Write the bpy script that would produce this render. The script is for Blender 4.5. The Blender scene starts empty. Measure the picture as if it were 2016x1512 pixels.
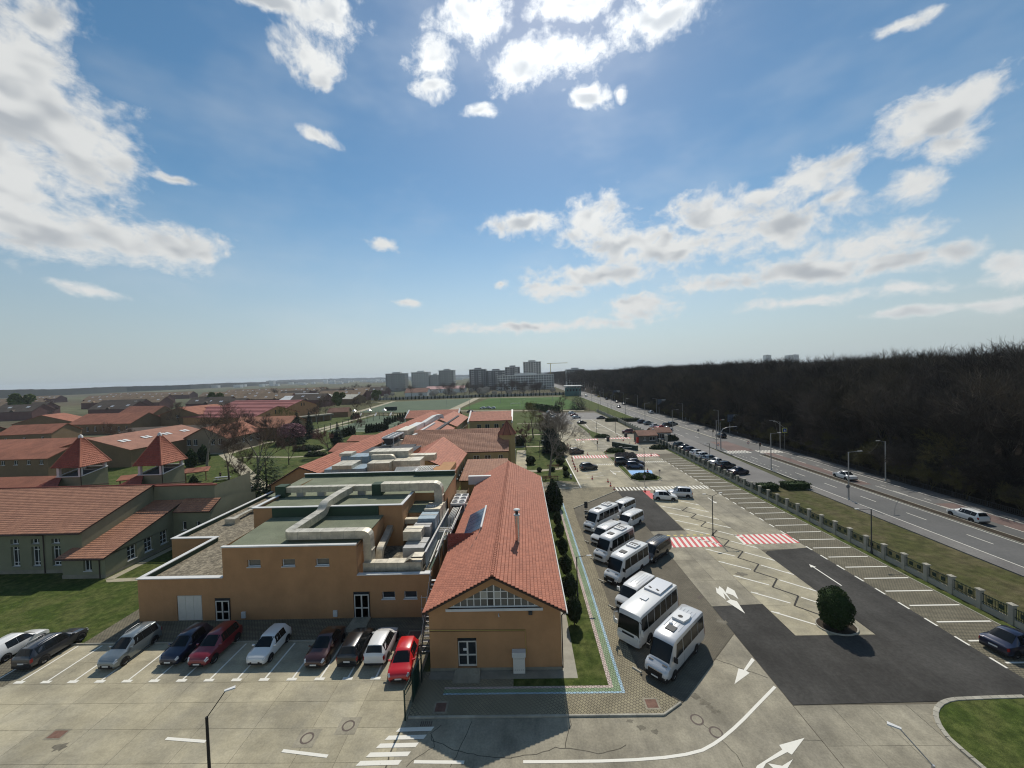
import bpy, bmesh, math, random
from mathutils import Vector, Matrix
R = math.radians
rnd = random.Random(7)
sc = bpy.context.scene
COL = sc.collection

# ------------------------------------------------------------------ camera
# axes: X across, Y along the school buildings and the road, Z up; a balcony 25.5 m up
CAMH = 25.5
FPX = 757.0
M = ((0.99923765, 0.03034555, 0.02456168),
     (0.02376306, 0.02640341, -0.99936889),
     (-0.03097491, 0.99919068, 0.02566217))
cd = bpy.data.cameras.new('camera')
cam = bpy.data.objects.new('camera', cd)
COL.objects.link(cam)
cam.matrix_world = Matrix.Translation((0, 0, CAMH)) @ Matrix(M).to_4x4()
cd.sensor_fit = 'HORIZONTAL'
cd.sensor_width = 36.0
cd.lens = FPX / 2016.0 * 36.0
cd.clip_start = 0.3
cd.clip_end = 60000
sc.camera = cam

def ray(px, py):
    c = (px - 1008.0, 756.0 - py, -FPX)
    return [sum(M[i][k] * c[k] for k in range(3)) for i in range(3)]
def G(px, py, z=0.0):            # surveyed point: photo position -> point on the level z
    d = ray(px, py); t = (z - CAMH) / d[2]
    return (d[0] * t, d[1] * t)

# ------------------------------------------------------------------ sun, sky, exposure
SUN = Vector((0.88, 7.64, 8.62)).normalized()
sd = bpy.data.lights.new('sun', 'SUN')
sd.energy = 3.9
sd.angle = R(0.55)
sd.color = (1.0, 0.93, 0.82)
so = bpy.data.objects.new('sun', sd)
so.rotation_euler = (-SUN).to_track_quat('-Z', 'Y').to_euler()
so.location = (0, 0, 200)
COL.objects.link(so)

sc.view_settings.view_transform = 'Standard'
sc.view_settings.look = 'None'
sc.view_settings.gamma = 1.0
sc.view_settings.exposure = 0.0
sc.view_settings.use_curve_mapping = False
sc.cycles.filter_width = 1.15
sc.cycles.use_denoising = True

w = bpy.data.worlds.new('World')
sc.world = w
w.use_nodes = True
nt = w.node_tree
N, Lk = nt.nodes, nt.links
N.clear()
def nd(t, **k):
    n = N.new(t)
    for a, b in k.items(): setattr(n, a, b)
    return n
def mth(op, a, b=None, c=None, clamp=False):
    n = nd('ShaderNodeMath', operation=op, use_clamp=clamp)
    for i, v in enumerate((a, b, c)):
        if v is None: continue
        if hasattr(v, 'is_output'): Lk.new(v, n.inputs[i])
        else: n.inputs[i].default_value = v
    return n.outputs[0]
def smooth(v, a, b, lo=0.0, hi=1.0):
    n = nd('ShaderNodeMapRange', interpolation_type='SMOOTHSTEP')
    Lk.new(v, n.inputs[0])
    for i, x in enumerate((a, b, lo, hi)): n.inputs[i + 1].default_value = x
    return n.outputs[0]
def mixc(f, a, b):
    n = nd('ShaderNodeMix', data_type='RGBA')
    if hasattr(f, 'is_output'): Lk.new(f, n.inputs[0])
    else: n.inputs[0].default_value = f
    for i, v in ((6, a), (7, b)):
        if hasattr(v, 'is_output'): Lk.new(v, n.inputs[i])
        else: n.inputs[i].default_value = (*v, 1)
    return n.outputs[2]
def setup_sky():
    sky = nd('ShaderNodeTexSky', sky_type='NISHITA')
    sky.sun_disc = False
    sky.sun_elevation = math.asin(SUN.z)
    sky.sun_rotation = math.atan2(SUN.x, SUN.y)
    sky.altitude = 100
    sky.air_density = 1.0
    sky.dust_density = 0.25
    sky.ozone_density = 1.6
    tc = nd('ShaderNodeTexCoord')
    sp = nd('ShaderNodeSeparateXYZ'); Lk.new(tc.outputs['Generated'], sp.inputs[0])
    az = mth('ARCTAN2', sp.outputs[0], sp.outputs[1])
    el = mth('ARCSINE', sp.outputs[2])
    # the cloud field of the view goes on, mirrored, all round the sky
    azf = mth('SUBTRACT', mth('PINGPONG', mth('ADD', az, 0.96 + 1.92 * 4), 1.92), 0.96)
    pv = nd('ShaderNodeCombineXYZ'); Lk.new(azf, pv.inputs[0]); Lk.new(el, pv.inputs[1])
    # domain warp
    def noise(vec, s, det, rough, sz=1.0, off=(0, 0, 0)):
        m = nd('ShaderNodeMapping'); m.inputs['Scale'].default_value = (s, s * sz, s)
        m.inputs['Location'].default_value = off
        Lk.new(vec, m.inputs[0])
        n = nd('ShaderNodeTexNoise'); n.inputs['Scale'].default_value = 1.0
        n.inputs['Detail'].default_value = det; n.inputs['Roughness'].default_value = rough
        Lk.new(m.outputs[0], n.inputs['Vector'])
        return n
    wn = noise(pv.outputs[0], 7.0, 3, 0.55, 1.3)
    vs = nd('ShaderNodeVectorMath', operation='SUBTRACT'); Lk.new(wn.outputs['Color'], vs.inputs[0]); vs.inputs[1].default_value = (.5, .5, .5)
    vm = nd('ShaderNodeVectorMath', operation='SCALE'); Lk.new(vs.outputs[0], vm.inputs[0]); vm.inputs['Scale'].default_value = 0.052
    va = nd('ShaderNodeVectorMath', operation='ADD'); Lk.new(pv.outputs[0], va.inputs[0]); Lk.new(vm.outputs[0], va.inputs[1])
    P = va.outputs[0]
    clouds = CLOUDS
    cur = None
    for (cx, cy, rx, ry) in clouds:
        d = Vector(ray(cx, cy)).normalized()
        a0, e0 = math.atan2(d.x, d.y), math.asin(d.z)
        dx = Vector(ray(cx + rx, cy)).normalized(); dy = Vector(ray(cx, cy - ry)).normalized()
        ra = abs(math.atan2(dx.x, dx.y) - a0); re = abs(math.asin(dy.z) - e0)
        mp = nd('ShaderNodeMapping')
        mp.inputs['Scale'].default_value = (1 / ra, 1 / re, 0)
        mp.inputs['Location'].default_value = (-a0 / ra, -e0 / re, 0)
        Lk.new(P, mp.inputs[0])
        ln = nd('ShaderNodeVectorMath', operation='LENGTH'); Lk.new(mp.outputs[0], ln.inputs[0])
        cur = ln.outputs['Value'] if cur is None else mth('MINIMUM', cur, ln.outputs['Value'])
    field = mth('SUBTRACT', 1.27, cur)              # 1 in a cloud's middle, 0 at its rim
    n1 = noise(P, 10.5, 9, 0.62, 1.5, (3.1, 0.4, 0))
    na = noise(P, 10.5, 2.5, 0.45, 1.5, (3.1, 0.4, 0))
    n2 = noise(P, 10.5, 2.5, 0.45, 1.5, (3.1, 0.0, 0))   # the same field seen a little nearer the sun
    n3 = noise(P, 34.0, 6, 0.6, 1.2, (0.7, 1.9, 0))
    dens = mth('ADD', mth('ADD', field, mth('MULTIPLY', mth('SUBTRACT', n3.outputs[0], 0.5), 1.5)), mth('MULTIPLY', mth('SUBTRACT', n1.outputs[0], 0.52), 3.0))
    alpha = mth('POWER', smooth(dens, -0.32, 0.85), 1.15)
    veil = noise(pv.outputs[0], 2.3, 4, 0.6, 2.2, (1.7, 5.2, 0))      # thin high veil
    vl = mth('MULTIPLY', smooth(veil.outputs[0], 0.42, 0.80), 0.20)
    core = smooth(mth('ADD', field, mth('MULTIPLY', mth('SUBTRACT', na.outputs[0], 0.5), 2.6)), 0.35, 1.35)
    relief = smooth(mth('SUBTRACT', na.outputs[0], n2.outputs[0]), -0.10, 0.16)
    grey = mth('MULTIPLY', core, mth('ADD', mth('MULTIPLY', relief, 0.85), 0.06), clamp=True)
    ccol = mixc(grey, (0.76, 0.775, 0.77), (0.42, 0.455, 0.495))
    dt = nd('ShaderNodeVectorMath', operation='DOT_PRODUCT'); Lk.new(tc.outputs['Generated'], dt.inputs[0]); dt.inputs[1].default_value = tuple(SUN)
    glow = mth('POWER', mth('MAXIMUM', dt.outputs['Value'], 0.0), 14.0)      # clouds and air brighten towards the sun
    gm_ = nd('ShaderNodeVectorMath', operation='SCALE'); Lk.new(ccol, gm_.inputs[0]); Lk.new(mth('MULTIPLY_ADD', glow, 0.85, 0.97), gm_.inputs['Scale']); ccol = gm_.outputs[0]
    # clear-sky colour, with the pale haze band that rings the horizon
    hs = nd('ShaderNodeHueSaturation'); hs.inputs['Saturation'].default_value = 1.2; hs.inputs['Hue'].default_value = 0.488
    Lk.new(sky.outputs[0], hs.inputs['Color'])
    ring = mth('POWER', smooth(el, -0.02, 0.52, 1.0, 0.0), 1.7)
    wide = mth('POWER', mth('MAXIMUM', dt.outputs['Value'], 0.0), 3.0)
    hzc = nd('ShaderNodeVectorMath', operation='SCALE'); hzc.inputs[0].default_value = (0.405 / SKY_STRENGTH, 0.475 / SKY_STRENGTH, 0.495 / SKY_STRENGTH); Lk.new(mth('MULTIPLY_ADD', wide, 0.95, 0.98), hzc.inputs['Scale'])
    scol = mixc(mth('MULTIPLY', ring, 0.95), hs.outputs[0], hzc.outputs[0])
    bg1 = nd('ShaderNodeBackground'); bg1.inputs[1].default_value = SKY_STRENGTH
    Lk.new(scol, bg1.inputs[0])
    bg2 = nd('ShaderNodeBackground'); bg2.inputs[1].default_value = 1.0
    Lk.new(ccol, bg2.inputs[0])
    hz = smooth(el, 0.0, 0.12, 0.30, 1.0)
    al = mth('MULTIPLY', mth('MAXIMUM', alpha, vl), hz)
    mx = nd('ShaderNodeMixShader')
    Lk.new(al, mx.inputs[0]); Lk.new(bg1.outputs[0], mx.inputs[1]); Lk.new(bg2.outputs[0], mx.inputs[2])
    ow = nd('ShaderNodeOutputWorld'); Lk.new(mx.outputs[0], ow.inputs[0])
SKY_STRENGTH = 0.094
CLOUDS = [(40, 170, 150, 150), (20, 330, 190, 150), (150, 260, 110, 110), (60, 440, 180, 70), (230, 470, 150, 52), (350, 480, 90, 38), (90, 60, 60, 50),
          (640, 30, 75, 55), (605, 110, 55, 50), (540, 10, 80, 22), (630, 155, 26, 20),
          (930, 35, 72, 48), (850, 125, 42, 40), (850, 175, 40, 20), (942, 221, 30, 14),
          (1120, 15, 90, 32), (1290, 30, 95, 55), (1100, 105, 90, 48), (1020, 135, 55, 45), (1160, 195, 36, 26),
          (1910, 185, 75, 34), (1815, 240, 105, 48), (1870, 290, 80, 32), (1600, 350, 90, 36), (1665, 395, 42, 30), (1790, 365, 55, 32), (1500, 385, 40, 16),
          (1035, 440, 68, 20), (1160, 430, 65, 44), (1245, 475, 95, 32), (1400, 425, 115, 46), (1320, 490, 150, 42), (1510, 455, 130, 40),
          (1185, 540, 120, 26), (1090, 570, 65, 16), (1360, 565, 75, 15), (1250, 600, 65, 25),
          (1690, 480, 125, 34), (1600, 530, 160, 34), (1770, 515, 95, 25), (1880, 495, 52, 22), (1980, 530, 60, 34),
          (1060, 645, 170, 11), (1600, 592, 150, 13), (1800, 612, 75, 11), (1970, 592, 65, 18), (1780, 570, 130, 14),
          (620, 270, 36, 12), (758, 475, 28, 14), (175, 570, 66, 12), (812, 600, 24, 8), (330, 345, 40, 8), (985, 565, 16, 8), (1225, 180, 12, 14), (1790, 45, 70, 16)]
setup_sky()

# ------------------------------------------------------------------ materials
MATS = {}
def mat(name, col, rough=0.85, var=0.12, scale=0.6, fine=0.0, bump=0.0, bscale=30.0, metal=0.0, col2=None, piece=0.0, spec=0.3, coat=0.0, c2scale=None, trans=0.0, streak=None):
    if name in MATS: return MATS[name]
    m = bpy.data.materials.new(name); m.use_nodes = True
    t = m.node_tree; n = t.nodes; l = t.links
    b = n['Principled BSDF']
    b.inputs['Roughness'].default_value = rough
    b.inputs['Metallic'].default_value = metal
    b.inputs['Specular IOR Level'].default_value = spec
    if coat: b.inputs['Coat Weight'].default_value = coat; b.inputs['Coat Roughness'].default_value = 0.05
    if trans: b.inputs['Transmission Weight'].default_value = trans
    geo = n.new('ShaderNodeNewGeometry')
    pos = geo.outputs['Position']
    def noise(s, d=6, r=0.6):
        x = n.new('ShaderNodeTexNoise'); x.inputs['Scale'].default_value = s; x.inputs['Detail'].default_value = d; x.inputs['Roughness'].default_value = r
        l.new(pos, x.inputs['Vector']); return x.outputs[0]
    def mix(f, A, B, bt='MIX'):
        x = n.new('ShaderNodeMix'); x.data_type = 'RGBA'; x.blend_type = bt
        if hasattr(f, 'is_output'): l.new(f, x.inputs[0])
        else: x.inputs[0].default_value = f
        for i, v in ((6, A), (7, B)):
            if hasattr(v, 'is_output'): l.new(v, x.inputs[i])
            else: x.inputs[i].default_value = (*v[:3], 1)
        return x.outputs[2]
    def ramp(v, a, b2, lo=0.0, hi=1.0):
        x = n.new('ShaderNodeMapRange'); x.interpolation_type = 'SMOOTHSTEP'; l.new(v, x.inputs[0])
        for i, q in enumerate((a, b2, lo, hi)): x.inputs[i + 1].default_value = q
        return x.outputs[0]
    c = col
    if col2 is not None:
        c = mix(ramp(noise(c2scale or scale * 0.6, 5, 0.65), 0.38, 0.66), col, col2)
    if var:
        g = ramp(noise(scale, 8, 0.68), 0.25, 0.75, 1 - var, 1 + var)
        cc = n.new('ShaderNodeCombineColor')
        for i in range(3): l.new(g, cc.inputs[i])
        c = mix(1.0, c, cc.outputs[0], 'MULTIPLY')
    if fine:
        g = ramp(noise(scale * 22, 3, 0.7), 0.3, 0.7, 1 - fine, 1 + fine)
        cc = n.new('ShaderNodeCombineColor')
        for i in range(3): l.new(g, cc.inputs[i])
        c = mix(1.0, c, cc.outputs[0], 'MULTIPLY')
    if piece:
        oi = n.new('ShaderNodeObjectInfo')
        g = ramp(oi.outputs['Random'], 0, 1, 1 - piece, 1 + piece)
        cc = n.new('ShaderNodeCombineColor')
        for i in range(3): l.new(g, cc.inputs[i])
        c = mix(1.0, c, cc.outputs[0], 'MULTIPLY')
    if streak:          # stretched stains: rain runs on walls, tyre wear along lanes
        mp = n.new('ShaderNodeMapping'); mp.inputs['Scale'].default_value = streak[:3]; l.new(pos, mp.inputs[0])
        x = n.new('ShaderNodeTexNoise'); x.inputs['Scale'].default_value = 1.0; x.inputs['Detail'].default_value = 6; x.inputs['Roughness'].default_value = .65; l.new(mp.outputs[0], x.inputs['Vector'])
        g = ramp(x.outputs[0], .3, .7, 1 - streak[3], 1 + streak[3] * .6)
        cc = n.new('ShaderNodeCombineColor')
        for i in range(3): l.new(g, cc.inputs[i])
        c = mix(1.0, c, cc.outputs[0], 'MULTIPLY')
    if hasattr(c, 'is_output'): l.new(c, b.inputs['Base Color'])
    else: b.inputs['Base Color'].default_value = (*c[:3], 1)
    if bump:
        bn = n.new('ShaderNodeBump'); bn.inputs['Strength'].default_value = bump; bn.inputs['Distance'].default_value = 0.03
        l.new(noise(bscale, 4, 0.6), bn.inputs['Height']); l.new(bn.outputs[0], b.inputs['Normal'])
    MATS[name] = m
    return m

def paver_mat(name, col, col2, sx, sy, mortar=0.05, rot=0.0, joint=(0.06, 0.055, 0.045)):
    m = bpy.data.materials.new(name); m.use_nodes = True
    t = m.node_tree; n = t.nodes; l = t.links; b = n['Principled BSDF']
    b.inputs['Roughness'].default_value = 0.9; b.inputs['Specular IOR Level'].default_value = 0.2
    g = n.new('ShaderNodeNewGeometry')
    mp = n.new('ShaderNodeMapping'); mp.inputs['Rotation'].default_value = (0, 0, rot); l.new(g.outputs['Position'], mp.inputs[0])
    br = n.new('ShaderNodeTexBrick'); l.new(mp.outputs[0], br.inputs['Vector'])
    br.inputs['Color1'].default_value = (*col, 1); br.inputs['Color2'].default_value = (*col2, 1); br.inputs['Mortar'].default_value = (*joint, 1)
    br.inputs['Scale'].default_value = 1.0; br.inputs['Brick Width'].default_value = sx; br.inputs['Row Height'].default_value = sy
    br.inputs['Mortar Size'].default_value = mortar * sy; br.inputs['Mortar Smooth'].default_value = 0.4
    ns = n.new('ShaderNodeTexNoise'); ns.inputs['Scale'].default_value = 0.45; ns.inputs['Detail'].default_value = 8; ns.inputs['Roughness'].default_value = 0.7
    l.new(g.outputs['Position'], ns.inputs['Vector'])
    mr = n.new('ShaderNodeMapRange'); l.new(ns.outputs[0], mr.inputs[0])
    for i, v in enumerate((0.3, 0.7, 0.78, 1.15)): mr.inputs[i + 1].default_value = v
    cc = n.new('ShaderNodeCombineColor')
    for i in range(3): l.new(mr.outputs[0], cc.inputs[i])
    mx = n.new('ShaderNodeMix'); mx.data_type = 'RGBA'; mx.blend_type = 'MULTIPLY'; mx.inputs[0].default_value = 1
    l.new(br.outputs[0], mx.inputs[6]); l.new(cc.outputs[0], mx.inputs[7]); l.new(mx.outputs[2], b.inputs['Base Color'])
    bp = n.new('ShaderNodeBump'); bp.inputs['Strength'].default_value = 0.5; bp.inputs['Distance'].default_value = 0.01; bp.invert = True
    l.new(br.outputs['Fac'], bp.inputs['Height']); l.new(bp.outputs[0], b.inputs['Normal'])
    MATS[name] = m; return m

def paint_mat(name, col, base=(0.3, 0.28, 0.2), wear=0.5):
    m = bpy.data.materials.new(name); m.use_nodes = True
    t = m.node_tree; n = t.nodes; l = t.links; b = n['Principled BSDF']
    b.inputs['Roughness'].default_value = 0.75
    g = n.new('ShaderNodeNewGeometry')
    ns = n.new('ShaderNodeTexNoise'); ns.inputs['Scale'].default_value = 5; ns.inputs['Detail'].default_value = 9; ns.inputs['Roughness'].default_value = 0.75
    l.new(g.outputs['Position'], ns.inputs['Vector'])
    mr = n.new('ShaderNodeMapRange'); l.new(ns.outputs[0], mr.inputs[0])
    for i, v in enumerate((0.30 + wear * 0.22, 0.36 + wear * 0.3, 0.9 if wear > .2 else 0.4, 0.0)): mr.inputs[i + 1].default_value = v
    mx = n.new('ShaderNodeMix'); mx.data_type = 'RGBA'; l.new(mr.outputs[0], mx.inputs[0])
    mx.inputs[6].default_value = (*col, 1); mx.inputs[7].default_value = (*base, 1)
    l.new(mx.outputs[2], b.inputs['Base Color'])
    MATS[name] = m; return m

def tile_mat(name, col, dark, wave=False):
    """clay tiles; the mesh carries UV in tile units, one random tint per tile"""
    m = bpy.data.materials.new(name); m.use_nodes = True
    t = m.node_tree; n = t.nodes; l = t.links; b = n['Principled BSDF']
    b.inputs['Roughness'].default_value = 0.72; b.inputs['Specular IOR Level'].default_value = 0.3
    uv = n.new('ShaderNodeUVMap'); uv.uv_map = 'UVMap'
    fl = n.new('ShaderNodeVectorMath'); fl.operation = 'FLOOR'; l.new(uv.outputs[0], fl.inputs[0])
    wn = n.new('ShaderNodeTexWhiteNoise'); wn.noise_dimensions = '2D'; l.new(fl.outputs[0], wn.inputs['Vector'])
    g = n.new('ShaderNodeNewGeometry')
    ns = n.new('ShaderNodeTexNoise'); ns.inputs['Scale'].default_value = 0.5; ns.inputs['Detail'].default_value = 7; ns.inputs['Roughness'].default_value = 0.7
    l.new(g.outputs['Position'], ns.inputs['Vector'])
    ad = n.new('ShaderNodeMath'); ad.operation = 'MULTIPLY_ADD'; l.new(wn.outputs['Value'], ad.inputs[0]); ad.inputs[1].default_value = 0.45
    l.new(ns.outputs[0], ad.inputs[2])
    mr = n.new('ShaderNodeMapRange'); l.new(ad.outputs[0], mr.inputs[0])
    for i, v in enumerate((0.42, 1.05, 0.0, 1.0)): mr.inputs[i + 1].default_value = v
    mx = n.new('ShaderNodeMix'); mx.data_type = 'RGBA'; l.new(mr.outputs[0], mx.inputs[0])
    mx.inputs[6].default_value = (*col, 1); mx.inputs[7].default_value = (*dark, 1)
    l.new(mx.outputs[2], b.inputs['Base Color'])
    MATS[name] = m; return m

# ------------------------------------------------------------------ mesh helpers
class MB:
    def __init__(s): s.v = []; s.f = []; s.uv = None; s.sm = []
    def add(s, vs, fs, smooth=False):
        o = len(s.v); s.v.extend(tuple(p) for p in vs)
        for f in fs: s.f.append(tuple(i + o for i in f)); s.sm.append(smooth)
        return s
    def box(s, x0, x1, y0, y1, z0, z1):
        return s.add([(x0, y0, z0), (x1, y0, z0), (x1, y1, z0), (x0, y1, z0), (x0, y0, z1), (x1, y0, z1), (x1, y1, z1), (x0, y1, z1)],
                     [(0, 3, 2, 1), (4, 5, 6, 7), (0, 1, 5, 4), (1, 2, 6, 5), (2, 3, 7, 6), (3, 0, 4, 7)])
    def poly(s, pts, z):                    # flat sheet, pts counter-clockwise or not
        a = sum(pts[i][0] * pts[(i + 1) % len(pts)][1] - pts[(i + 1) % len(pts)][0] * pts[i][1] for i in range(len(pts)))
        if a < 0: pts = pts[::-1]
        return s.add([(p[0], p[1], z) for p in pts], [tuple(range(len(pts)))])
    def prism(s, pts, z0, z1):
        a = sum(pts[i][0] * pts[(i + 1) % len(pts)][1] - pts[(i + 1) % len(pts)][0] * pts[i][1] for i in range(len(pts)))
        if a < 0: pts = pts[::-1]
        n = len(pts)
        return s.add([(p[0], p[1], z0) for p in pts] + [(p[0], p[1], z1) for p in pts],
                     [tuple(range(n - 1, -1, -1)), tuple(range(n, 2 * n))] + [(i, (i + 1) % n, n + (i + 1) % n, n + i) for i in range(n)])
    def quad(s, a, b, c, d): return s.add([a, b, c, d], [(0, 1, 2, 3)])
    def slab(s, a, b, c, d, th):            # sheet a,b,c,d (counter-clockwise seen from outside) thickened inwards
        a, b, c, d = map(Vector, (a, b, c, d)); nn = (b - a).cross(d - a).normalized() * th
        lo = [p - nn for p in (a, b, c, d)]
        return s.add([a, b, c, d] + lo, [(0, 1, 2, 3), (7, 6, 5, 4), (0, 4, 5, 1), (1, 5, 6, 2), (2, 6, 7, 3), (3, 7, 4, 0)])
    def tube(s, pts, rad, n=6, cap=True, smooth=True):
        pts = [Vector(p) for p in pts]; m = len(pts)
        rr = rad if isinstance(rad, (list, tuple)) else [rad] * m
        vs = []; up = None
        for i, p in enumerate(pts):
            d = (pts[min(i + 1, m - 1)] - pts[max(i - 1, 0)])
            d = d.normalized() if d.length > 1e-9 else Vector((0, 0, 1))
            if up is None: up = d.orthogonal().normalized()
            up = (up - d * up.dot(d)); up = up.normalized() if up.length > 1e-6 else d.orthogonal().normalized()
            sd_ = d.cross(up)
            for k in range(n):
                a = 2 * math.pi * k / n
                vs.append(p + (up * math.cos(a) + sd_ * math.sin(a)) * rr[i])
        fs = [(i * n + k, i * n + (k + 1) % n, (i + 1) * n + (k + 1) % n, (i + 1) * n + k) for i in range(m - 1) for k in range(n)]
        s.add(vs, fs, smooth)
        if cap and n > 2: s.add(vs[:n], [tuple(range(n - 1, -1, -1))]); s.add(vs[-n:], [tuple(range(n))])
        return s
    def lathe(s, prof, n=12, c=(0, 0, 0), smooth=True):     # prof: (r, z)
        vs = [(c[0] + r * math.cos(2 * math.pi * k / n), c[1] + r * math.sin(2 * math.pi * k / n), c[2] + z) for r, z in prof for k in range(n)]
        fs = [(i * n + k, i * n + (k + 1) % n, (i + 1) * n + (k + 1) % n, (i + 1) * n + k) for i in range(len(prof) - 1) for k in range(n)]
        return s.add(vs, fs, smooth)
    def mesh(s, name):
        me = bpy.data.meshes.new(name); me.from_pydata(s.v, [], s.f)
        if any(s.sm): me.polygons.foreach_set('use_smooth', s.sm)
        if s.uv:
            u = me.uv_layers.new(name='UVMap')
            li = [c for f in s.uv for q in f for c in q]
            u.data.foreach_set('uv', li)
        me.update(); return me
    def build(s, name, m, parent=None, loc=None, rz=None):
        return link(name, s.mesh(name), m, parent, loc, rz)
def link(name, me, m=None, parent=None, loc=None, rz=None):
    if m is not None and not me.materials: me.materials.append(m)
    o = bpy.data.objects.new(name, me); COL.objects.link(o)
    if parent is not None: o.parent = parent
    if loc is not None: o.location = loc
    if rz is not None: o.rotation_euler = (0, 0, rz)
    return o
def tag(o, label=None, cat=None, group=None, kind=None):
    if label: o['label'] = label
    if cat: o['category'] = cat
    if group: o['group'] = group
    if kind: o['kind'] = kind
    return o
def thing(name, label, cat, loc=(0, 0, 0), rz=0.0, group=None):
    o = bpy.data.objects.new(name, None); COL.objects.link(o)
    o.location = loc; o.rotation_euler = (0, 0, rz); o.empty_display_size = 0.3
    return tag(o, label, cat, group)
def copy_tree(o, parent=None):
    c = o.copy(); COL.objects.link(c); c.parent = parent
    for ch in o.children: copy_tree(ch, c)
    return c
def struct(name, mb, m, parent=None):
    o = mb.build(name, m, parent)
    if parent is None: o['kind'] = 'structure'
    return o
def rect(x0, x1, y0, y1): return [(x0, y0), (x1, y0), (x1, y1), (x0, y1)]

# common materials
concrete = mat('concrete', (0.385, 0.345, 0.24), 0.9, 0.24, 0.3, 0.10, 0.25, 40, col2=(0.30, 0.275, 0.205), piece=0.06, streak=(.25, .9, 1, .10))
concrete_g = mat('concrete_grey', (0.295, 0.268, 0.200), 0.9, 0.30, 0.3, 0.12, 0.25, 40, col2=(0.235, 0.215, 0.165), piece=0.07, streak=(.9, .07, 1, .12))
kerbm = mat('kerb_stone', (0.36, 0.34, 0.28), 0.9, 0.15, 1.2, 0.1, 0.3, 30, piece=0.1)
asph = mat('new_asphalt', (0.046, 0.044, 0.040), 0.9, 0.32, 0.16, 0.15, 0.3, 60, col2=(0.058, 0.056, 0.051), spec=0.2, streak=(.9, .05, 1, .14))
asph_old = mat('old_asphalt', (0.135, 0.13, 0.125), 0.8, 0.15, 0.2, 0.12, 0.3, 60, col2=(0.16, 0.155, 0.145), spec=0.4)
roadm = mat('road_asphalt', (0.10, 0.102, 0.10), 0.75, 0.12, 0.12, 0.08, 0.2, 60, col2=(0.12, 0.12, 0.118), spec=0.3)
redlane = mat('red_lane', (0.15, 0.105, 0.094), 0.85, 0.2, 0.15, 0.1, 0.2, 60)
grassm = mat('lawn_grass', (0.046, 0.070, 0.012), 0.95, 0.4, 1.4, 0.5, 1.0, 14, col2=(0.080, 0.092, 0.026), c2scale=0.35, spec=0.15)
grass_dry = mat('dry_verge_grass', (0.066, 0.070, 0.026), 0.95, 0.4, 0.9, 0.5, 1.0, 12, col2=(0.10, 0.088, 0.046), c2scale=0.25, spec=0.1)
pitchm = mat('pitch_grass', (0.05, 0.10, 0.024), 0.95, 0.15, 0.05, 0.2, 0.5, 10, col2=(0.07, 0.13, 0.035), spec=0.1)
turfm = mat('artificial_turf', (0.10, 0.132, 0.088), 0.95, 0.12, 0.08, 0.1, spec=0.1)
fieldm = mat('farm_fields', (0.095, 0.105, 0.06), 0.95, 0.35, 0.004, 0.2, col2=(0.10, 0.085, 0.055), c2scale=0.003, spec=0.05)
dirt = mat('leaf_litter', (0.048, 0.039, 0.029), 0.95, 0.3, 0.6, 0.3, 0.5, 12, spec=0.1)
pav = paver_mat('bus_pavers', (0.175, 0.155, 0.115), (0.145, 0.13, 0.098), 0.22, 0.11, 0.10)
pav_l = paver_mat('light_pavers', (0.30, 0.265, 0.175), (0.25, 0.22, 0.15), 0.24, 0.24, 0.08, R(45))
pav_b = paver_mat('bay_pavers', (0.20, 0.18, 0.125), (0.165, 0.15, 0.105), 0.3, 0.2, 0.14)
pav_pink = paver_mat('pink_pavers', (0.58, 0.48, 0.42), (0.48, 0.39, 0.35), 0.24, 0.24, 0.08, R(45))
pav_green = paver_mat('green_pavers', (0.22, 0.31, 0.18), (0.27, 0.34, 0.21), 0.24, 0.24, 0.08, R(45))
pav_blue = paver_mat('blue_pavers', (0.34, 0.50, 0.60), (0.40, 0.54, 0.62), 0.24, 0.24, 0.08, R(45))
wpaint = paint_mat('white_road_paint', (0.72, 0.70, 0.62), (0.33, 0.3, 0.22), 0.18)
ypaint = paint_mat('yellow_road_paint', (0.62, 0.5, 0.12), (0.33, 0.3, 0.22), 0.5)
rpaint = paint_mat('red_road_paint', (0.55, 0.085, 0.085), (0.5, 0.2, 0.18), 0.3)
bpaint = paint_mat('blue_road_paint', (0.20, 0.42, 0.72), (0.3, 0.42, 0.55), 0.3)
stucco = mat('ochre_render', (0.42, 0.235, 0.115), 0.92, 0.09, 0.5, 0.03, 0.15, 60, streak=(.5, .5, .2, .06))
stucco_y = mat('yellow_render', (0.40, 0.30, 0.15), 0.92, 0.08, 0.5, 0.03, 0.15, 60)
stucco_gr = mat('green_render', (0.225, 0.225, 0.15), 0.92, 0.08, 0.5, 0.03, 0.15, 60, streak=(.5, .5, .2, .06))
stucco_br = mat('brown_render', (0.215, 0.15, 0.085), 0.92, 0.1, 0.3, 0.03, 0.15, 60)
plinth = mat('plinth_render', (0.24, 0.225, 0.18), 0.92, 0.2, 0.6, 0.06)
tiles_b = tile_mat('red_clay_tiles', (0.46, 0.172, 0.105), (0.31, 0.113, 0.07))
tiles_d = tile_mat('brown_red_tiles', (0.385, 0.19, 0.115), (0.255, 0.122, 0.076))
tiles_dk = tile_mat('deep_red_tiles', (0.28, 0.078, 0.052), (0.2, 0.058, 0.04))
tiles_far = mat('far_red_roof', (0.28, 0.112, 0.068), 0.85, 0.25, 0.35, 0.2)
tiles_far2 = mat('far_brown_roof', (0.19, 0.10, 0.07), 0.85, 0.25, 0.3, 0.2)
tiles_far3 = mat('far_dark_roof', (0.085, 0.065, 0.05), 0.85, 0.25, 0.3, 0.2)
tiles_rose = mat('rose_sheet_roof', (0.30, 0.11, 0.10), 0.7, 0.2, 0.2, 0.1)
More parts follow.
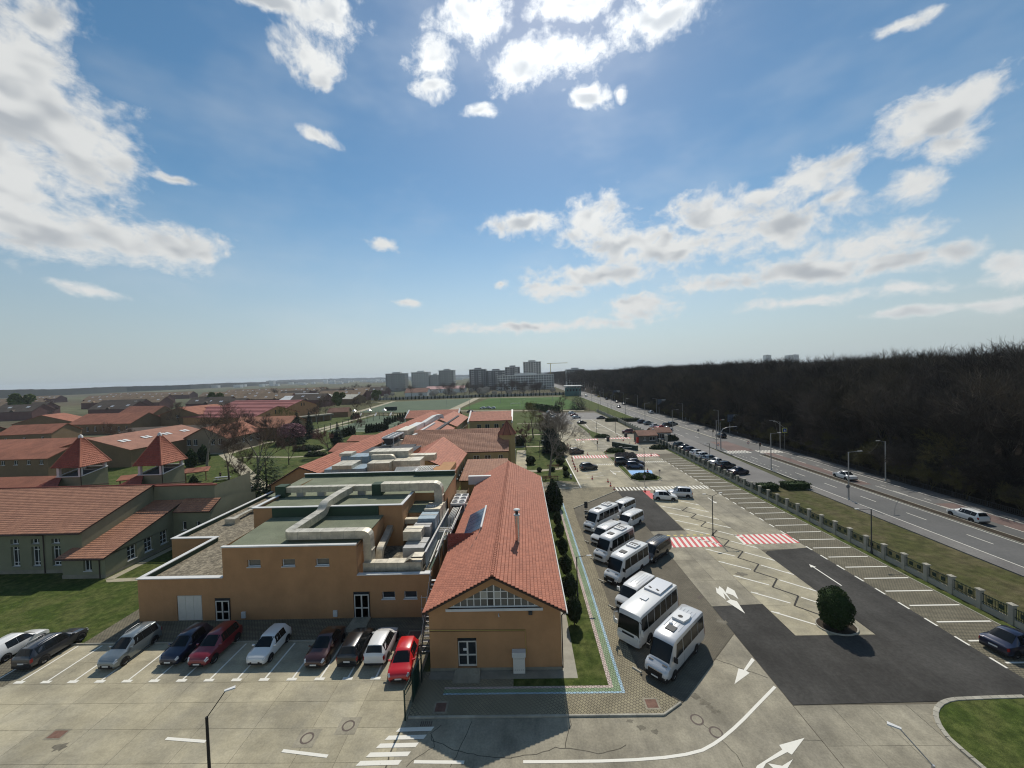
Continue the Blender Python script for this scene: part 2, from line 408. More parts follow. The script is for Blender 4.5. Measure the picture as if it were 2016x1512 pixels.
memb = mat('green_membrane', (0.160, 0.178, 0.118), 0.9, 0.16, 0.4, 0.12, 0.2, 40, col2=(0.19, 0.205, 0.14))
memb_dk = mat('dark_green_sheet', (0.035, 0.065, 0.04), 0.7, 0.1, 1.0)
felt = mat('grey_felt', (0.075, 0.078, 0.085), 0.9, 0.15, 0.4, 0.1)
gravel = mat('roof_gravel', (0.15, 0.13, 0.095), 0.95, 0.35, 1.6, 0.5, 1.0, 9, col2=(0.27, 0.235, 0.17), c2scale=3.2)
duct = mat('galvanised_duct', (0.54, 0.50, 0.41), 0.45, 0.25, 1.3, 0.06, metal=0.55)
duct_b = mat('blue_grey_duct', (0.26, 0.33, 0.38), 0.5, 0.2, 1.0, 0.05, metal=0.3)
ductseam = mat('duct_seam', (0.40, 0.38, 0.33), 0.5, 0.1, 1.0, metal=0.5)
coping = mat('white_coping', (0.62, 0.62, 0.60), 0.5, 0.08, 0.8, 0.03)
whitem = mat('white_frame', (0.78, 0.78, 0.75), 0.5, 0.03, 1.0)
white_door = mat('white_door', (0.62, 0.60, 0.54), 0.6, 0.06, 1.0)
pipe_w = mat('white_pipe', (0.66, 0.64, 0.58), 0.5, 0.1, 1.5)
steel = mat('steel', (0.42, 0.42, 0.42), 0.4, 0.1, 2, metal=0.6)
chrome = mat('stainless', (0.62, 0.6, 0.57), 0.25, 0.1, 2, metal=0.9)
dgrey = mat('dark_grey_paint', (0.045, 0.048, 0.05), 0.55, 0.05, 1)
black = mat('black_plastic', (0.016, 0.016, 0.017), 0.6, 0.05, 1)
brown_m = mat('brown_gutter', (0.05, 0.032, 0.025), 0.5, 0.05, 1)
green_f = mat('dark_green_paint', (0.012, 0.035, 0.026), 0.5, 0.05, 1)
glass = mat('window_glass', (0.025, 0.03, 0.034), 0.08, 0, 1, spec=0.6)
glass_l = mat('pale_glass', (0.10, 0.105, 0.10), 0.12, 0.1, 1, spec=0.6)
carglass = mat('car_glass', (0.010, 0.012, 0.013), 0.12, 0, 1, spec=0.28)
solar = mat('solar_glass', (0.02, 0.045, 0.10), 0.15, 0.1, 1, spec=0.6)
rubber = mat('tyre_rubber', (0.018, 0.018, 0.018), 0.85, 0.1, 3)
rimm = mat('alloy_rim', (0.40, 0.40, 0.41), 0.35, 0.05, 3, metal=0.7)
lampred = mat('tail_red', (0.30, 0.012, 0.012), 0.25, 0, 1, coat=0.5)
lampclear = mat('headlight_glass', (0.55, 0.57, 0.58), 0.12, 0, 1, coat=1.0)
plate = mat('plate_white', (0.7, 0.7, 0.68), 0.5, 0.0, 1)
joint = mat('joint_dirt', (0.13, 0.115, 0.085), 0.95, 0.2, 2)
crackm = mat('crack_dirt', (0.10, 0.09, 0.068), 0.95, 0.3, 2)
ironm = mat('cast_iron', (0.11, 0.085, 0.07), 0.7, 0.2, 4)
redm = mat('red_plastic', (0.50, 0.05, 0.035), 0.5, 0.05, 2)
wood = mat('wood', (0.22, 0.12, 0.06), 0.8, 0.15, 3)
bark = mat('bark', (0.10, 0.082, 0.065), 0.95, 0.3, 4)
bark_pale = mat('pale_bark', (0.21, 0.185, 0.15), 0.95, 0.25, 3)
twig = mat('twigs', (0.085, 0.06, 0.045), 0.95, 0.2, 2)
twig_y = mat('budding_twigs', (0.13, 0.125, 0.04), 0.95, 0.2, 2)
twig_r = mat('purple_twigs', (0.13, 0.07, 0.06), 0.95, 0.2, 2)
blossom = mat('white_blossom', (0.42, 0.40, 0.37), 0.95, 0.2, 0.5)
blossom_p = mat('pink_blossom', (0.26, 0.14, 0.15), 0.95, 0.2, 0.5)
thujam = mat('thuja_leaves', (0.030, 0.052, 0.016), 0.9, 0.3, 2.5, spec=0.2)
thuja2 = mat('dark_thuja_leaves', (0.030, 0.044, 0.018), 0.9, 0.3, 2.5, spec=0.2)
sprucem = mat('spruce_needles', (0.020, 0.036, 0.026), 0.9, 0.3, 1.5, spec=0.2)
pinem = mat('pine_needles', (0.040, 0.062, 0.026), 0.9, 0.3, 1.5, spec=0.2)
springm = mat('spring_leaves', (0.12, 0.16, 0.04), 0.9, 0.3, 1.5, spec=0.2)
# ------------------------------------------------------------------ ground
def ribbon(mb, pts, wd, z, closed=False):
    pts = [Vector((p[0], p[1])) for p in pts]; n = len(pts); Lp = []; Rp = []
    for i, p in enumerate(pts):
        if closed: a = pts[i - 1]; b = pts[(i + 1) % n]
        else: a = pts[max(i - 1, 0)]; b = pts[min(i + 1, n - 1)]
        d = (b - a).normalized(); nn = Vector((-d.y, d.x)) * wd / 2
        Lp.append(p + nn); Rp.append(p - nn)
    m = n if closed else n - 1
    vs = [(q.x, q.y, z) for q in Lp] + [(q.x, q.y, z) for q in Rp]
    mb.add(vs, [(n + i, n + (i + 1) % n, (i + 1) % n, i) for i in range(m)])
    return mb
def sheet(name, pts, z, m, parent=None): return struct(name, MB().poly(pts, z), m, parent)

ring = [(9000 * math.cos(2 * math.pi * k / 48), 9000 * math.sin(2 * math.pi * k / 48)) for k in range(48)]
sheet('terrain', ring, -0.14, fieldm)
sheet('lawn', rect(-135, 12.4, 14, 255), -0.06, grassm)
sheet('field_margin', rect(-230, 57.8, 255, 470), -0.07, grass_dry)

# front yard: concrete cast in bays, dark joints between
yard = sheet('front_yard', rect(-66, -9.3, 12, 36.4), -0.02, joint)
xs = [-66, -61.95, -57.8, -53.65, -49.5, -45.35, -41.2, -37.05, -32.95, -28.85, -24.6, -20.45, -16.1, -13.2, -9.3]
ys = [12, 14.6, 17.1, 19.6, 22.1, 24.65, 27.2, 29.5, 31.5, 34.0, 36.4]
def slabs(xs, ys, parent, m, g=0.010, skip=lambda x, y: False, j=0.0):
    for i in range(len(xs) - 1):
        for k in range(len(ys) - 1):
            x0, x1, y0, y1 = xs[i] + g, xs[i + 1] - g, ys[k] + g, ys[k + 1] - g
            if skip((x0 + x1) / 2, (y0 + y1) / 2): continue
            dz = rnd.uniform(-0.003, 0.0)
            MB().box(-(x1 - x0) / 2, (x1 - x0) / 2, -(y1 - y0) / 2, (y1 - y0) / 2, -0.05, 0).build('concrete_slab', m, parent, ((x0 + x1) / 2, (y0 + y1) / 2, dz))
slabs(xs, ys, yard, concrete, skip=lambda x, y: x < -45.3 and y > 31)
sheet('grass_paver_bays', rect(-66, -45.3, 31.3, 36.4), 0.004, pav_b)

# roadway round the corner of the gabled building and the car park
cp = sheet('car_park', [(-9.3, 12), (28.2, 12), (28.2, 28.7), (46.4, 28.7), (46.4, 30), (45.4, 38), (45.4, 128), (47, 128), (47, 248), (12.4, 248), (12.4, 81), (7.4, 81), (7.4, 28), (-9.3, 28)], -0.02, joint)
struct('road_pour', MB().prism([(-9.3, 12), (19.6, 12), (19.6, 36.6), (11.55, 28.97), (9.82, 27.9), (-9.3, 27.9)], -0.05, 0.0), concrete_g, cp)
struct('lane_pour', MB().prism([(27.88, 12), (38, 12), (28.0, 24.3), (28.1, 26), (28.7, 27.1), (29.5, 28.1), (30.6, 28.7), (27.88, 28.7)], -.05, 0.0), concrete_g, cp)
slabs([19.65, 22.4, 25.13, 27.86], [12, 15.6, 18.9, 22.2, 25.55, 28.7], cp, concrete_g)
slabs([19.65, 22.4, 25.1], [41.0, 46.1, 51.2, 55.9, 60.6], cp, concrete_g)
slabs([25.1, 28.85, 32.6], [36.3, 41.0, 46.1, 51.2, 55.9, 60.6, 65.8, 71.0, 76.2, 81.4, 84.3], cp, concrete)
slabs([32.6, 36.0, 39.3], [53.7, 60.6, 65.8, 71.0, 76.2, 81.4, 86.5, 91.6, 96.7, 101.8, 106.9, 112.0, 117.0], cp, concrete_g)
slabs([12.4, 16.0, 19.6, 22.3, 25.0], [84.3, 91.6, 98.8, 106.0, 113.2, 120.4, 127.6, 134.8, 142.0, 149.2, 156.4, 163.6], cp, concrete)
slabs([25.0, 28.8, 32.6], [84.3, 91.6, 98.8, 106.0, 113.2, 120.4, 127.6, 134.8, 142.0, 149.2], cp, concrete_g)
slabs([32.6, 36.2, 40.0, 45.4], [117.0, 122.0, 127.6, 134.8, 142.0, 149.2], cp, concrete_g)
sheet('far_bays', [(25, 149.2), (47, 149.2), (47, 205), (25, 205)], 0.003, concrete_g)
sheet('far_lane', rect(12.4, 25, 163.6, 190), 0.003, concrete_g)
sheet('far_lot', [(12.4, 190), (25, 190), (25, 205), (47, 205), (45, 240), (12.4, 246)], 0.003, asph_old)

sheet('bus_bays', [(9.35, 31.1), (11.6, 29.05), (19.58, 36.7), (19.62, 81.6), (9.16, 71.5)], 0.004, pav)
pa1 = sheet('asphalt_patch', [(19.66, 60.6), (25.0, 61.0), (25.0, 81.4), (19.66, 81.3)], 0.006, asph)
pa2 = sheet('asphalt_turning_area', [(19.66, 28.75), (30.9, 28.95), (31.6, 29.15), (46.3, 29.35), (44.9, 31.0), (39.3, 31.0), (39.3, 54.1), (33.2, 53.3), (32.55, 52.6), (32.5, 36.2), (25.15, 36.3), (25.15, 41.3), (19.66, 41.0)], 0.006, asph)
sheet('stall_pavers', [(39.3, 31.0), (44.9, 31.0), (45.15, 38), (45.15, 113.5), (39.3, 112.5)], 0.004, pav_b)
# raised pavement around the gabled building
pvm = struct('pavement', MB().prism([(-9.25, 28.02), (9.72, 28.05), (11.3, 29.03), (9.2, 31.1), (8.85, 40), (8.85, 66), (9.0, 71.5), (19.5, 81.75), (19.5, 84.2), (-3.5, 84.2), (-3.5, 75), (2.8, 75), (2.8, 32.3), (-8.6, 32.3), (-9.25, 32.3)], -0.05, 0.10), pav_l)
def kerb_run(pts, parent, size=0.16, h=0.115, step=1.0, gap=0.012, m=None):
    """single kerb stones laid along a line"""
    cache = {}
    for i in range(len(pts) - 1):
        a, b = Vector((*pts[i][:2], 0)), Vector((*pts[i + 1][:2], 0)); L_ = (b - a).length
        n = max(1, round(L_ / step)); s = L_ / n; key = round(s, 3)
        if key not in cache:
            hw = size / 2; e = s / 2 - gap / 2; c_ = 0.02
            cache[key] = MB().add([(-e, -hw, -0.06), (e, -hw, -0.06), (e, hw, -0.06), (-e, hw, -0.06), (-e, -hw, h - c_), (e, -hw, h - c_), (e, hw, h - c_), (-e, hw, h - c_), (-e, -hw + c_, h), (e, -hw + c_, h), (e, hw - c_, h), (-e, hw - c_, h)],
                                  [(0, 3, 2, 1), (0, 1, 5, 4), (1, 2, 6, 5), (2, 3, 7, 6), (3, 0, 4, 7), (4, 5, 9, 8), (5, 6, 10, 9), (6, 7, 11, 10), (7, 4, 8, 11), (8, 9, 10, 11)]).mesh('kerb_stone')
        for k in range(n):
            p = a + (b - a) * ((k + .5) / n)
            link('kerb_stone', cache[key], m or kerbm, parent, (p.x, p.y, 0), math.atan2(b.y - a.y, b.x - a.x))
kerb_run([(-9.25, 27.94), (9.75, 27.97), (11.42, 29.0)], pvm, 0.15, 0.12)
kerb_run([(9.1, 71.6), (19.55, 81.7)], pvm, 0.15, 0.12, 1.4)
sheet('light_apron', rect(2.8, 3.95, 31.4, 70), 0.112, kerbm)
sheet('front_apron', rect(-8.55, 3.95, 31.4, 32.3), 0.108, plinth)
sheet('side_lawn', [(3.95, 31.4), (3.95, 70.5), (6.3, 70.5), (6.3, 30.62), (-1.4, 30.62), (-1.4, 31.4)], 0.106, grassm)
for nm, a, b, mm in (('pink_stripe', 6.3, 6.64, pav_pink), ('green_stripe', 6.64, 7.2, pav_green), ('blue_stripe', 7.2, 7.45, pav_blue)):
    o_ = {'pink_stripe': (30.40, 30.62), 'green_stripe': (30.03, 30.40), 'blue_stripe': (29.86, 30.03)}[nm]
    sheet(nm, [(b, o_[0]), (b, 78), (a, 78), (a, o_[1]), (-7.0, o_[1]), (-7.0, o_[0])], 0.107, mm)
# pavement along the flat-roofed building
pv2 = struct('building_pavement', MB().prism([(-44.3, 36.5), (-11.2, 36.5), (-10.6, 35.6), (-9.3, 35.6), (-9.3, 41), (-42.0, 41), (-42.0, 52), (-44.3, 52)], -0.05, 0.10), pav_b)
kerb_run([(-66, 36.45), (-11.3, 36.45), (-10.6, 35.6)], pv2, 0.14, 0.12)
sheet('lawn_path', [(-56, 49.1), (-41.7, 50.1), (-41.7, 49.0), (-55, 48.3)], -0.045, concrete)
sheet('side_path', rect(-56.0, -54.9, 49, 60), -0.045, concrete)

# planted corner with a curved kerb
cpts = [G(*p) for p in ((2016, 1372.5), (1950, 1374.5), (1882, 1377.5), (1866, 1380.5), (1854, 1386), (1846, 1394), (1842.5, 1403), (1843, 1413), (1849, 1428), (1857, 1440), (1867, 1453), (1895, 1478), (1934, 1511), (1990, 1560), (2100, 1660))]
sheet('corner_lawn', cpts + [(60, 14), (60, 29.2)], 0.05, grassm)
ck = bpy.data.objects.new('corner_kerb', None); COL.objects.link(ck); ck['kind'] = 'structure'
kerb_run([cpts[0]] + cpts[1:], ck, 0.3, 0.10, 0.62, 0.03)

# road with median, verges
sheet('verge', [(45.15, 25), (57.8, 25), (57.8, 81), (46.8, 83), (45.15, 128)], 0.0, grass_dry)
sheet('inner_verge', rect(45.22, 46.05, 30, 126), 0.02, grassm)
ek = bpy.data.objects.new('stall_kerb', None); COL.objects.link(ek); ek['kind'] = 'structure'
kerb_run([(45.18, 30.5), (45.18, 126)], ek, 0.12, 0.06, 1.0)
sheet('outer_parking', [(46.7, 84), (57.8, 82), (60.4, 140), (60.4, 196), (50, 196), (47.2, 150), (46.7, 130)], 0.004, asph_old)
sheet('road_verge', [(50, 196), (60.4, 196), (60.4, 450), (40, 450), (46, 280), (47.2, 205)], 0.0, grassm)
struct('road_pavement', MB().prism(rect(57.9, 60.2, 10, 82), -0.05, 0.09), asph_old)
RD = sheet('road', rect(60.2, 77.2, -40, 1500), 0.006, roadm)
sheet('red_lane', rect(70.6, 73.0, 82, 116), 0.010, redlane)
sheet('red_lane_start', rect(73.2, 76.4, -40, 70), 0.010, redlane)
sheet('junction_red', [(62.5, 118), (70.2, 118), (70.2, 134), (64.5, 134)], 0.010, redlane)
md = struct('median', MB().prism(rect(68.2, 69.7, -40, 112), -0.02, 0.13), dirt)
struct('median_far', MB().prism(rect(68.8, 69.6, 138, 1200), -0.02, 0.15), kerbm)
kerb_run([(68.15, 20), (68.15, 112)], md, 0.12, 0.15, 2.0)
kerb_run([(69.75, 20), (69.75, 112)], md, 0.12, 0.15, 2.0)
struct('forest_pavement', MB().prism(rect(77.25, 79.6, -40, 1200), -0.05, 0.09), asph_old)
sheet('forest_floor', rect(79.6, 900, -60, 1600), -0.03, dirt)

# ------------------------------------------------------------------ painted markings (thin sheets just above the paving)
ZP = 0.0125
MP = [yard]
def mark(name, pts, m=None, z=ZP): return sheet(name, pts, z, m or wpaint, MP[0])
def line(x0, y0, x1, y1, wd=0.12, name='stall_line', m=None, z=ZP):
    return struct(name, ribbon(MB(), [(x0, y0), (x1, y1)], wd, z), m or wpaint, MP[0])
for i in range(15):
    x = -46.9 + 2.41 * i
    line(x, 31.9, x, 36.25, 0.16)
    mark('stall_line_foot', rect(x - 0.42, x + 0.42, 31.62, 31.9))
# stalls on the east side
MP[0] = cp
k = 0
while True:
    yy = 32.63 + 2.66 * k
    if yy > 112: break
    line(39.9, yy, 45.0, yy, 0.18)
    mark('stall_line_foot', rect(39.22, 39.42, yy - 0.6, yy + 0.6))
    k += 1
# arrowed lines of the herringbone bays, both sides of the drain
def arrow_line(x0, y0, x1, y1, tip):
    line(x0, y0, x1, y1, 0.2)
    p, q = (Vector((x0, y0)), Vector((x1, y1))); d = (q - p).normalized(); n = Vector((-d.y, d.x))
    e = q if tip else p; dd = -d if tip else d
    mark('bay_arrow', [tuple(e), tuple(e + dd * 0.75 + n * 0.28), tuple(e + dd * 0.55), ], z=ZP + 0.003)
for k in range(10):
    yb = 40.0 + 3.55 * k
    if yb > 73: break
    arrow_line(25.25, yb, 28.15, yb - 2.3 + 0.1, False)
    arrow_line(30.0, yb + 2.55 + 3.4 - 3.55, 32.5, yb + 2.55 + 3.4 - 3.55 - 2.45, True)
# zig-zag drain channel
gp = []
for k in range(10):
    yb = 37.35 + 3.55 * k
    gp += [(28.25, yb), (29.9, yb + 1.75)]
gm = MB()
for a, b in zip(gp[:-1], gp[1:]): ribbon(gm, [a, b], 0.17, 0.014)
tag(gm.build('drain_channel', mat('drain_dark', (0.03, 0.028, 0.024), 0.8, 0.2, 3)), 'zigzag dark drain channel between the herringbone bays', 'drain')

def zebra(name, x0, x1, y0, y1, n, m1, m2=None, slant=0.0, fr=0.5):
    st = (x1 - x0) / n
    for k in range(n):
        a = x0 + k * st
        mark(name, [(a, y0), (a + st * fr, y0), (a + st * fr + slant, y1), (a + slant, y1)], m1)
        if m2: mark(name + '_red', [(a + st * fr, y0), (a + st, y0), (a + st + slant, y1), (a + st * fr + slant, y1)], m2, ZP - 0.002)
zebra('zebra_stripe', 19.7, 39.4, 81.7, 84.0, 26, wpaint)
zebra('crossing_stripe', 20.6, 28.0, 54.9, 58.2, 9, wpaint, rpaint, 0.3)
zebra('crossing_stripe', 31.3, 39.2, 55.5, 58.7, 10, wpaint, rpaint, 0.3)
zebra('crossing_stripe', 14.8, 25.0, 113.4, 117.0, 12, wpaint, rpaint)
zebra('crossing_stripe', 31.2, 40.2, 113.6, 117.2, 11, wpaint, rpaint)
zebra('crossing_stripe', 19.7, 28.0, 143.4, 146.2, 9, wpaint, rpaint)
zebra('crossing_stripe', 31, 40.5, 144.6, 147.4, 9, wpaint, rpaint)
zebra('road_zebra_stripe', 61.0, 68.0, 114.8, 118.6, 8, wpaint)
zebra('road_zebra_stripe', 70.2, 76.8, 114.2, 118.0, 7, wpaint)
mark('red_wedge', [(24.9, 78.3), (26.6, 81.2), (24.9, 81.4)], rpaint)
mark('red_wedge', [(24.95, 76.0), (27.2, 76.6), (25.6, 81.3), (24.95, 81.4)], rpaint, ZP - 0.003)
for k in range(8): mark('yellow_dash', rect(20.6 + k * 1.0, 21.1 + k * 1.0, 58.75, 59.1), ypaint)
mark('blue_bay', [(26.3, 92.8), (31.2, 92.8), (32.3, 97.8), (26.3, 98.3)], bpaint)
# crossing by the gate, worn
for k, (px0, px1, py) in enumerate(((757, 834, 1453), (740, 818, 1469), (720, 802, 1487), (700, 784, 1504), (779, 849, 1437))):
    a, b = G(px0, py + 4), G(px1, py + 2)
    mark('gate_zebra_stripe', [(a[0], a[1]), (b[0], b[1]), (b[0] + 0.15, b[1] + 0.32), (a[0] + 0.2, a[1] + 0.32)])
for a, b in (((556, 1478), (645, 1489)), ((327, 1454), (405, 1460)), ((815, 1500), (914, 1501))):
    p, q = G(*a), G(*b); line(*p, *q, 0.22, 'lane_dash')
struct('curved_lane_line', ribbon(MB(), [G(*p) for p in ((1030, 1500), (1105, 1499.5), (1183, 1498.5), (1250, 1496), (1308, 1491.5), (1350, 1485.5), (1383, 1477), (1405, 1465), (1423, 1452.5), (1445, 1434), (1465, 1415), (1490, 1389), (1526, 1352))], 0.2, ZP), wpaint, cp)
def arrow(c, d, length, wd=0.16, head=0.45, name='lane_arrow', turn=None, m=None):
    d = Vector(d).normalized(); n = Vector((-d.y, d.x)); c = Vector(c)
    e = c + d * length; hb = e - d * (head * 2.2)
    mb = MB(); mb.poly([tuple(c - n * wd / 2), tuple(c + n * wd / 2), tuple(hb + n * wd / 2), tuple(hb - n * wd / 2)], ZP)
    mb.poly([tuple(hb - n * head), tuple(e), tuple(hb + n * head)], ZP)
    if turn:
        s = c + d * (length * 0.15); t = (d * 0.6 + n * turn).normalized(); t2 = Vector((-t.y, t.x)); q = s + t * length * 0.45
        mb.poly([tuple(s - t2 * wd / 2), tuple(q - t2 * wd / 2), tuple(q + t2 * wd / 2), tuple(s + t2 * wd / 2)], ZP)
        mb.poly([tuple(q - t2 * head * .8), tuple(q + t * head * 1.5), tuple(q + t2 * head * .8)], ZP)
    return struct(name, mb, m or wpaint, MP[0])
def shape(name, pts, parent=None): return struct(name, MB().poly(pts, ZP), wpaint, parent or cp)
shape('lane_arrow', [G(*q) for q in ((1409, 1156), (1414, 1160), (1416, 1154), (1424, 1160), (1438, 1180), (1451, 1184), (1467, 1208), (1430, 1184), (1437, 1181), (1424, 1167), (1429, 1181), (1411, 1167))])
shape('lane_arrow', [G(*q) for q in ((1432, 1155), (1446, 1163), (1454, 1180), (1443, 1172), (1428, 1167))])
shape('lane_arrow', [G(*q) for q in ((1446, 1347), (1454, 1316), (1464, 1319), (1480, 1295), (1486, 1300), (1469, 1321), (1476, 1325))])
shape('lane_arrow', [G(*q) for q in ((1584, 1453), (1559, 1486), (1550, 1481), (1508, 1503), (1503, 1512), (1480, 1530), (1490, 1508), (1540, 1476), (1534, 1467))])
shape('lane_arrow', [G(*q) for q in ((1561, 1495), (1545, 1522), (1530, 1520), (1512, 1503), (1540, 1508))])
arrow((22.1, 98.7), (.1, -1), 4.2, 0.2, 0.5, turn=1)
arrow((36.0, 76.0), (0, -1), 3.4, 0.18, 0.4)
arrow((36.1, 44.5), (0.0, 1), 5.0, 0.16, 0.35)
arrow((36.0, 122), (0, 1), 4, 0.2, 0.5, turn=1)
arrow((22, 138), (0, 1), 4, 0.2, 0.5, turn=1)
arrow((22, 170), (0, 1), 5, 0.2, 0.6)
arrow((33, 176), (0, -1), 5, 0.2, 0.6)
# stalls of the upper car park
for k in range(7): line(15.0, 92.4 + 2.7 * k, 19.4, 94.0 + 2.7 * k, 0.14)
for k in range(7): line(15.2, 118.8 + 2.7 * k, 19.4, 120.4 + 2.7 * k, 0.14)
for k in range(8): line(25.2, 118.8 + 2.9 * k, 29.2, 117.6 + 2.9 * k, 0.16)
for k in range(9): line(13.4, 150 + 4.2 * k, 18.6, 152.6 + 4.2 * k, 0.16)
line(28.6, 150, 31.2, 205, 0.25); line(38.6, 149, 36.4, 205, 0.25); line(13, 206, 40, 206, 0.4)
for k in range(10): mark('give_way_tooth', rect(20.0 + k * 0.5, 20.2 + k * 0.5, 104.5, 106.0))
for k in range(12): mark('give_way_tooth', rect(33.0 + k * 0.5, 33.2 + k * 0.5, 106.2, 107.6))
line(12.42, 84, 12.42, 113, 0.28, 'path_line', z=0.0145)
line(12.0, 84.1, 7.6, 84.1, 0.2, 'path_line', z=0.12)
# lanes of the road
zr = 0.0175
def rline(x, y0, y1, wd=0.14): struct('road_line', MB().poly(rect(x - wd / 2, x + wd / 2, y0, y1), zr), wpaint, RD)
rline(60.55, -30, 112, 0.15); rline(60.55, 146, 900, 0.15); rline(67.95, 20, 112); rline(70.1, 20, 70); rline(72.8, 62, 81); rline(76.7, -30, 900)
yy = 10.0
while yy < 420:
    if not 108 < yy < 136:
        rline(64.4, yy, yy + 3.2); rline(73.1, yy + 3, yy + 6.0)
    if yy < 110: rline(74.3, yy, yy + 1.2, 0.1)
    yy += 8.8
for k in range(34): rline(62.4, 62 + k * 1.6, 62.6 + k * 1.6, 0.1) if 90 < 62 + k * 1.6 < 112 else None
# cracks, stains, manholes and grates
cm = MB()
def crack(pts, wd=0.05):
    p = [Vector(G(*q)) for q in pts]; out = []
    for a, b in zip(p[:-1], p[1:]):
        n = max(2, int((b - a).length / 0.35))
        for k in range(n): out.append(a + (b - a) * (k / n) + Vector((rnd.uniform(-.06, .06), rnd.uniform(-.06, .06))))
    out.append(p[-1]); ribbon(cm, [tuple(q) for q in out], wd, 0.0065)
b2 = lambda x, y: (504 + x / 4, 1260 + y / 4)
b3 = lambda x, y: (1008 + x / 4, 1260 + y / 4)
b4 = lambda x, y: (1512 + x / 4, 1260 + y / 4)
crack([b2(1695, 640), b2(1660, 740), b2(1590, 880), b2(1530, 1000)])
crack([b2(1380, 740), b2(1390, 790), b2(1590, 880), b2(1750, 910), b2(2016, 930)])
crack([b2(1180, 1000), b2(1280, 920), b2(1410, 840), b2(1380, 740), b2(1460, 670)])
crack([b3(0, 920), b3(200, 905), b3(340, 850), b3(470, 850), b3(680, 890), b3(800, 870), b3(900, 825)])
crack([b3(415, 850), b3(440, 740), b3(465, 670), b3(455, 600)])
crack([b3(1590, 145), b3(1780, 215), b3(2016, 300)], 0.06)
crack([b3(1490, 650), b3(1600, 730), b3(1660, 790), b3(1770, 900), b3(1820, 1000)], 0.04)
crack([b2(1140, 700), b2(1080, 810), b2(1050, 920), b2(1020, 1008)], 0.11)
crack([b4(200, 790), b4(430, 795)], 0.03)
stm = mat('oil_stain', (0.15, 0.135, 0.10), 0.8, 0.3, 3)
for k, (c_, r_) in enumerate(((G(1388, 1384), .5), (G(1397, 1392), .35), (G(1404, 1400), .3), (G(1416, 1402), .22), (G(1372, 1372), .45), (G(1240, 1420), .3), (G(1262, 1432), .35), (G(1290, 1440), .3), (G(120, 1470), .6), (G(1460, 1130), .8), (G(1425, 1225), .7))):
    sheet('oil_stain', [(c_[0] + r_ * rnd.uniform(.35, 1.1) * math.cos(2 * math.pi * q / 13), c_[1] + r_ * rnd.uniform(.3, .9) * math.sin(2 * math.pi * q / 13)) for q in range(13)], 0.0072, stm, cp)
co = cm.build('pavement_cracks', crackm, cp)
def disc(c, r, z, n=20): return [(c[0] + r * math.cos(2 * math.pi * k / n), c[1] + r * math.sin(2 * math.pi * k / n)) for k in range(n)]
def manhole(c, z, label, sq=True):
    t = thing('manhole_cover', label, 'manhole', (c[0], c[1], z))
    if sq: MB().poly(rect(-0.75, 0.75, -0.7, 0.7), 0.003).build('surround', concrete_g, t)
    mb = MB(); ribbon(mb, disc((0, 0), 0.40, 0), 0.12, 0.009, True); mb.build('frame', ironm, t)
    MB().poly(disc((0, 0), 0.34, 0), 0.007).build('lid', concrete_g, t)
manhole((-13.5, 27.35), 0, 'round manhole in a square patch beside the mesh fence gate')
manhole((-16.05, 26.4), 0, 'round manhole in a patch beside a broken lane dash in the yard')
manhole((12.0, 27.6), 0.002, 'round manhole beside the pavement corner below the silver minibus', False)
manhole((12.87, 26.6), 0.002, 'round manhole touching the curved white lane line', False)
for c, s, l_ in (((-34.97, 26.85), (0.5, 0.3), 'rusty rectangular drain grate in the concrete yard'), ((9.17, 28.88), (0.42, 0.38), 'reddish square access cover in the pavement corner'), ((-6.95, 28.73), (0.4, 0.4), 'reddish square access cover near the mesh fence gate'), ((-11.3, 36.95), (0.55, 0.6), 'rusty square cover in the pavement behind the bright red hatchback')):
    z0 = 0.10 if c[1] > 28 else 0.0
    t = thing('access_cover', l_, 'cover', (c[0], c[1], z0))
    MB().poly(rect(-s[0] - .14, s[0] + .14, -s[1] - .14, s[1] + .14), 0.004).build('frame', concrete_g, t)
    MB().poly(rect(-s[0], s[0], -s[1], s[1]), 0.009).build('lid', mat('rusty_cover', (0.17, 0.095, 0.07), 0.85, 0.3, 3), t)
t = thing('drain_grate', 'small iron drain grate at the kerb by the mesh fence gate', 'drain', (-7.75, 27.45, 0.004))
for k in range(6): MB().box(-0.42 + k * .15, -0.34 + k * .15, -0.2, 0.2, 0, 0.012).build('bar', ironm, t)
t = thing('drain_grate', 'iron drain grate at the edge of the bus bays beside the asphalt', 'drain', (19.2, 42.7, 0.006), R(40))
for k in range(6): MB().box(-0.42 + k * .15, -0.34 + k * .15, -0.2, 0.2, 0, 0.012).build('bar', ironm, t)
# garden paths
def path(name, pts, wd, z=-0.035, m=None): struct(name, ribbon(MB(), pts, wd, z), m or concrete)
path('garden_path', [G(*p) for p in ((330, 898), (400, 893), (450, 893), (520, 872), (590, 862), (660, 840), (760, 822))], 3.0)
path('garden_path', [G(*p) for p in ((440, 893), (470, 915), (500, 945), (525, 965))], 3.2, -0.036)
path('garden_path', [G(*p) for p in ((440, 905), (500, 899), (570, 900), (640, 896), (700, 895))], 1.6, -0.034)
path('garden_path', [G(*p) for p in ((610, 895), (622, 888), (640, 884))], 1.6, -0.033)
path('garden_path', [G(*p) for p in ((1015, 926), (1055, 927), (1113, 921))], 2.0)
path('garden_path', [(-0.7, 103), (-0.7, 128)], 3.0, -0.036)
path('garden_path', [(-3, 134), (12, 134)], 1.6); path('garden_path', [(-3, 160), (12.4, 160)], 2.2); path('garden_path', [(-3, 196), (12.4, 196)], 1.8)
sheet('garden_court', [(3.0, 84.2), (12.3, 84.2), (12.3, 89), (8.5, 90.5), (3, 89)], -0.03, pav_l)
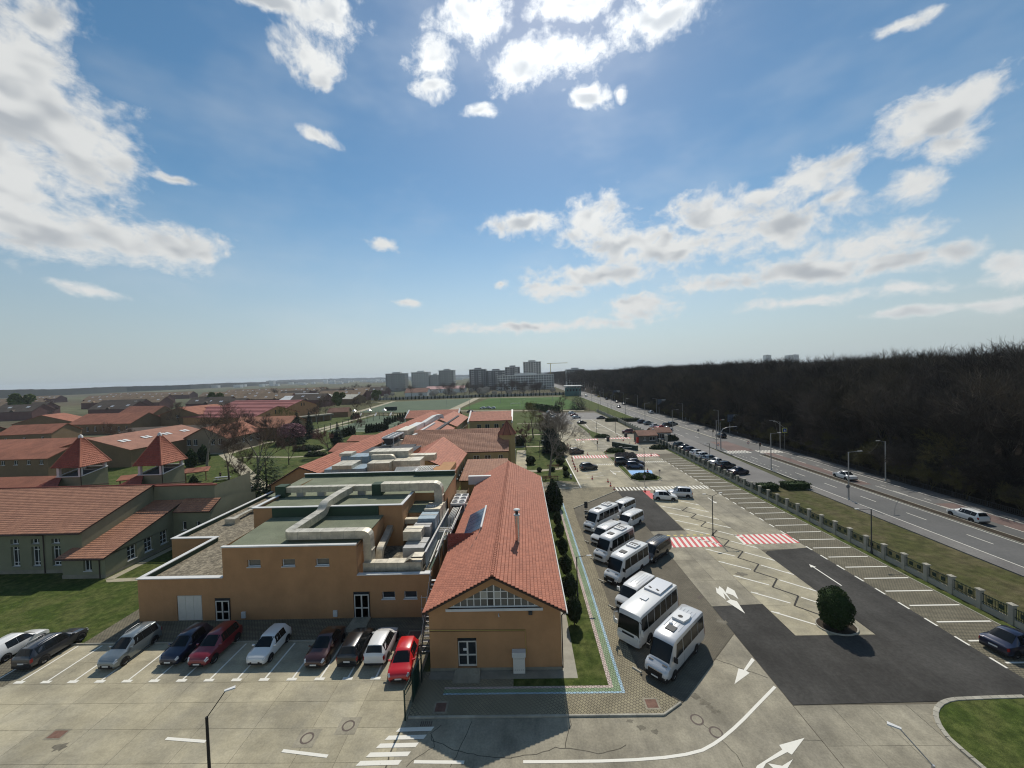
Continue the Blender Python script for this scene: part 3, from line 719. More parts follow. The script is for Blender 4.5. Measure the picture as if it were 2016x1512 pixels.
# sports grounds
sheet('sports_pitch', [G(*p) for p in ((905, 806), (1143, 806), (1122, 781), (963, 784))], -0.03, pitchm)
path('pitch_path', [G(*p) for p in ((1150, 808), (880, 809))], 4.0); path('pitch_path', [G(*p) for p in ((1125, 780.5), (940, 784), (730, 793))], 5.0)
path('pitch_path', [G(*p) for p in ((880, 812), (940, 783))], 7.0, -0.028)
sheet('turf_pitch', [G(*p) for p in ((706, 812), (870, 812), (938, 784), (775, 791))], -0.03, turfm)
path('turf_path', [G(*p) for p in ((700, 812), (775, 790))], 5.0, -0.025)
sheet('ball_court', [G(*p) for p in ((640, 850), (770, 850), (835, 822), (742, 818))], -0.03, turfm)
path('court_path', [G(*p) for p in ((610, 850), (740, 815), (850, 818))], 4.0, -0.024)
for k in range(5): path('court_line', [G(650 + 30 * k, 848 - 5 * k), G(760 + 20 * k, 850 - 6 * k)], 0.3, -0.02, wpaint)
# ------------------------------------------------------------------ building helpers
def TF(y): return lambda u, v, w: (u, y + w, v)            # wall facing the camera side (-Y)
def TE(x): return lambda u, v, w: (x - w, u, v)            # wall facing +X
def TW(x): return lambda u, v, w: (x + w, -u, v)           # wall facing -X (u = -y)
def wall(mb, u0, u1, v0, v1, holes, T, dep=0.22, thick=0.3):
    us = sorted({u0, u1, *[h[0] for h in holes], *[h[1] for h in holes]}); vs = sorted({v0, v1, *[h[2] for h in holes], *[h[3] for h in holes]})
    for a, b in zip(us[:-1], us[1:]):
        for c, d in zip(vs[:-1], vs[1:]):
            mu, mv = (a + b) / 2, (c + d) / 2
            if any(h[0] < mu < h[1] and h[2] < mv < h[3] for h in holes): continue
            mb.quad(T(a, c, 0), T(b, c, 0), T(b, d, 0), T(a, d, 0))
    for a, b, c, d in holes:
        mb.quad(T(a, c, 0), T(a, d, 0), T(a, d, dep), T(a, c, dep)); mb.quad(T(b, d, 0), T(b, c, 0), T(b, c, dep), T(b, d, dep))
        mb.quad(T(a, d, 0), T(b, d, 0), T(b, d, dep), T(a, d, dep)); mb.quad(T(b, c, 0), T(a, c, 0), T(a, c, dep), T(b, c, dep))
    return mb
WC = {}
def win_meshes(w_, h_, nx, ny, splits=None, fr=0.07):
    key = (round(w_, 2), round(h_, 2), nx, ny, splits)
    if key in WC: return WC[key]
    f = MB(); hw = w_ / 2
    f.box(-hw, -hw + fr, -0.03, 0.05, 0, h_); f.box(hw - fr, hw, -0.03, 0.05, 0, h_)
    f.box(-hw + fr, hw - fr, -0.03, 0.05, 0, fr); f.box(-hw + fr, hw - fr, -0.03, 0.05, h_ - fr, h_)
    xs_ = [-hw + fr + (w_ - 2 * fr) * k / nx for k in range(nx + 1)]
    zs_ = [fr + (h_ - 2 * fr) * (splits[k - 1] if splits and 0 < k < ny else k / ny) for k in range(ny + 1)]
    for x in xs_[1:-1]: f.box(x - .035, x + .035, -0.028, 0.045, fr, h_ - fr)
    for z in zs_[1:-1]: f.box(-hw + fr, hw - fr, -0.026, 0.04, z - .035, z + .035)
    pn = [(MB().quad((xs_[i] + .02, 0.02, zs_[k] + .02), (xs_[i + 1] - .02, 0.02, zs_[k] + .02), (xs_[i + 1] - .02, 0.02, zs_[k + 1] - .02), (xs_[i] + .02, 0.02, zs_[k + 1] - .02))).mesh('pane') for i in range(nx) for k in range(ny)]
    sl = MB().box(-hw - .06, hw + .06, -0.3, -0.02, -0.06, 0.012).mesh('sill')
    WC[key] = (f.mesh('window'), pn, sl); return WC[key]
def window(par, loc, rz, w_, h_, nx=2, ny=1, splits=None, sill=True, g=None, name='window'):
    fm, pn, sl = win_meshes(w_, h_, nx, ny, splits)
    o = link(name, fm, whitem, par, loc, rz)
    for p in pn: link('pane', p, g or glass, o)
    if sill: link('sill', sl, coping, o)
    return o
def fill(par, holes, T, rz, dep=0.18, nx=2, ny=1, splits=None, sill=True, g=None, name='window'):
    for a, b, c, d in holes:
        window(par, T((a + b) / 2, c, dep), rz, b - a - 0.02, d - c - 0.02, nx, ny, splits, sill, g, name)
def tile_slope(A, B, C, D, tw=0.33, tl=0.4, amp=0.035, step=0.03, seg=4):
    """pan tiles laid on the slope A,B (eave) C,D (ridge)"""
    A, B, C, D = map(Vector, (A, B, C, D)); nn = (B - A).cross(D - A).normalized()
    nu = max(1, round(max((B - A).length, (C - D).length) / tw)); nv = max(1, round(((D + C) / 2 - (A + B) / 2).length / tl))
    rows = []
    for k in range(nv): rows += [(k / nv, 0.0), ((k + 0.28) / nv, step), ((k + 0.999) / nv, 0.004)]
    mb = MB(); W_ = nu * seg + 1; uvv = []
    for v, h in rows:
        L_ = A + (D - A) * v; Rr = B + (C - B) * v
        for i in range(W_):
            u = i / (W_ - 1); ph = (i % seg) / seg
            mb.v.append(tuple(L_ + (Rr - L_) * u + nn * (h + amp * math.sin(math.pi * ph) ** 1.0)))
            uvv.append((u * nu, v * nv))
    mb.uv = []
    for r in range(len(rows) - 1):
        for i in range(W_ - 1):
            q = (r * W_ + i, r * W_ + i + 1, (r + 1) * W_ + i + 1, (r + 1) * W_ + i)
            mb.f.append(q); mb.sm.append(False)
            cu = i // seg + 0.5; cv = r // 3 + 0.5
            mb.uv.append([(cu, cv)] * 4)
    return mb
def tiled(par, A, B, C, D, m, tw=0.33, tl=0.4, amp=0.035, step=0.03, seg=4, th=0.16, under=None):
    A, B, C, D = map(Vector, (A, B, C, D)); nn = (B - A).cross(D - A).normalized() * -0.01
    r = MB().slab(A + nn, B + nn, C + nn, D + nn, th).build('roof', under or brown_m, par)
    t = tile_slope(A, B, C, D, tw, tl, amp, step, seg).build('tiles', m, r); t['kind'] = 'stuff'
    return r
def plain_roof(par, A, B, C, D, m, th=0.2, name='roof'): return MB().slab(A, B, C, D, th).build(name, m, par)
def gable_house(par, x0, x1, y0, y1, eave, ridge, axis, wm, rm, ov=0.4, tiles=None, fh=(), eh=(), wh=(), nx=2, ny=1, z0=-0.1, rx=None, dep=0.2, splits=None):
    """gabled block; axis 'y': ridge along Y. fh / eh: openings in the front and the +X wall"""
    w_ = MB()
    wall(w_, x0, x1, z0, eave, list(fh), TF(y0), dep); wall(w_, y0, y1, z0, eave, list(eh), TE(x1), dep); wall(w_, -y1, -y0, z0, eave, list(wh), TW(x0), dep)
    w_.quad((x1, y1, z0), (x0, y1, z0), (x0, y1, eave), (x1, y1, eave))
    k = (ridge - eave)
    if axis == 'y':
        mx_ = rx if rx is not None else (x0 + x1) / 2
        for yy_, fl in ((y0, 0), (y1, 1)):
            tri = [(x0, yy_, eave), (x1, yy_, eave), (mx_, yy_, ridge)]
            w_.add(tri, [(0, 1, 2) if not fl else (2, 1, 0)])
        sl_, sr_ = k / (mx_ - x0), k / (x1 - mx_)
        quads = [((x0 - ov, y1 + ov, eave - sl_ * ov), (x0 - ov, y0 - ov, eave - sl_ * ov), (mx_, y0 - ov, ridge), (mx_, y1 + ov, ridge)),
                 ((x1 + ov, y0 - ov, eave - sr_ * ov), (x1 + ov, y1 + ov, eave - sr_ * ov), (mx_, y1 + ov, ridge), (mx_, y0 - ov, ridge))]
    else:
        my_ = rx if rx is not None else (y0 + y1) / 2
        for xx_, fl in ((x0, 0), (x1, 1)):
            tri = [(xx_, y0, eave), (xx_, y1, eave), (xx_, my_, ridge)]
            w_.add(tri, [(0, 1, 2) if fl else (2, 1, 0)])
        sf, sb = k / (my_ - y0), k / (y1 - my_)
        quads = [((x0 - ov, y0 - ov, eave - sf * ov), (x1 + ov, y0 - ov, eave - sf * ov), (x1 + ov, my_, ridge), (x0 - ov, my_, ridge)),
                 ((x1 + ov, y1 + ov, eave - sb * ov), (x0 - ov, y1 + ov, eave - sb * ov), (x0 - ov, my_, ridge), (x1 + ov, my_, ridge))]
    w_.build('wall', wm, par)
    for q in quads:
        q = [(p[0], p[1], p[2] + 0.17) for p in q]
        if tiles: tiled(par, *q, rm, *tiles)
        else: plain_roof(par, *q, rm)
    fill(par, fh, TF(y0), 0, dep - .04, nx, ny, splits); fill(par, eh, TE(x1), math.pi / 2, dep - .04, nx, ny, splits); fill(par, wh, TW(x0), -math.pi / 2, dep - .04, nx, ny, splits)
def ridge_caps(par, a, b, m, step=0.4, r=0.13):
    a, b = Vector(a), Vector(b); n = int((b - a).length / step); mb = MB(); d = (b - a).normalized(); up = Vector((0, 0, 1)); up = (up - d * up.dot(d)).normalized(); s_ = d.cross(up)
    for k in range(n):
        p = a + (b - a) * (k / n); q = a + (b - a) * ((k + 1.05) / n); ra, rb = r * 1.12, r * 0.92
        vs = [p + s_ * (ra * math.cos(t_)) + up * (ra * math.sin(t_)) for t_ in (0, .8, 1.57, 2.34, 3.14)] + [q + s_ * (rb * math.cos(t_)) + up * (rb * math.sin(t_)) for t_ in (0, .8, 1.57, 2.34, 3.14)]
        mb.add(vs, [(i, i + 1, i + 6, i + 5) for i in range(4)] + [(0, 4, 3, 2, 1)])
    o = mb.build('ridge_tiles', m, par); o['kind'] = 'stuff'; return o
def double_door(par, loc, rz, w_, h_, m, panes=2):
    f = MB(); hw = w_ / 2
    f.box(-hw, -hw + .09, -.03, .05, 0, h_); f.box(hw - .09, hw, -.03, .05, 0, h_); f.box(-hw + .09, hw - .09, -.03, .05, h_ - .1, h_); f.box(-.07, .07, -.032, .05, 0, h_ - .1)
    f.box(-hw + .09, hw - .09, -.028, .045, 0, .14); f.box(-hw + .09, hw - .09, -.028, .045, h_ * .42, h_ * .42 + .12)
    d = f.build('door', m, par, loc, rz)
    for sx in (-1, 1):
        for z0, z1 in ((.14, h_ * .42), (h_ * .42 + .12, h_ - .1)):
            a, b = (-hw + .1, -.06) if sx < 0 else (.06, hw - .1)
            MB().quad((a, .02, z0), (b, .02, z0), (b, .02, z1), (a, .02, z1)).build('pane', glass, d)
    MB().box(.09, .12, -.08, -.03, h_ * .42, h_ * .55).build('handle', steel, d)
    return d

# ------------------------------------------------------------------ gabled ochre building
t = thing('gabled_building', 'long ochre building with red tiled gable roof and big triangular window', 'building', (0, 0, 0))
x0, x1, yf, yb_, ev, rg = -8.58, 2.75, 32.38, 74.0, 5.55, 8.45
mx_ = -2.97
T0 = TF(yf)
wm_ = MB()
dh = (-6.2, -4.55, 0.25, 2.95)
wall(wm_, x0, x1, 0.35, 5.5, [dh], T0, 0.35)
# gable with the triangular opening
gl, gr, gb = -7.0, 1.15, 5.5
slope = (rg - ev) / (mx_ - x0); gt = gb + (mx_ - gl) * slope * 0.985
ap = (mx_, gt)
top = rg
def Q(u, v): return (u, yf, v)
wm_.add([Q(x0, 5.5), Q(gl, gb), Q(mx_, gt), Q(mx_, top), Q(x0, ev)], [(0, 1, 2, 3, 4)])
wm_.add([Q(gr, gb), Q(x1, 5.5), Q(x1, ev), Q(mx_, top), Q(mx_, gt)], [(0, 1, 2, 3, 4)])
for a, b in (((gl, gb), (mx_, gt)), ((mx_, gt), (gr, gb)), ((gr, gb), (gl, gb))):
    wm_.quad(Q(*a), Q(*b), (b[0], yf + .3, b[1]), (a[0], yf + .3, a[1]))
wall(wm_, yf, yb_, 0.35, ev, [], TE(x1)); wall(wm_, -yb_, -yf, 0.35, ev, [], TW(x0))
wm_.quad((x1, yb_, 0), (x0, yb_, 0), (x0, yb_, ev), (x1, yb_, ev)); wm_.add([(x0, yb_, ev), (x1, yb_, ev), (mx_, yb_, rg)], [(2, 1, 0)])
wm_.build('wall', stucco, t)
pm = MB(); wall(pm, x0 - .02, dh[0], -0.1, 0.35, [], TF(yf - .03)); wall(pm, dh[1], x1 + .02, -0.1, 0.35, [], TF(yf - .03)); wall(pm, yf - .03, yb_, -0.1, .35, [], TE(x1 + .03)); wall(pm, -yb_, -yf, -0.1, .35, [], TW(x0 - .03)); pm.build('plinth', plinth, t)
double_door(t, (-5.375, yf + .28, 0.3), 0, 1.62, 2.2, white_door)
MB().quad((-6.18, yf + .3, 2.5), (-4.57, yf + .3, 2.5), (-4.57, yf + .3, 2.93), (-6.18, yf + .3, 2.93)).build('transom', glass, t)
MB().quad((-5.75, yf + .26, 1.65), (-5.42, yf + .26, 1.65), (-5.42, yf + .26, 1.88), (-5.75, yf + .26, 1.88)).build('notice', plate, t)
rp = MB().add([(-6.5, 31.0, 0.1), (-4.2, 31.0, 0.1), (-4.3, yf, .3), (-6.4, yf, .3), (-6.5, 31.0, .0), (-4.2, 31.0, .0), (-4.3, yf, 0), (-6.4, yf, 0)], [(0, 1, 2, 3), (4, 5, 1, 0), (5, 6, 2, 1), (7, 4, 0, 3)]).build('door_ramp', concrete_g, t)
# triangular window: frame, mullions, one pane object per square
wf = MB(); yw = yf + .2
cols = 14; cw = (gr - gl) / cols
def topz(u): return gb + (1 - abs(u - mx_) / ((gr - gl) / 2)) * (gt - gb) if abs(u - mx_) < (gr - gl) / 2 else gb
rows_z = [gb + .12 + k * 0.62 for k in range(6)]
for k in range(cols + 1):
    u = gl + cw * k; zt = topz(u) - .03
    if zt - gb > .1: wf.box(u - .035 if k != 7 else u - .055, u + .035 if k != 7 else u + .055, yw - .04, yw + .04, gb + .1, zt)
for z in rows_z[1:5]:
    hwid = (gr - gl) / 2 * (1 - (z - gb) / (gt - gb)) - .1
    if hwid > .1: wf.box(mx_ - hwid, mx_ + hwid, yw - .035, yw + .035, z - .03, z + .03)
wf.box(gl, gr, yw - .05, yw + .05, gb, gb + .12)
for a, b in (((gl, gb), (mx_, gt)), ((mx_, gt), (gr, gb))):
    wf.tube([(a[0], yw, a[1] + .02), (b[0], yw, b[1] - .02)], .06, 4)
tw_ = wf.build('gable_window', whitem, t)
for k in range(cols):
    a = gl + cw * k; b = a + cw; zz = rows_z[:1]
    for r_ in range(5):
        z0_, z1_ = rows_z[r_], rows_z[r_ + 1]
        pa, pb = min(z1_, topz(a)), min(z1_, topz(b))
        if max(pa, pb) - z0_ < .08: continue
        pts = [(a, yw, min(z0_, topz(a))), (b, yw, min(z0_, topz(b))), (b, yw, pb), (a, yw, pa)]
        g_ = glass if (k, r_) == (6, 0) else (mat('whitened_pane', (0.42, 0.40, 0.35), .5, .05, 2) if (k, r_) in ((5, 1), (7, 1)) else glass_l)
        MB().quad(*pts).build('pane', g_, tw_)
MB().box(gl - .1, gr + .1, yf - .06, yf + .2, gb - .22, gb + .0).build('sill', coping, tw_)
MB().box(0.0, .34, yf - .14, yf, 4.95, 5.25).build('vent_box', dgrey, t)
MB().tube([(-2.55, yf, 5.0), (-2.55, yf - .18, 5.0), (-2.5, yf - .25, 4.9)], .05, 6).build('camera_bracket', coping, t)
gp_ = MB().tube([(x0, yf - .07, 3.7), (-.32, yf - .07, 3.62), (-.28, yf - .07, 1.55), (-.5, yf - .07, 1.5)], .035, 6).build('gas_pipe', mat('pipe_yellow', (.5, .38, .12), .5, .05, 1), t)
MB().tube([(x0, yf - .045, 3.6), (-.38, yf - .045, 3.52)], .02, 5).build('cable', black, t)
b_ = MB().box(-1.42, -.42, yf - .45, yf - .04, 0.12, 1.55).build('meter_box', white_door, t)
MB().box(-1.5, -.34, yf - .52, yf - .02, 1.555, 1.95).build('lid', coping, b_)
for k in range(5): MB().box(-1.3 + .17 * k, -1.19 + .17 * k, yf - .457, yf - .45, 1.38, 1.41).build('vent_slot', dgrey, b_); MB().box(-1.3 + .17 * k, -1.19 + .17 * k, yf - .457, yf - .45, .42, .45).build('vent_slot', dgrey, b_)
ovx, zo = 0.42, slope * 0.42
ya, yb2 = 31.75, 74.4
tiled(t, (3.17, ya, ev - zo + .15), (3.17, yb2, ev - zo + .15), (mx_, yb2, rg + .15), (mx_, ya, rg + .15), tiles_b, .30, .36, .035, .085, 4)
tiled(t, (-9.0, yb2, ev - zo + .15), (-9.0, ya, ev - zo + .15), (mx_, ya, rg + .15), (mx_, yb2, rg + .15), tiles_b, .30, .36, .035, .085, 4)
ridge_caps(t, (mx_, ya, rg + .17), (mx_, yb2, rg + .17), tiles_b, .36, .15)
MB().tube([(3.25, ya, ev - zo + .05), (3.25, yb2, ev - zo + .05)], .07, 6).build('gutter', coping, t)
MB().tube([(3.1, 32.2, ev - .35), (2.82, 32.3, ev - .7), (2.82, 32.3, .3)], .05, 6).build('downpipe', brown_m, t)
# dormer end and parapet piece on the flat-roof side
tiled(t, (-9.1, 43.4, 5.3), (-8.9, 43.4, 5.3), (-5.6, 44.2, 7.15), (-9.1, 44.2, 7.15), tiles_dk, .3, .3, .02, .03, 2)
MB().box(-10.2, -6.0, 69.4, 70.2, 5.6, 7.1).build('parapet_block', coping, t)
# solar panel and flue
s_ = thing('solar_collector', 'blue solar collector panel tilted on the red tiled roof', 'solar panel', (0, 0, 0))
pl_ = [Vector(p) for p in ((-7.5, 44.9, 6.35), (-5.3, 44.6, 7.55), (-5.3, 51.2, 7.75), (-7.5, 51.5, 6.55))]
fr_ = MB().slab(*[p + Vector((0, 0, .02)) for p in pl_], .12).build('frame', chrome, s_)
for k in range(5):
    a = pl_[0].lerp(pl_[3], (k + .04) / 5); b = pl_[1].lerp(pl_[2], (k + .04) / 5); c_ = pl_[1].lerp(pl_[2], (k + .96) / 5); d_ = pl_[0].lerp(pl_[3], (k + .96) / 5)
    up = Vector((-.3, 0, 1)) * .035
    MB().quad(a.lerp(b, .03) + up, a.lerp(b, .93) + up, d_.lerp(c_, .93) + up, d_.lerp(c_, .03) + up).build('panel', solar, s_)
MB().tube([pl_[1] + Vector((.05, -.1, .1)), pl_[2] + Vector((.05, .1, .1))], .13, 8).build('header_tank', coping, s_)
MB().tube([(-5.25, 44.5, 7.6), (-5.4, 43.2, 7.4), (-6.0, 40.2, 7.05)], .05, 5).build('pipe', black, s_)
f_ = thing('flue_pipe', 'tall stainless flue with two round caps on the red tiled roof', 'chimney', (-.92, 40.6, 7.35))
MB().tube([(0, 0, -.4), (0, 0, 3.1)], .22, 14).build('pipe', chrome, f_)
for z_ in (3.1, 3.65): MB().lathe([(0, z_ + .16), (.34, z_ + .1), (.36, z_ + .02), (.05, z_)], 16).build('cap', coping, f_)
MB().tube([(0, 0, 3.1), (0, 0, 3.7)], .17, 10).build('vent', dgrey, f_)
h_ = MB().box(-.18, .62, -.9, .5, -.55, -.1).build('roof_hatch', coping, f_); h_.location = (.55, .2, .02); h_.rotation_euler = (0, R(27), 0)

# ------------------------------------------------------------------ flat-roofed ochre building with plant on the roof
a_ = thing('flat_roofed_building', 'ochre flat-roofed building with green membrane roofs and white copings', 'building')
ya_ = 39.8
holes = [(-37.7, -34.95, .1, 2.85), (-33.4, -31.95, .1, 2.5), (-18.4, -16.85, .1, 2.92), (-15.45, -14.05, 2.1, 2.9), (-13.1, -11.7, 2.1, 2.9)]
hi = [(-29.8, -28.35, 5.8, 6.58), (-26.05, -24.62, 5.8, 6.58), (-22.4, -20.95, 5.8, 6.58)]
w_ = MB()
wall(w_, -41.9, -32.5, -.1, 4.7, [h for h in holes if h[0] < -33.5], TF(ya_)); wall(w_, -32.5, -18.0, -.1, 7.95, hi, TF(ya_)); wall(w_, -18.0, -10.35, -.1, 4.72, [h for h in holes if h[0] > -17], TF(ya_))
wall(w_, -41.9, -32.5, 4.69, 4.7, [], TF(ya_))
# the two doors straddling the height change are cut as openings of their own walls
w_.build('wall', stucco, a_)
w2 = MB()
wall(w2, ya_, 47.9, 4.0, 7.95, [], TE(-18.0)); wall(w2, -48, -ya_, 4.0, 7.95, [], TW(-32.5))
wall(w2, -34.8, -15.6, 4.0, 9.35, [], TF(48.0)); wall(w2, 48.0, 54.0, 4.0, 9.35, [], TE(-15.6)); wall(w2, -62, -48, 4, 9.3, [], TW(-34.8)); wall(w2, 54.0, 63.0, 4.0, 9.0, [], TE(-11.3)); wall(w2, -15.6, -11.3, 4.0, 9.0, [], TF(54.0))
wall(w2, ya_, 71, -.1, 4.7, [], TE(-10.35)); wall(w2, -50.2, -ya_, -.1, 4.7, [], TW(-41.9)); wall(w2, -47.8, -41.9, -.1, 4.7, [], TF(50.2)); wall(w2, -71, -50.2, -.1, 4.7, [], TW(-47.8))
w2.build('wall', stucco, a_)
MB().box(-41.6, -10.6, 40.0, 50.4, 3.9, 4.15).build('gravel_roof', gravel, a_)
MB().box(-47.5, -10.6, 50.4, 71, 3.9, 4.16).build('gravel_roof', gravel, a_)
def membrane(x0, x1, y0, y1, z0, z1, st):
    n = int((x1 - x0) / st + .5)
    for k in range(n):
        xa, xb = x0 + (x1 - x0) * k / n, x0 + (x1 - x0) * (k + 1) / n + .05
        dz = .004 * (k % 2)
        MB().slab((xa, y0, z0 + dz), (xb, y0, z0 + dz), (xb, y1, z1 + dz), (xa, y1, z1 + dz), .12).build('membrane_strip', memb, a_)
membrane(-32.4, -18.05, 39.95, 47.95, 7.75, 8.15, 1.02)
membrane(-34.7, -15.7, 48.1, 54.0, 9.0, 9.0, 1.05)
membrane(-37.0, -11.4, 54.0, 63.4, 9.0, 9.25, 1.1)
MB().box(-32.3, -18.6, 47.86, 47.99, 8.1, 9.33).build('dark_upstand', memb_dk, a_)
MB().box(-36.8, -18.0, 63.3, 63.5, 9.0, 9.75).build('dark_upstand', memb_dk, a_)
MB().box(-18.0, -11.4, 62.6, 62.8, 9.0, 9.9).build('dark_upstand', memb_dk, a_)
def cope(x0, x1, y0, y1, z, h=.09): MB().box(x0, x1, y0, y1, z, z + h).build('coping', coping, a_)
def para(x0, x1, y0, y1, z0, z1): MB().box(x0, x1, y0, y1, z0, z1).build('parapet', memb_dk, a_)
para(-41.87, -32.5, 39.84, 40.1, 4.1, 4.68); para(-41.87, -41.6, 40.1, 50.17, 4.1, 4.68); para(-47.77, -41.63, 50.23, 50.5, 4.1, 4.68); para(-47.77, -47.5, 50.5, 71, 4.1, 4.68); para(-17.97, -10.4, 39.84, 40.1, 4.1, 4.7); para(-10.6, -10.38, 40.1, 56, 4.1, 4.7)
cope(-42.0, -32.5, 39.68, 40.2, 4.7); cope(-42.0, -41.5, 40.2, 50.25, 4.705); cope(-47.9, -41.5, 50.1, 50.62, 4.71); cope(-47.9, -47.4, 50.62, 71, 4.7)
cope(-32.55, -18.0, 39.68, 40.05, 7.95, .13); cope(-18.0, -10.9, 39.68, 40.15, 4.72); cope(-10.9, -10.2, 39.66, 40.3, 4.73, .1)
cope(-34.95, -30.2, 47.85, 48.3, 9.36); cope(-28.4, -15.5, 47.85, 48.3, 9.36); cope(-30.2, -28.4, 47.86, 48.28, 9.35); cope(-15.9, -15.5, 48.3, 54, 9.36); cope(-34.95, -34.5, 48.3, 54.0, 9.36)
cope(-36.9, -18.0, 63.25, 63.6, 9.76); cope(-18.0, -11.3, 62.55, 62.85, 9.91); cope(-18.2, -17.8, 62.9, 64.5, 9.9)
MB().box(-15.5, -12.6, 50.5, 53.9, 4.1, 7.5).build('stair_head', stucco, a_); MB().slab((-15.6, 50.4, 7.55), (-12.4, 50.4, 7.55), (-12.4, 54, 7.9), (-15.6, 54, 7.9), .15).build('stair_head_roof', memb, a_)
fill(a_, hi, TF(ya_), 0, .2, 1, 1, g=glass_l); fill(a_, [h for h in holes if h[2] > 1], TF(ya_), 0, .2, 1, 1, g=glass)
gd = MB().box(-37.65, -35.0, ya_ + .05, ya_ + .2, .1, 2.8).build('garage_door', white_door, a_)
for k in range(3): MB().box(-37.62 + .885 * k, -36.78 + .885 * k, ya_ + .02, ya_ + .06, .14, 2.76).build('leaf', white_door, gd)
# doors next to the height change
for hx0, hx1, hz in ((-33.4, -31.95, 2.5), (-18.4, -16.85, 2.92)):
    MB().box(hx0 - .1, hx1 + .1, ya_ - .05, ya_ - .004, .1, hz + .02).build('door_reveal', brown_m, a_)
    double_door(a_, ((hx0 + hx1) / 2, ya_ - .07, .1), 0, hx1 - hx0, hz - .35, white_door)
    MB().quad((hx0, ya_ - .056, hz - .33), (hx1, ya_ - .056, hz - .33), (hx1, ya_ - .056, hz), (hx0, ya_ - .056, hz)).build('transom', glass, a_)
MB().add([(-18.6, 37.6, .1), (-16.6, 37.6, .1), (-16.7, ya_, .25), (-18.5, ya_, .25), (-18.6, 37.6, 0), (-16.6, 37.6, 0), (-16.7, ya_, 0), (-18.5, ya_, 0)], [(0, 1, 2, 3), (4, 5, 1, 0), (5, 6, 2, 1), (7, 4, 0, 3)]).build('door_ramp', concrete_g, a_)
for bx in (-30.42, -20.5): MB().box(bx - .22, bx + .22, ya_ - .14, ya_, .35, 1.0).build('service_box', coping, a_)
for bx, by in ((-34, 40.3), (-46.9, 56), (-46.9, 60)): pass
# rooftop furniture
v_ = thing('roof_vent', 'low grey vent box with duct lying on the gravel roof', 'vent', (-44.6, 58, 4.16))
MB().box(-.8, .8, -1.6, -.6, 0, .8).build('vent_box', duct, v_); MB().box(-.3, .3, -.6, 3.2, .4, .7).build('duct', duct, v_); MB().box(-.7, .7, 3.2, 4.2, .1, .9).build('vent_box', duct, v_)
for k in range(3): MB().box(-.04, .04, .2 + k, .28 + k, 0, .4).build('leg', steel, v_)
v2 = thing('roof_vent', 'small white flat-topped vent boxes in a row near the roof edge', 'vent', (-44.2, 65, 4.16))
for k in range(3): MB().box(-.5, .5, -.5 + k * 1.3, .5 + k * 1.3, 0, .6).build('vent_box', coping, v2)
def duct_run(name, par, pts, w_, h_, m=duct, seams=True):
    """rectangular duct along pts (centre line), rounded elbows"""
    P_ = [Vector(p) for p in pts]; out = []
    for i, p in enumerate(P_):
        if 0 < i < len(P_) - 1:
            a = (P_[i - 1] - p); b = (P_[i + 1] - p); r = min(a.length, b.length, w_ * .9) * .5
            p0, p1 = p + a.normalized() * r, p + b.normalized() * r
            for k in range(5):
                t_ = k / 4; out.append((p0 * (1 - t_) ** 2 + p * 2 * t_ * (1 - t_) + p1 * t_ ** 2))
        else: out.append(p)
    vs = []; n = len(out); side = None
    for i, p in enumerate(out):
        d = (out[min(i + 1, n - 1)] - out[max(i - 1, 0)]).normalized()
        s_ = Vector((d.y, -d.x, 0)); 
        if s_.length < .3: s_ = side if side else Vector((1, 0, 0))
        s_ = s_.normalized(); side = s_; u_ = s_.cross(d).normalized()
        if u_.z < -.01: u_ = -u_
        if abs(d.z) > .7: u_ = s_.cross(d).normalized()
        vs += [p - s_ * w_ / 2 - u_ * h_ / 2, p + s_ * w_ / 2 - u_ * h_ / 2, p + s_ * w_ / 2 + u_ * h_ / 2, p - s_ * w_ / 2 + u_ * h_ / 2]
    mb = MB().add(vs, [(i * 4 + k, i * 4 + (k + 1) % 4, i * 4 + 4 + (k + 1) % 4, i * 4 + 4 + k) for i in range(n - 1) for k in range(4)] + [(0, 1, 2, 3), (n * 4 - 1, n * 4 - 2, n * 4 - 3, n * 4 - 4)])
    o = mb.build(name, m, par)
    bm = bmesh.new(); bm.from_mesh(o.data); bmesh.ops.recalc_face_normals(bm, faces=bm.faces); bm.to_mesh(o.data); bm.free()
    if seams:      # standing flanges between duct lengths
        fl = MB()
        for i in range(len(P_) - 1):
            a, b = P_[i], P_[i + 1]; L_ = (b - a).length; n2 = int(L_ / 1.25); d = (b - a).normalized()
            s_ = Vector((d.y, -d.x, 0)); s_ = s_.normalized() if s_.length > .3 else Vector((1, 0, 0)); u_ = s_.cross(d).normalized()
            for k in range(1, n2):
                p = a + (b - a) * (k / n2)
                c8 = [p + s_ * (w_ / 2 + .018) * i_ + u_ * (h_ / 2 + .018) * j_ + d * q_ for q_ in (-.02, .02) for i_, j_ in ((-1, -1), (1, -1), (1, 1), (-1, 1))]
                fl.add(c8, [(0, 1, 2, 3), (7, 6, 5, 4), (0, 4, 5, 1), (1, 5, 6, 2), (2, 6, 7, 3), (3, 7, 4, 0)])
        if fl.v: fl.build('flanges', ductseam, o)['kind'] = 'stuff'
    return o
d_ = thing('roof_duct', 'bent galvanised duct crossing the green flat roof in a zigzag', 'duct')
def g3(px, py, z): p = G(px, py, z); return (p[0], p[1], z)
duct_run('duct', d_, [(-24.7, 53.3, 9.95), (-25.0, 50.6, 9.95), (-25.3, 47.6, 9.75), (-25.3, 46.9, 9.0), (-26.2, 41.5, 8.55), (-17.35, 41.5, 8.55), (-17.3, 41.5, 5.0)], 1.05, .85)
duct_run('duct', d_, [(-34.0, 53.9, 10.0), (-21.5, 53.9, 10.0)], .9, .75)
duct_run('duct', d_, [(-20.1, 53.6, 10.15), (-12.1, 53.6, 10.15), (-12.0, 53.6, 5.0)], 1.3, 1.1)
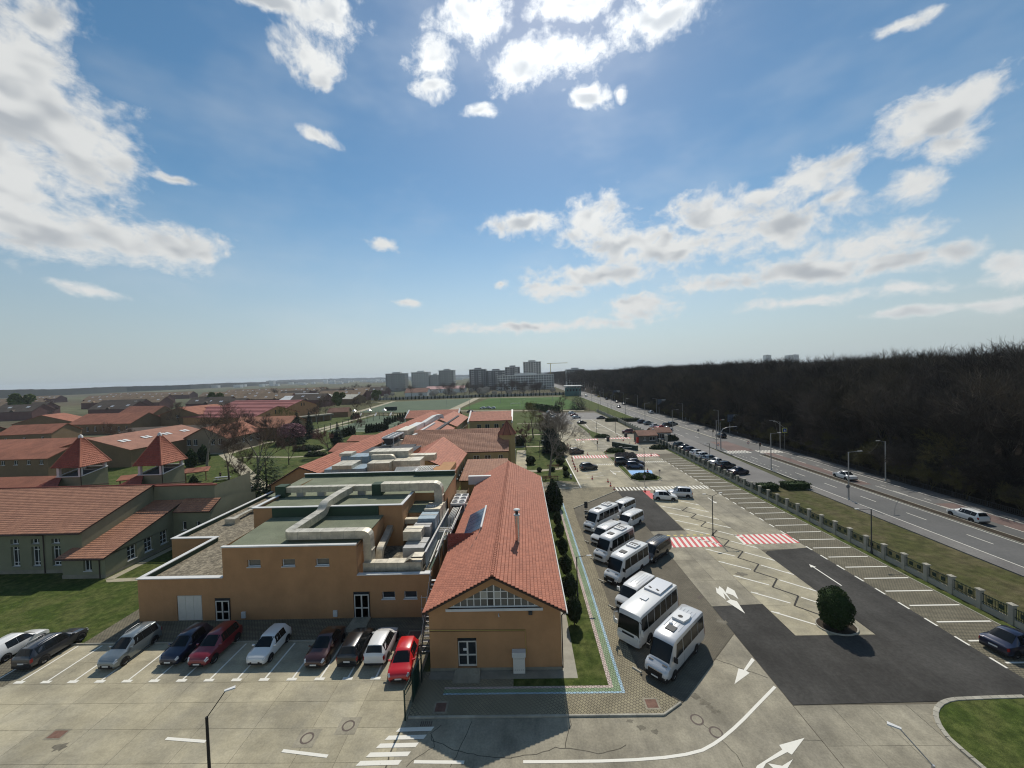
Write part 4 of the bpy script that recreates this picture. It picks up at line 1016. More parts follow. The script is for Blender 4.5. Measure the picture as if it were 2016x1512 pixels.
for bx in (-34.6, -20.8): MB().box(bx - .7, bx + .7, 53.2, 54.6, 8.9, 10.6).build('duct_box', memb_dk, d_)
for bx in (-32, -29, -23.2): MB().box(bx - .5, bx + .5, 53.6, 54.2, 9.0, 9.62).build('leg', steel, d_)
u_ = thing('air_handling_unit', 'stepped sheet-metal air handling unit behind the low parapet', 'air handler', (0, 0, 4.15))
duct_run('duct', u_, [(-17.7, 41.0, .75), (-11.4, 41.0, .75)], .9, 1.45)
MB().add([(-15.2, 40.5, 1.47), (-13.2, 40.5, 1.47), (-12.3, 40.5, 2.1), (-11.2, 40.5, 2.1), (-15.2, 41.6, 1.47), (-13.2, 41.6, 1.47), (-12.3, 41.6, 2.1), (-11.2, 41.6, 2.1)], [(0, 1, 5, 4), (1, 2, 6, 5), (2, 3, 7, 6)]).build('duct_cover', duct, u_)
for (xa, xb, ya2, yb3, za, zb, m_) in ((-13.9, -11.5, 42.4, 45.2, .3, 2.2, steel), (-14.4, -12.3, 44.2, 46.0, 2.25, 3.3, duct), (-13.8, -11.7, 46.1, 47.6, .3, 3.1, steel), (-13.6, -11.4, 47.7, 50.2, .3, 3.5, duct_b), (-13.4, -11.3, 50.3, 53.0, .3, 3.8, duct), (-12.9, -11.3, 53.1, 55.6, .3, 3.6, duct)):
    MB().box(xa, xb, ya2, yb3, za, zb).build('module', m_, u_)
    MB().box(xa - .04, xb + .04, (ya2 + yb3) / 2 - .05, (ya2 + yb3) / 2 + .05, za, zb + .04).build('flange', ductseam, u_)
for k in range(9): MB().box(-11.18, -11.12, 41.7 + k * 1.5, 43.05 + k * 1.5, .2, 2.0).build('side_panel', duct_b, u_)
MB().box(-11.25, -11.05, 41.6, 55.2, 2.0, 2.1).build('rail', steel, u_)
for k in range(5): MB().tube([(-13.3 + .3 * k, 51.2, 3.8), (-13.3 + .3 * k, 51.2, 4.0)], .12, 8).build('cowl', coping, u_)
d2 = thing('branch_duct', 'galvanised branch duct bending down into the roof well', 'duct')
duct_run('duct', d2, [(-13.6, 49.2, 6.9), (-17.2, 49.2, 6.9), (-17.2, 46.5, 6.0), (-17.0, 43.8, 5.6), (-17.0, 43.4, 4.6)], .75, .6)
MB().box(-15.5, -15.4, 49.1, 49.2, 4.15, 6.6).build('leg', steel, d2)
# chiller with six fans
def chiller(loc, rz, lab, nx=2, ny=3, w_=2.1, l_=4.6, h_=2.5):
    t = thing('chiller', lab, 'chiller', loc, rz)
    MB().box(-w_ / 2, w_ / 2, -l_ / 2, l_ / 2, h_ - .3, h_).build('top_frame', coping, t)
    for sx in (-1, 1):
        for sy in (-1, 0, 1): MB().box(sx * (w_ / 2 - .05) - .05, sx * (w_ / 2 - .05) + .05, sy * (l_ / 2 - .05) - .05, sy * (l_ / 2 - .05) + .05, 0, h_ - .3).build('post', coping, t)
    MB().add([(-w_ / 2 + .1, -l_ / 2 + .08, h_ - .3), (w_ / 2 - .1, -l_ / 2 + .08, h_ - .3), (w_ / 2 - .1, l_ / 2 - .08, h_ - .3), (-w_ / 2 + .1, l_ / 2 - .08, h_ - .3), (-.4, -l_ / 2 + .08, 1.1), (.4, -l_ / 2 + .08, 1.1), (.4, l_ / 2 - .08, 1.1), (-.4, l_ / 2 - .08, 1.1)], [(0, 4, 7, 3), (1, 2, 6, 5), (4, 5, 6, 7), (0, 1, 5, 4), (3, 7, 6, 2)]).build('coil', dgrey, t)
    MB().box(-w_ / 2 + .15, w_ / 2 - .15, -l_ / 2 + .1, l_ / 2 - .1, 0, 1.05).build('compressor_box', duct, t)
    for i in range(nx):
        for k in range(ny):
            cx, cy = (i - (nx - 1) / 2) * w_ / nx, (k - (ny - 1) / 2) * l_ / ny
            r_ = min(w_ / nx, l_ / ny) * .42
            f = MB().lathe([(r_ * 1.05, h_ + .002), (r_ * 1.05, h_ + .12), (r_ * .93, h_ + .12), (r_ * .9, h_ + .012)], 18, (cx, cy, 0)).build('fan_ring', coping, t)
            MB().poly(disc((cx, cy), r_ * .92, 0, 18), h_ + .02).build('fan', dgrey, f)
    return t
chiller((-9.95, 58.3, 4.2), 0, 'white chiller with six fans between the flat roof and red roof')
# pipe rack
pr = thing('pipe_rack', 'rack of white insulated pipes running past the chiller', 'pipes')
for k in range(5): MB().tube([(-10.5 + .2 * k, 55.8, 6.2), (-10.6 + .2 * k, 52.0, 6.1), (-10.6 + .2 * k, 51.8, 4.6)], .07, 6).build('pipe', pipe_w, pr)
for k, (xx, zz_) in enumerate(((-9.35, 6.3), (-9.55, 5.6), (-10.2, 5.0))): MB().tube([(xx, 61.5, zz_), (xx, 47.5, zz_), (xx - .7, 47.3, zz_), (xx - .7, 42.5, zz_ - .4)], .09, 7).build('pipe', pipe_w, pr)
for k in range(3): MB().tube([(-11.2, 49.0 - k * .35, 5.9 - .1 * k), (-9.5, 49.0 - k * .35, 5.9 - .1 * k)], .1, 7).build('pipe', pipe_w, pr)
for k in range(8): MB().tube([(-9.9, 43 + 2.2 * k, 4.15), (-9.9, 43 + 2.2 * k, 6.2)], .035, 5).build('post', steel, pr)
# escape stair between the two buildings
st = thing('escape_stair', 'grey metal escape stair between the two ochre buildings', 'stairs', (-9.45, 34.6, 0))
for k in range(16): MB().box(-.5, .55, k * .30, k * .30 + .28, .1 + k * .28, .15 + k * .28).build('tread', steel, st)
for sx in (-.55, .6): MB().tube([(sx, -.1, .1), (sx, 4.8, 4.65)], .07, 4).build('stringer', dgrey, st); MB().tube([(sx, -.1, 1.1), (sx, 4.8, 5.6)], .03, 5).build('handrail', steel, st)
for k in range(6): MB().tube([(-.55, .9 * k, .15 + .86 * k), (-.55, .9 * k, 1.05 + .9 * k)], .025, 5).build('baluster', steel, st)
wb = thing('wall_bracket', 'thin white railing frame beside the stair foot', 'railing', (-10.7, 39.3, .1))
for z_ in (1.2, 2.4): MB().tube([(-.5, 0, z_), (.5, 0, z_)], .03, 5).build('rail', coping, wb)
for x_ in (-.4, .4): MB().tube([(x_, 0, 0), (x_, 0, 2.6)], .03, 5).build('post', coping, wb)
# ------------------------------------------------------------------ green school hall with tiled roofs and two pavilion towers
D = thing('green_school_hall', 'grey-green school hall with broad red tiled roofs and white windows', 'building')
fh = []
for k in range(8):
    xc = -64.95 - 2.93 * k
    fh += [(xc - .62, xc + .62, .95, 3.7), (xc - .6, xc + .6, 4.05, 4.75)]
w_ = MB(); wall(w_, -105, -61.2, -.1, 5.6, fh, TF(51.0), .35)
wall(w_, 51.0, 61.5, -.1, 5.6, [], TE(-61.2)); w_.add([(-61.2, 51, 5.6), (-61.2, 61.5, 5.6), (-61.2, 61.5, 8.95)], [(0, 1, 2)])
eh = [(52.3, 53.6, .75, 2.75), (54.75, 56.05, .8, 2.8), (57.25, 58.5, .85, 2.85), (60.2, 60.9, .9, 2.6)]
fh2 = [(-59.3, -58.15, .9, 2.4)]
wall(w_, -62.2, -56.3, -.1, 2.7, fh2, TF(49.4), .3)
wall(w_, 49.4, 61.7, -.1, 2.9, eh, TE(-56.3), .3)
w_.add([(-56.3, 49.4, 2.9), (-56.3, 61.7, 2.9), (-56.3, 61.7, 6.3), (-56.3, 49.4, 2.75)], [(0, 1, 2, 3)])
wall(w_, -61.2, -51.0, 4.5, 8.75, [], TF(61.6)); wall(w_, 61.6, 70, 4.5, 8.75, [], TE(-51.0))
wall(w_, -56.3, -50.2, -.1, 5.15, [(-54.9, -54.2, 2.2, 3.6), (-52.6, -51.9, 2.2, 3.6)], TF(59.6), .2); wall(w_, 59.6, 70, -.1, 5.1, [], TE(-50.2)); w_.add([(-50.2, 59.6, 5.1), (-50.2, 70, 5.1), (-50.2, 66, 6.2), (-50.2, 61.5, 6.55)], [(0, 1, 2, 3)])
w_.build('wall', stucco_gr, D)
p_ = MB(); wall(p_, -105, -62.2, -.1, .45, [], TF(50.95)); wall(p_, -62.25, -56.25, -.1, .45, [], TF(49.35)); wall(p_, 49.35, 61.7, -.1, .3, [], TE(-56.25)); p_.build('plinth', plinth, D)
fill(D, [h for h in fh if h[2] < 2], TF(51.0), 0, .3, 2, 3, (.16, .84)); fill(D, [h for h in fh if h[2] > 2], TF(51.0), 0, .3, 2, 1)
fill(D, eh, TE(-56.3), math.pi / 2, .25, 2, 3, (.3, .72)); fill(D, fh2, TF(49.4), 0, .26, 2, 1); fill(D, [(-54.9, -54.2, 2.2, 3.6), (-52.6, -51.9, 2.2, 3.6)], TF(59.6), 0, .16, 1, 1)
tiled(D, (-105, 50.55, 5.62), (-61.0, 50.55, 5.62), (-61.0, 61.4, 9.1), (-105, 61.4, 9.1), tiles_d, .38, .42, .03, .05, 3)
tiled(D, (-62.7, 48.95, 2.78), (-56.0, 48.95, 2.78), (-56.0, 61.7, 6.5), (-62.7, 61.7, 6.5), tiles_d, .38, .42, .03, .05, 3)
tiled(D, (-55.9, 59.1, 5.25), (-50.0, 59.1, 5.25), (-49.9, 61.5, 6.7), (-55.9, 61.5, 6.7), tiles_d, .38, .42, .03, .05, 3)
tiled(D, (-105, 72, 5.5), (-105, 61.5, 9.1), (-61, 61.5, 9.1), (-61, 72, 5.5), tiles_dk, .6, .6, .03, .05, 2)
MB().box(-61.2, -50.8, 61.5, 62.0, 8.76, 8.95).build('coping', tiles_dk, D)
ridge_caps(D, (-105, 61.4, 9.15), (-51, 61.4, 9.12), tiles_dk, .45, .13)
MB().tube([(-105, 50.5, 5.5), (-61.0, 50.5, 5.5)], .08, 6).build('gutter', brown_m, D); MB().tube([(-62.7, 48.9, 2.66), (-56.0, 48.9, 2.66)], .08, 6).build('gutter', brown_m, D)
for x_, y_, z_ in ((-66.6, 50.9, 5.4), (-57.0, 49.3, 2.6)): MB().tube([(x_ - .6, y_ - .3, z_), (x_, y_, z_ - .15), (x_, y_, 0)], .06, 6).build('downpipe', brown_m, D)
MB().add([(-62.7, 48.95, 2.8), (-62.3, 49.4, 2.8), (-62.3, 52.0, 3.7), (-62.7, 52, 3.6)], [(0, 1, 2, 3)])
def pavilion(x0, x1, y0, y1, lab):
    t = thing('pavilion_tower', lab, 'tower', ((x0 + x1) / 2, (y0 + y1) / 2, 0))
    hw, hd, e = (x1 - x0) / 2, (y1 - y0) / 2, 9.35
    c_ = [(-hw, -hd, e), (hw, -hd, e), (hw, hd, e), (-hw, hd, e)]; ap_ = Vector((0, 0, 15.45))
    for k in range(4):
        A, B = Vector(c_[k]), Vector(c_[(k + 1) % 4])
        tiled(t, A, B, ap_.lerp(B, .03), ap_.lerp(A, .03), tiles_b if k in (1, 2) else tiles_dk, .38, .42, .03, .05, 3, .12)  # sun and shade put into tile colour: paler right and back, darker elsewhere
        mb = MB().tube([A + Vector((0, 0, .05)), ap_], .12, 6).build('hip_cap', tiles_b, t)
    MB().lathe([(.42, 14.95), (.3, 15.5), (0, 15.7)], 8).build('finial', coping, t)
    for sx in (-1, 1):
        for sy in (-1, 1): MB().box(sx * (hw - .75) - .24, sx * (hw - .75) + .24, sy * (hd - .75) - .24, sy * (hd - .75) + .24, 5, 9.4).build('post', coping, t)
    w_ = MB(); i = hw - .45; j = hd - .45
    w_.add([(-i, -j, 0), (i, -j, 0), (i, j, 0), (-i, j, 0), (-i, -j, 7.35), (i, -j, 7.35), (i, j, 8.3), (-i, j, 8.3)], [(0, 1, 5, 4), (1, 2, 6, 5), (2, 3, 7, 6), (3, 0, 4, 7)]); w_.build('wall', stucco_gr, t)
    MB().add([(-i + .1, -j + .1, 7.2), (i - .1, -j + .1, 7.2), (i - .1, j - .1, 8.0), (-i + .1, j - .1, 8.0)], [(0, 1, 2, 3)]).build('floor', felt, t)
    for a, b in (((-i, -j, 7.42), (i, -j, 7.42)), ((i, -j, 7.42), (i, j, 8.36)), ((-i, j, 8.36), (i, j, 8.36)), ((-i, -j, 7.42), (-i, j, 8.36))): MB().tube([a, b], .13, 4).build('coping', coping, t)
    MB().tube([(i + .08, -j, 9.2), (i + .08, -j, 5.6), (i + .1, j, 4.6)], .07, 6).build('downpipe', brown_m, t)
    tiled(t, (-i - 3, -j - 3.2, 5.2), (-i + 3.6, -j - 3.2, 5.2), (-i + 1.2, -j - .02, 7.3), (-i - .2, -j - .02, 7.3), tiles_dk, .5, .45, .03, .05, 2, .12)
pavilion(-95.6, -89.6, 75, 81.1, 'pyramid-roofed open pavilion tower farther along the green hall ridge')
pavilion(-78.6, -72.7, 75, 81.1, 'pyramid-roofed open pavilion tower beside the lawn with conical cypresses')
t = thing('low_red_roof', 'low bright red roof in front of the pavilion towers', 'building', (-104, 79, 0)); gable_house(t, -12, 6, -4, 5, 4.6, 6.6, 'x', stucco_gr, tiles_far)
t = thing('covered_walk', 'narrow red-roofed covered walk between the pavilion towers and the lawn', 'walkway', (-92, 96, 0), R(28)); plain_roof(t, (-9, -1.4, 2.5), (9, -1.4, 2.5), (9, 1.4, 3.2), (-9, 1.4, 3.2), tiles_far)
for k in range(5): MB().box(-8.5 + 4.2 * k, -8.3 + 4.2 * k, -1.1, -.9, 0, 2.5).build('post', wood, t)

# ------------------------------------------------------------------ long school complex behind
C = thing('school_complex', 'sprawling yellow school block with many interlocking red tiled roofs', 'building')
TL = (.6, .55, .04, .05, 2)
w_ = MB(); wall(w_, -47.9, -38.8, -.1, 5.8, [], TF(71.05)); w_.add([(-47.9, 71.05, 5.8), (-38.8, 71.05, 5.8), (-38.8, 71.05, 8.0), (-42.2, 71.05, 9.2)], [(0, 1, 2, 3)]); wall(w_, 71.05, 178, 3, 8.0, [], TE(-38.8)); wall(w_, -178, -71.05, -.1, 5.8, [], TW(-47.9)); w_.build('wall', stucco, C)
tiled(C, (-38.3, 70.6, 7.98), (-38.3, 178.5, 7.98), (-42.2, 178.5, 9.35), (-42.2, 70.6, 9.35), tiles_b, .55, .6, .04, .12, 2)
tiled(C, (-48.4, 178.5, 5.7), (-48.4, 70.6, 5.7), (-42.2, 70.6, 9.35), (-42.2, 178.5, 9.35), tiles_d, *TL)
MB().box(-39, -26, 83.5, 96.5, 3, 7.95).build('wall', stucco, C); MB().box(-39.0, -25.8, 83.3, 96.7, 7.96, 8.1).build('flat_roof', felt, C)
MB().box(-40, -14.9, 63.6, 84, 3, 6.6).build('wall', stucco, C); MB().box(-38.8, -29, 96.7, 176, 3, 7.3).build('flat_roof', felt, C)
eh = [(84 + 3.2 * k, 85.1 + 3.2 * k, 2.6, 4.2) for k in range(5)]
gable_house(C, -29.5, -15.0, 81, 108, 5.2, 8.45, 'y', stucco_y, tiles_b, .35, TL, (), eh, rx=-22.2)
fh = [(-13.2, -11.6, 3.1, 4.5), (-10.2, -8.6, 3.1, 4.5), (-6.6, -5.4, 3.1, 4.5)]
gable_house(C, -33, -4.15, 100, 114, 5.4, 9.0, 'x', stucco_y, tiles_d, .3, TL, fh, (), rx=107.6, splits=None)
gable_house(C, -33, -7.3, 113, 121.5, 6.4, 9.0, 'x', stucco_y, tiles_d, .3, TL)
tiled(C, (-14, 81.5, 3.0), (-3.9, 81.5, 3.0), (-3.9, 95, 4.6), (-14, 95, 4.6), tiles_d, *TL); MB().box(-13.8, -4.1, 82, 100, -.1, 2.9).build('wall', stucco_y, C)
gable_house(C, -39.8, -26.4, 122, 147, 5.4, 8.4, 'y', stucco_y, tiles_b, .3, TL)
gable_house(C, -39.5, -26.2, 151, 184, 5.4, 8.4, 'y', stucco_y, tiles_b, .3, TL, (), [(152 + 4 * k, 153.5 + 4 * k, 2.5, 4.5) for k in range(7)])
gable_house(C, -57, -32, 186, 201, 5.4, 8.4, 'x', stucco_y, tiles_b, .3, TL)
fh = [(-20, -18.2, .4, 4.0), (-16.5, -14.5, .4, 4.0), (-12.5, -10.5, .4, 4.0), (-9, -7.5, .4, 4.0)]
gable_house(C, -23.3, -4.9, 167.3, 188, 5.4, 8.4, 'x', stucco_y, tiles_b, .3, TL, fh)
for x_ in (-23.8, -4.6): MB().add([(x_ - .35, 167, 5.2), (x_ + .35, 167, 5.2), (x_ + .35, 177.6, 9.2), (x_ - .35, 177.6, 9.2), (x_ - .35, 167, 4.4), (x_ + .35, 167, 4.4), (x_ + .35, 177.6, 8.2), (x_ - .35, 177.6, 8.2)], [(0, 1, 2, 3), (4, 5, 1, 0), (5, 6, 2, 1), (7, 4, 0, 3)]).build('white_verge', coping, C)
for x_ in (-57.4, -31.6): MB().add([(x_ - .35, 186, 5.2), (x_ + .35, 186, 5.2), (x_ + .35, 193.6, 9.0), (x_ - .35, 193.6, 9.0), (x_ - .35, 186, 4.4), (x_ + .35, 186, 4.4), (x_ + .35, 193.6, 8.2), (x_ - .35, 193.6, 8.2)], [(0, 1, 2, 3), (4, 5, 1, 0), (5, 6, 2, 1), (7, 4, 0, 3)]).build('white_verge', coping, C)
gable_house(C, -61, -47.9, 119, 131, 2.8, 4.4, 'x', stucco_y, tiles_b, .3, TL)
gable_house(C, -64, -47.9, 138, 147, 2.8, 4.2, 'x', stucco_y, tiles_b, .3, TL)
# octagonal corner turret
oc = [(-4.4 + 2.3 * math.cos(R(22.5 + 45 * k)), 106.5 + 2.3 * math.sin(R(22.5 + 45 * k))) for k in range(8)]
MB().prism(oc, -.1, 9.0).build('turret_wall', stucco_y, C)
oc2 = [Vector((-4.4 + 2.75 * math.cos(R(22.5 + 45 * k)), 106.5 + 2.75 * math.sin(R(22.5 + 45 * k)), 9.0)) for k in range(8)]
ap_ = Vector((-4.4, 106.5, 12.6))
rt = MB().add([*oc2, ap_], [(k, (k + 1) % 8, 8) for k in range(8)] + [tuple(range(7, -1, -1))]).build('turret_roof', tiles_far, C)
for k in range(8): MB().tube([oc2[k], ap_], .1, 5).build('hip_cap', mat('hip_dark', (.16, .05, .035), .8, .1, 2), rt)
fill(C, [(105.8, 106.6, 6.4, 7.9), (105.8, 106.6, 1.2, 4.6)], TE(-2.2), math.pi / 2, .0, 1, 1, sill=False)
# plant on the complex roofs
u2 = thing('rooftop_ductwork', 'large cluster of sheet-metal ducts behind the green membrane roof', 'ductwork', (0, 0, 6.6))
for (xa, xb, y0_, y1_, za, zb, m_) in ((-37, -29.5, 70, 74, .2, 2.3, duct_b), (-35.5, -31.8, 69.8, 74.2, 2.3, 3.0, duct), (-36.5, -27, 75.5, 79, .4, 3.4, duct_b), (-29.4, -25.2, 71, 76, .2, 3.0, duct), (-31, -23, 76, 79.5, 2.2, 4.2, duct), (-25, -19.8, 72.5, 76, 1.2, 3.0, duct), (-37, -34.6, 76, 78.5, 3.4, 4.0, duct), (-23, -18, 77, 79, 1.9, 3.1, duct)):
    MB().box(xa, xb, y0_, y1_, za, zb).build('module', m_, u2)
    for k in range(1, int((xb - xa) / 1.4)): MB().box(xa + 1.4 * k - .03, xa + 1.4 * k + .03, y0_ - .03, y1_ + .03, za, zb + .03).build('flange', ductseam, u2)
duct_run('duct', u2, [(-30, 75, 3.4), (-26, 75, 3.4), (-25, 75, 2.2), (-22, 75, 2.2), (-21.8, 75, .3)], .9, .8, duct)
for k in range(7): MB().tube([(-21 + .5 * k, 66.5, .1), (-21 + .5 * k, 66.5, 1.6), (-19.5 + .5 * k, 71.5, 2.1), (-19.5 + .5 * k, 73.5, 1.6)], .11, 6).build('pipe', pipe_w, u2)
for k in range(5): MB().tube([(-24, 70 + .35 * k, 1.5 + .12 * k), (-16.4 - .35 * k, 70 + .35 * k, 1.5 + .12 * k), (-15.9 - .35 * k, 70 + .3 * k, 1.0), (-15.9 - .35 * k, 68.5, -.6)], .14, 7).build('pipe', pipe_w, u2)
for k in range(6): MB().tube([(-38.3 + .5 * k, 68.3, 0), (-38.3 + .5 * k, 68.3, 1.2)], .04, 5).build('post', steel, u2)
MB().tube([(-38.4, 68.3, 1.2), (-35.4, 68.3, 1.2)], .06, 5).build('rail', coping, u2)
chiller((-34.6, 101.5, 7.3), 0, 'long white chiller with two fan rows on the complex roof', 2, 5, 3.0, 9.0, 3.0)
u3 = thing('rooftop_ductwork', 'pale duct line and box unit beyond the long chiller on the complex', 'ductwork', (0, 0, 7.3))
MB().box(-37.4, -34.0, 112, 122, .5, 2.6).build('module', duct, u3); MB().box(-37.4, -34.6, 124, 134, .5, 2.3).build('module', coping, u3)
duct_run('duct', u3, [(-35, 134, 1.6), (-35, 152, 2.2), (-33.2, 156, 2.2), (-32.9, 156, -.4)], 1.6, 1.2, coping)
duct_run('duct', u3, [(-32.4, 110, .8), (-32.4, 140, 1.0)], .8, .7, coping)
mt = thing('roof_antenna', 'thin antenna mast on the grey flat roof of the complex', 'antenna', (-31.5, 90, 8.1)); MB().tube([(0, 0, 0), (0, 0, 2.6)], .05, 5).build('mast', dgrey, mt); MB().tube([(-.6, 0, 1.6), (.6, 0, 1.9)], .04, 5).build('arm', dgrey, mt); MB().box(-.6, .6, -.4, .4, 0, .08).build('base', dgrey, mt)
t = thing('sun_umbrella', 'white garden parasol on the terrace behind the turret', 'umbrella', (-12.4, 150, 0)); MB().lathe([(2.3, 2.5), (0, 3.3)], 8).build('canopy', coping, t); MB().tube([(0, 0, 0), (0, 0, 3.2)], .05, 6).build('pole', steel, t)

# ------------------------------------------------------------------ brown school wings and housing beyond
def house(nm, lab, cat, loc, rz, lx, ly, ev, rg, axis, wm, rm, fh=(), eh=(), group=None, sky=0, dorm=0, ov=.4, nx=2, ny=1):
    t = thing(nm, lab, cat, (*loc, 0), rz, group)
    gable_house(t, -lx / 2, lx / 2, -ly / 2, ly / 2, ev, rg, axis, wm, rm, ov, None, fh, eh, (), nx, ny, -.3)
    for k in range(sky):       # roof lights on the slope facing the camera
        u = -lx / 2 + lx * (k + .6 + rnd.uniform(-.2, .2)) / (sky + .2); v = rnd.choice((.35, .45, .6)); s = (rg - ev) / (ly / 2)
        if axis == 'x':
            y_ = -ly / 2 * (1 - v); z_ = ev + .17 + (rg - ev) * v + .12
            for q in range(2): MB().slab((u + 1.5 * q, y_ - .8, z_ - .8 * s), (u + 1.1 + 1.5 * q, y_ - .8, z_ - .8 * s), (u + 1.1 + 1.5 * q, y_ + .8, z_ + .8 * s), (u + 1.5 * q, y_ + .8, z_ + .8 * s), .1).build('skylight', mat('skylight', (.62, .64, .66), .25, 0, 1, spec=.6), t)
    for k in range(dorm):
        u = -lx / 2 + lx * (k + .5) / dorm
        g_ = MB(); y_ = -ly / 2 - .3
        g_.add([(u - 2, y_, ev - .2), (u + 2, y_, ev - .2), (u, y_, ev + 1.7), (u - 2, 0, ev + 1.7), (u, y_ + ly * .35, ev + 1.7)], [(0, 1, 2)]); g_.add([(u + 2.3, y_ - .2, ev - .3), (u + 2.3, y_ + 1.5, ev), (u, y_ + ly * .35, ev + 1.8), (u, y_ - .2, ev + 1.8)], [(0, 1, 2, 3)]); g_.add([(u - 2.3, y_ - .2, ev - .3), (u, y_ - .2, ev + 1.8), (u, y_ + ly * .35, ev + 1.8), (u - 2.3, y_ + 1.5, ev)], [(0, 1, 2, 3)])
        g_.build('dormer', rm, t)
    return t
wins = lambda n, lx, z0, z1, w_=1.2: [(-lx / 2 + lx * (k + .5) / n - w_ / 2, -lx / 2 + lx * (k + .5) / n + w_ / 2, z0, z1) for k in range(n)]
house('school_wing', 'brown school wing with row of paired windows behind the farther pavilion tower', 'building', (-158, 112), 0, 42, 10.2, 5.4, 7.4, 'x', stucco_br, tiles_far, [*wins(11, 42, 1.2, 2.9), *wins(11, 42, 3.7, 5.0)][11:])
house('school_wing', 'broad brown-red low roof with a dark roof opening behind a long wing', 'building', (-166, 128), 0, 40, 15, 5.6, 8.2, 'x', stucco_br, tiles_far)
prw = house('school_wing', 'pale red-roofed school wing with four pairs of roof lights', 'building', (-137, 134), 0, 27, 33, 5.4, 9.2, 'y', stucco_br, mat('pale_red_roof', (.29, .145, .10), .85, .2, .4, .15))
t = house('school_wing', 'grey-brown gable wing with white windows facing the lawn', 'building', (-116.5, 147), 0, 17, 19, 5.3, 9.4, 'y', mat('grey_brown_render', (.26, .21, .15), .9, .08, .5), tiles_far, [(-6.8, -5.3, 3.0, 5.2), (-4.3, -2.8, 3.0, 5.2), (2.2, 3.7, 3.0, 5.2), (5, 6.5, 3.0, 5.2)], [(-6 + 4 * k, -4.6 + 4 * k, 2.5, 4.4) for k in range(4)])
sk = prw
for k in range(4):
    y_ = 121 + 7.5 * k
    for q in range(2): MB().slab((7.5, y_ - 134 + 1.6 * q, 7.45), (7.5, y_ - 132.9 + 1.6 * q, 7.45), (5.5, y_ - 132.9 + 1.6 * q, 8.02), (5.5, y_ - 134 + 1.6 * q, 8.02), .1).build('skylight', coping, sk)
house('school_wing', 'orange hipped roof wing behind bare trees', 'building', (-118, 176), 0, 26, 18, 5.2, 9.2, 'x', stucco_br, mat('orange_roof', (.33, .15, .09), .85, .2, .4, .15))
house('school_wing', 'two-storey brown wing with bright red roof and white windows', 'building', (-229, 212), R(-4), 38, 19, 5.4, 10.2, 'x', stucco_br, tiles_far, wins(8, 38, 1.4, 4.0, 1.4))
house('school_wing', 'tall brown gable block with red roof and small windows', 'building', (-196, 228), R(-6), 26, 24, 8.0, 12.2, 'y', stucco_br, tiles_far, [(-2, -.5, 6.4, 8.0), (5, 6, 5.6, 6.6)])
house('school_wing', 'low long brown wing with a white coping below the red roofs', 'building', (-150, 176), R(9), 60, 12, 4.8, 6.2, 'x', stucco_br, tiles_far3)
house('school_wing', 'flat brown wall with red roof cut by the picture edge', 'building', (-265, 170), 0, 44, 16, 5.5, 9.5, 'x', stucco_br, tiles_far)
house('school_wing', 'red-roofed house with white balcony among brown wings', 'building', (-228, 176), R(8), 22, 14, 5.0, 8.6, 'x', stucco_br, tiles_far, wins(3, 22, 1.2, 3.6))
house('school_wing', 'red-roofed gable house between the brown wings', 'building', (-282, 224), R(20), 26, 16, 5.5, 10, 'y', stucco_br, tiles_far, wins(3, 26, 1.5, 3.6))
house('school_wing', 'small red gable roof in front of the housing rows', 'building', (-262, 262), R(-10), 30, 16, 6, 11, 'x', stucco_br, tiles_far)
for q, (loc, lx, ly, lab) in enumerate((((-176, 226), 76, 30, 'large hall with ribbed rose-red roof beside the orange hip roof'), ((-192, 286), 66, 30, 'large rose-red roofed hall standing behind its twin'))):
    t = house('sports_hall', lab, 'hall', loc, R(-16), lx, ly, 6.6, 11.4, 'x', stucco, tiles_rose, (), [(-1.6, -.8, 7.5, 9.4), (.8, 1.6, 7.5, 9.4)] if False else ())
    for k in range(3):
        z_ = 6.8 + 4.8 * (k + .5) / 3 + .3; y_ = -15 * (1 - (k + .5) / 3)
        MB().box(-lx / 2, lx / 2, y_ - .15, y_ + .15, z_ - .1, z_ + .12).build('roof_ridge', mat('rose_dark', (.2, .06, .05), .8, .1, 1), t)
    for u in (-1.2, 1.2): MB().box(lx / 2 + .0, lx / 2 + .06, u - .4, u + .4, 7.2, 9.4).build('slot_window', glass, t)
house('kiosk', 'small red-roofed kiosk beside the playground', 'kiosk', (-126, 262), R(10), 13, 9, 3.4, 6.0, 'x', stucco_br, tiles_far2)
t = thing('arcade', 'low flat pale arcade building between lawn and playground', 'building', (-138, 222, 0), R(52)); MB().box(-26, 26, -3, 3, 3.2, 4.0).build('roof', plinth, t); MB().box(-26, 26, 0, 3, 0, 3.2).build('wall', stucco_br, t)
for k in range(12): MB().box(-25.6 + 4.5 * k, -25.0 + 4.5 * k, -2.9, -2.5, 0, 3.2).build('column', plinth, t)
for q, (loc, lx, ly, rm, lab) in enumerate((((-262, 462), 46, 26, mat('white_sheet_roof', (.62, .62, .60), .5, .1, .2), 'white zigzag-roofed hall beyond the playground'), ((-228, 452), 40, 30, MATS['white_sheet_roof'], 'white gabled hall joined to a zigzag hall'), ((-190, 400), 44, 22, mat('cream_sheet_roof', (.42, .40, .33), .6, .1, .2), 'cream-roofed hall with white verge near the turf pitch'), ((-235, 402), 36, 20, MATS['white_sheet_roof'], 'long low white-roofed shed before the zigzag hall'))):
    house('white_hall', lab, 'hall', loc, R(-14), lx, ly, 5.5, 9.5, 'y' if q == 1 else 'x', stucco_br, rm)
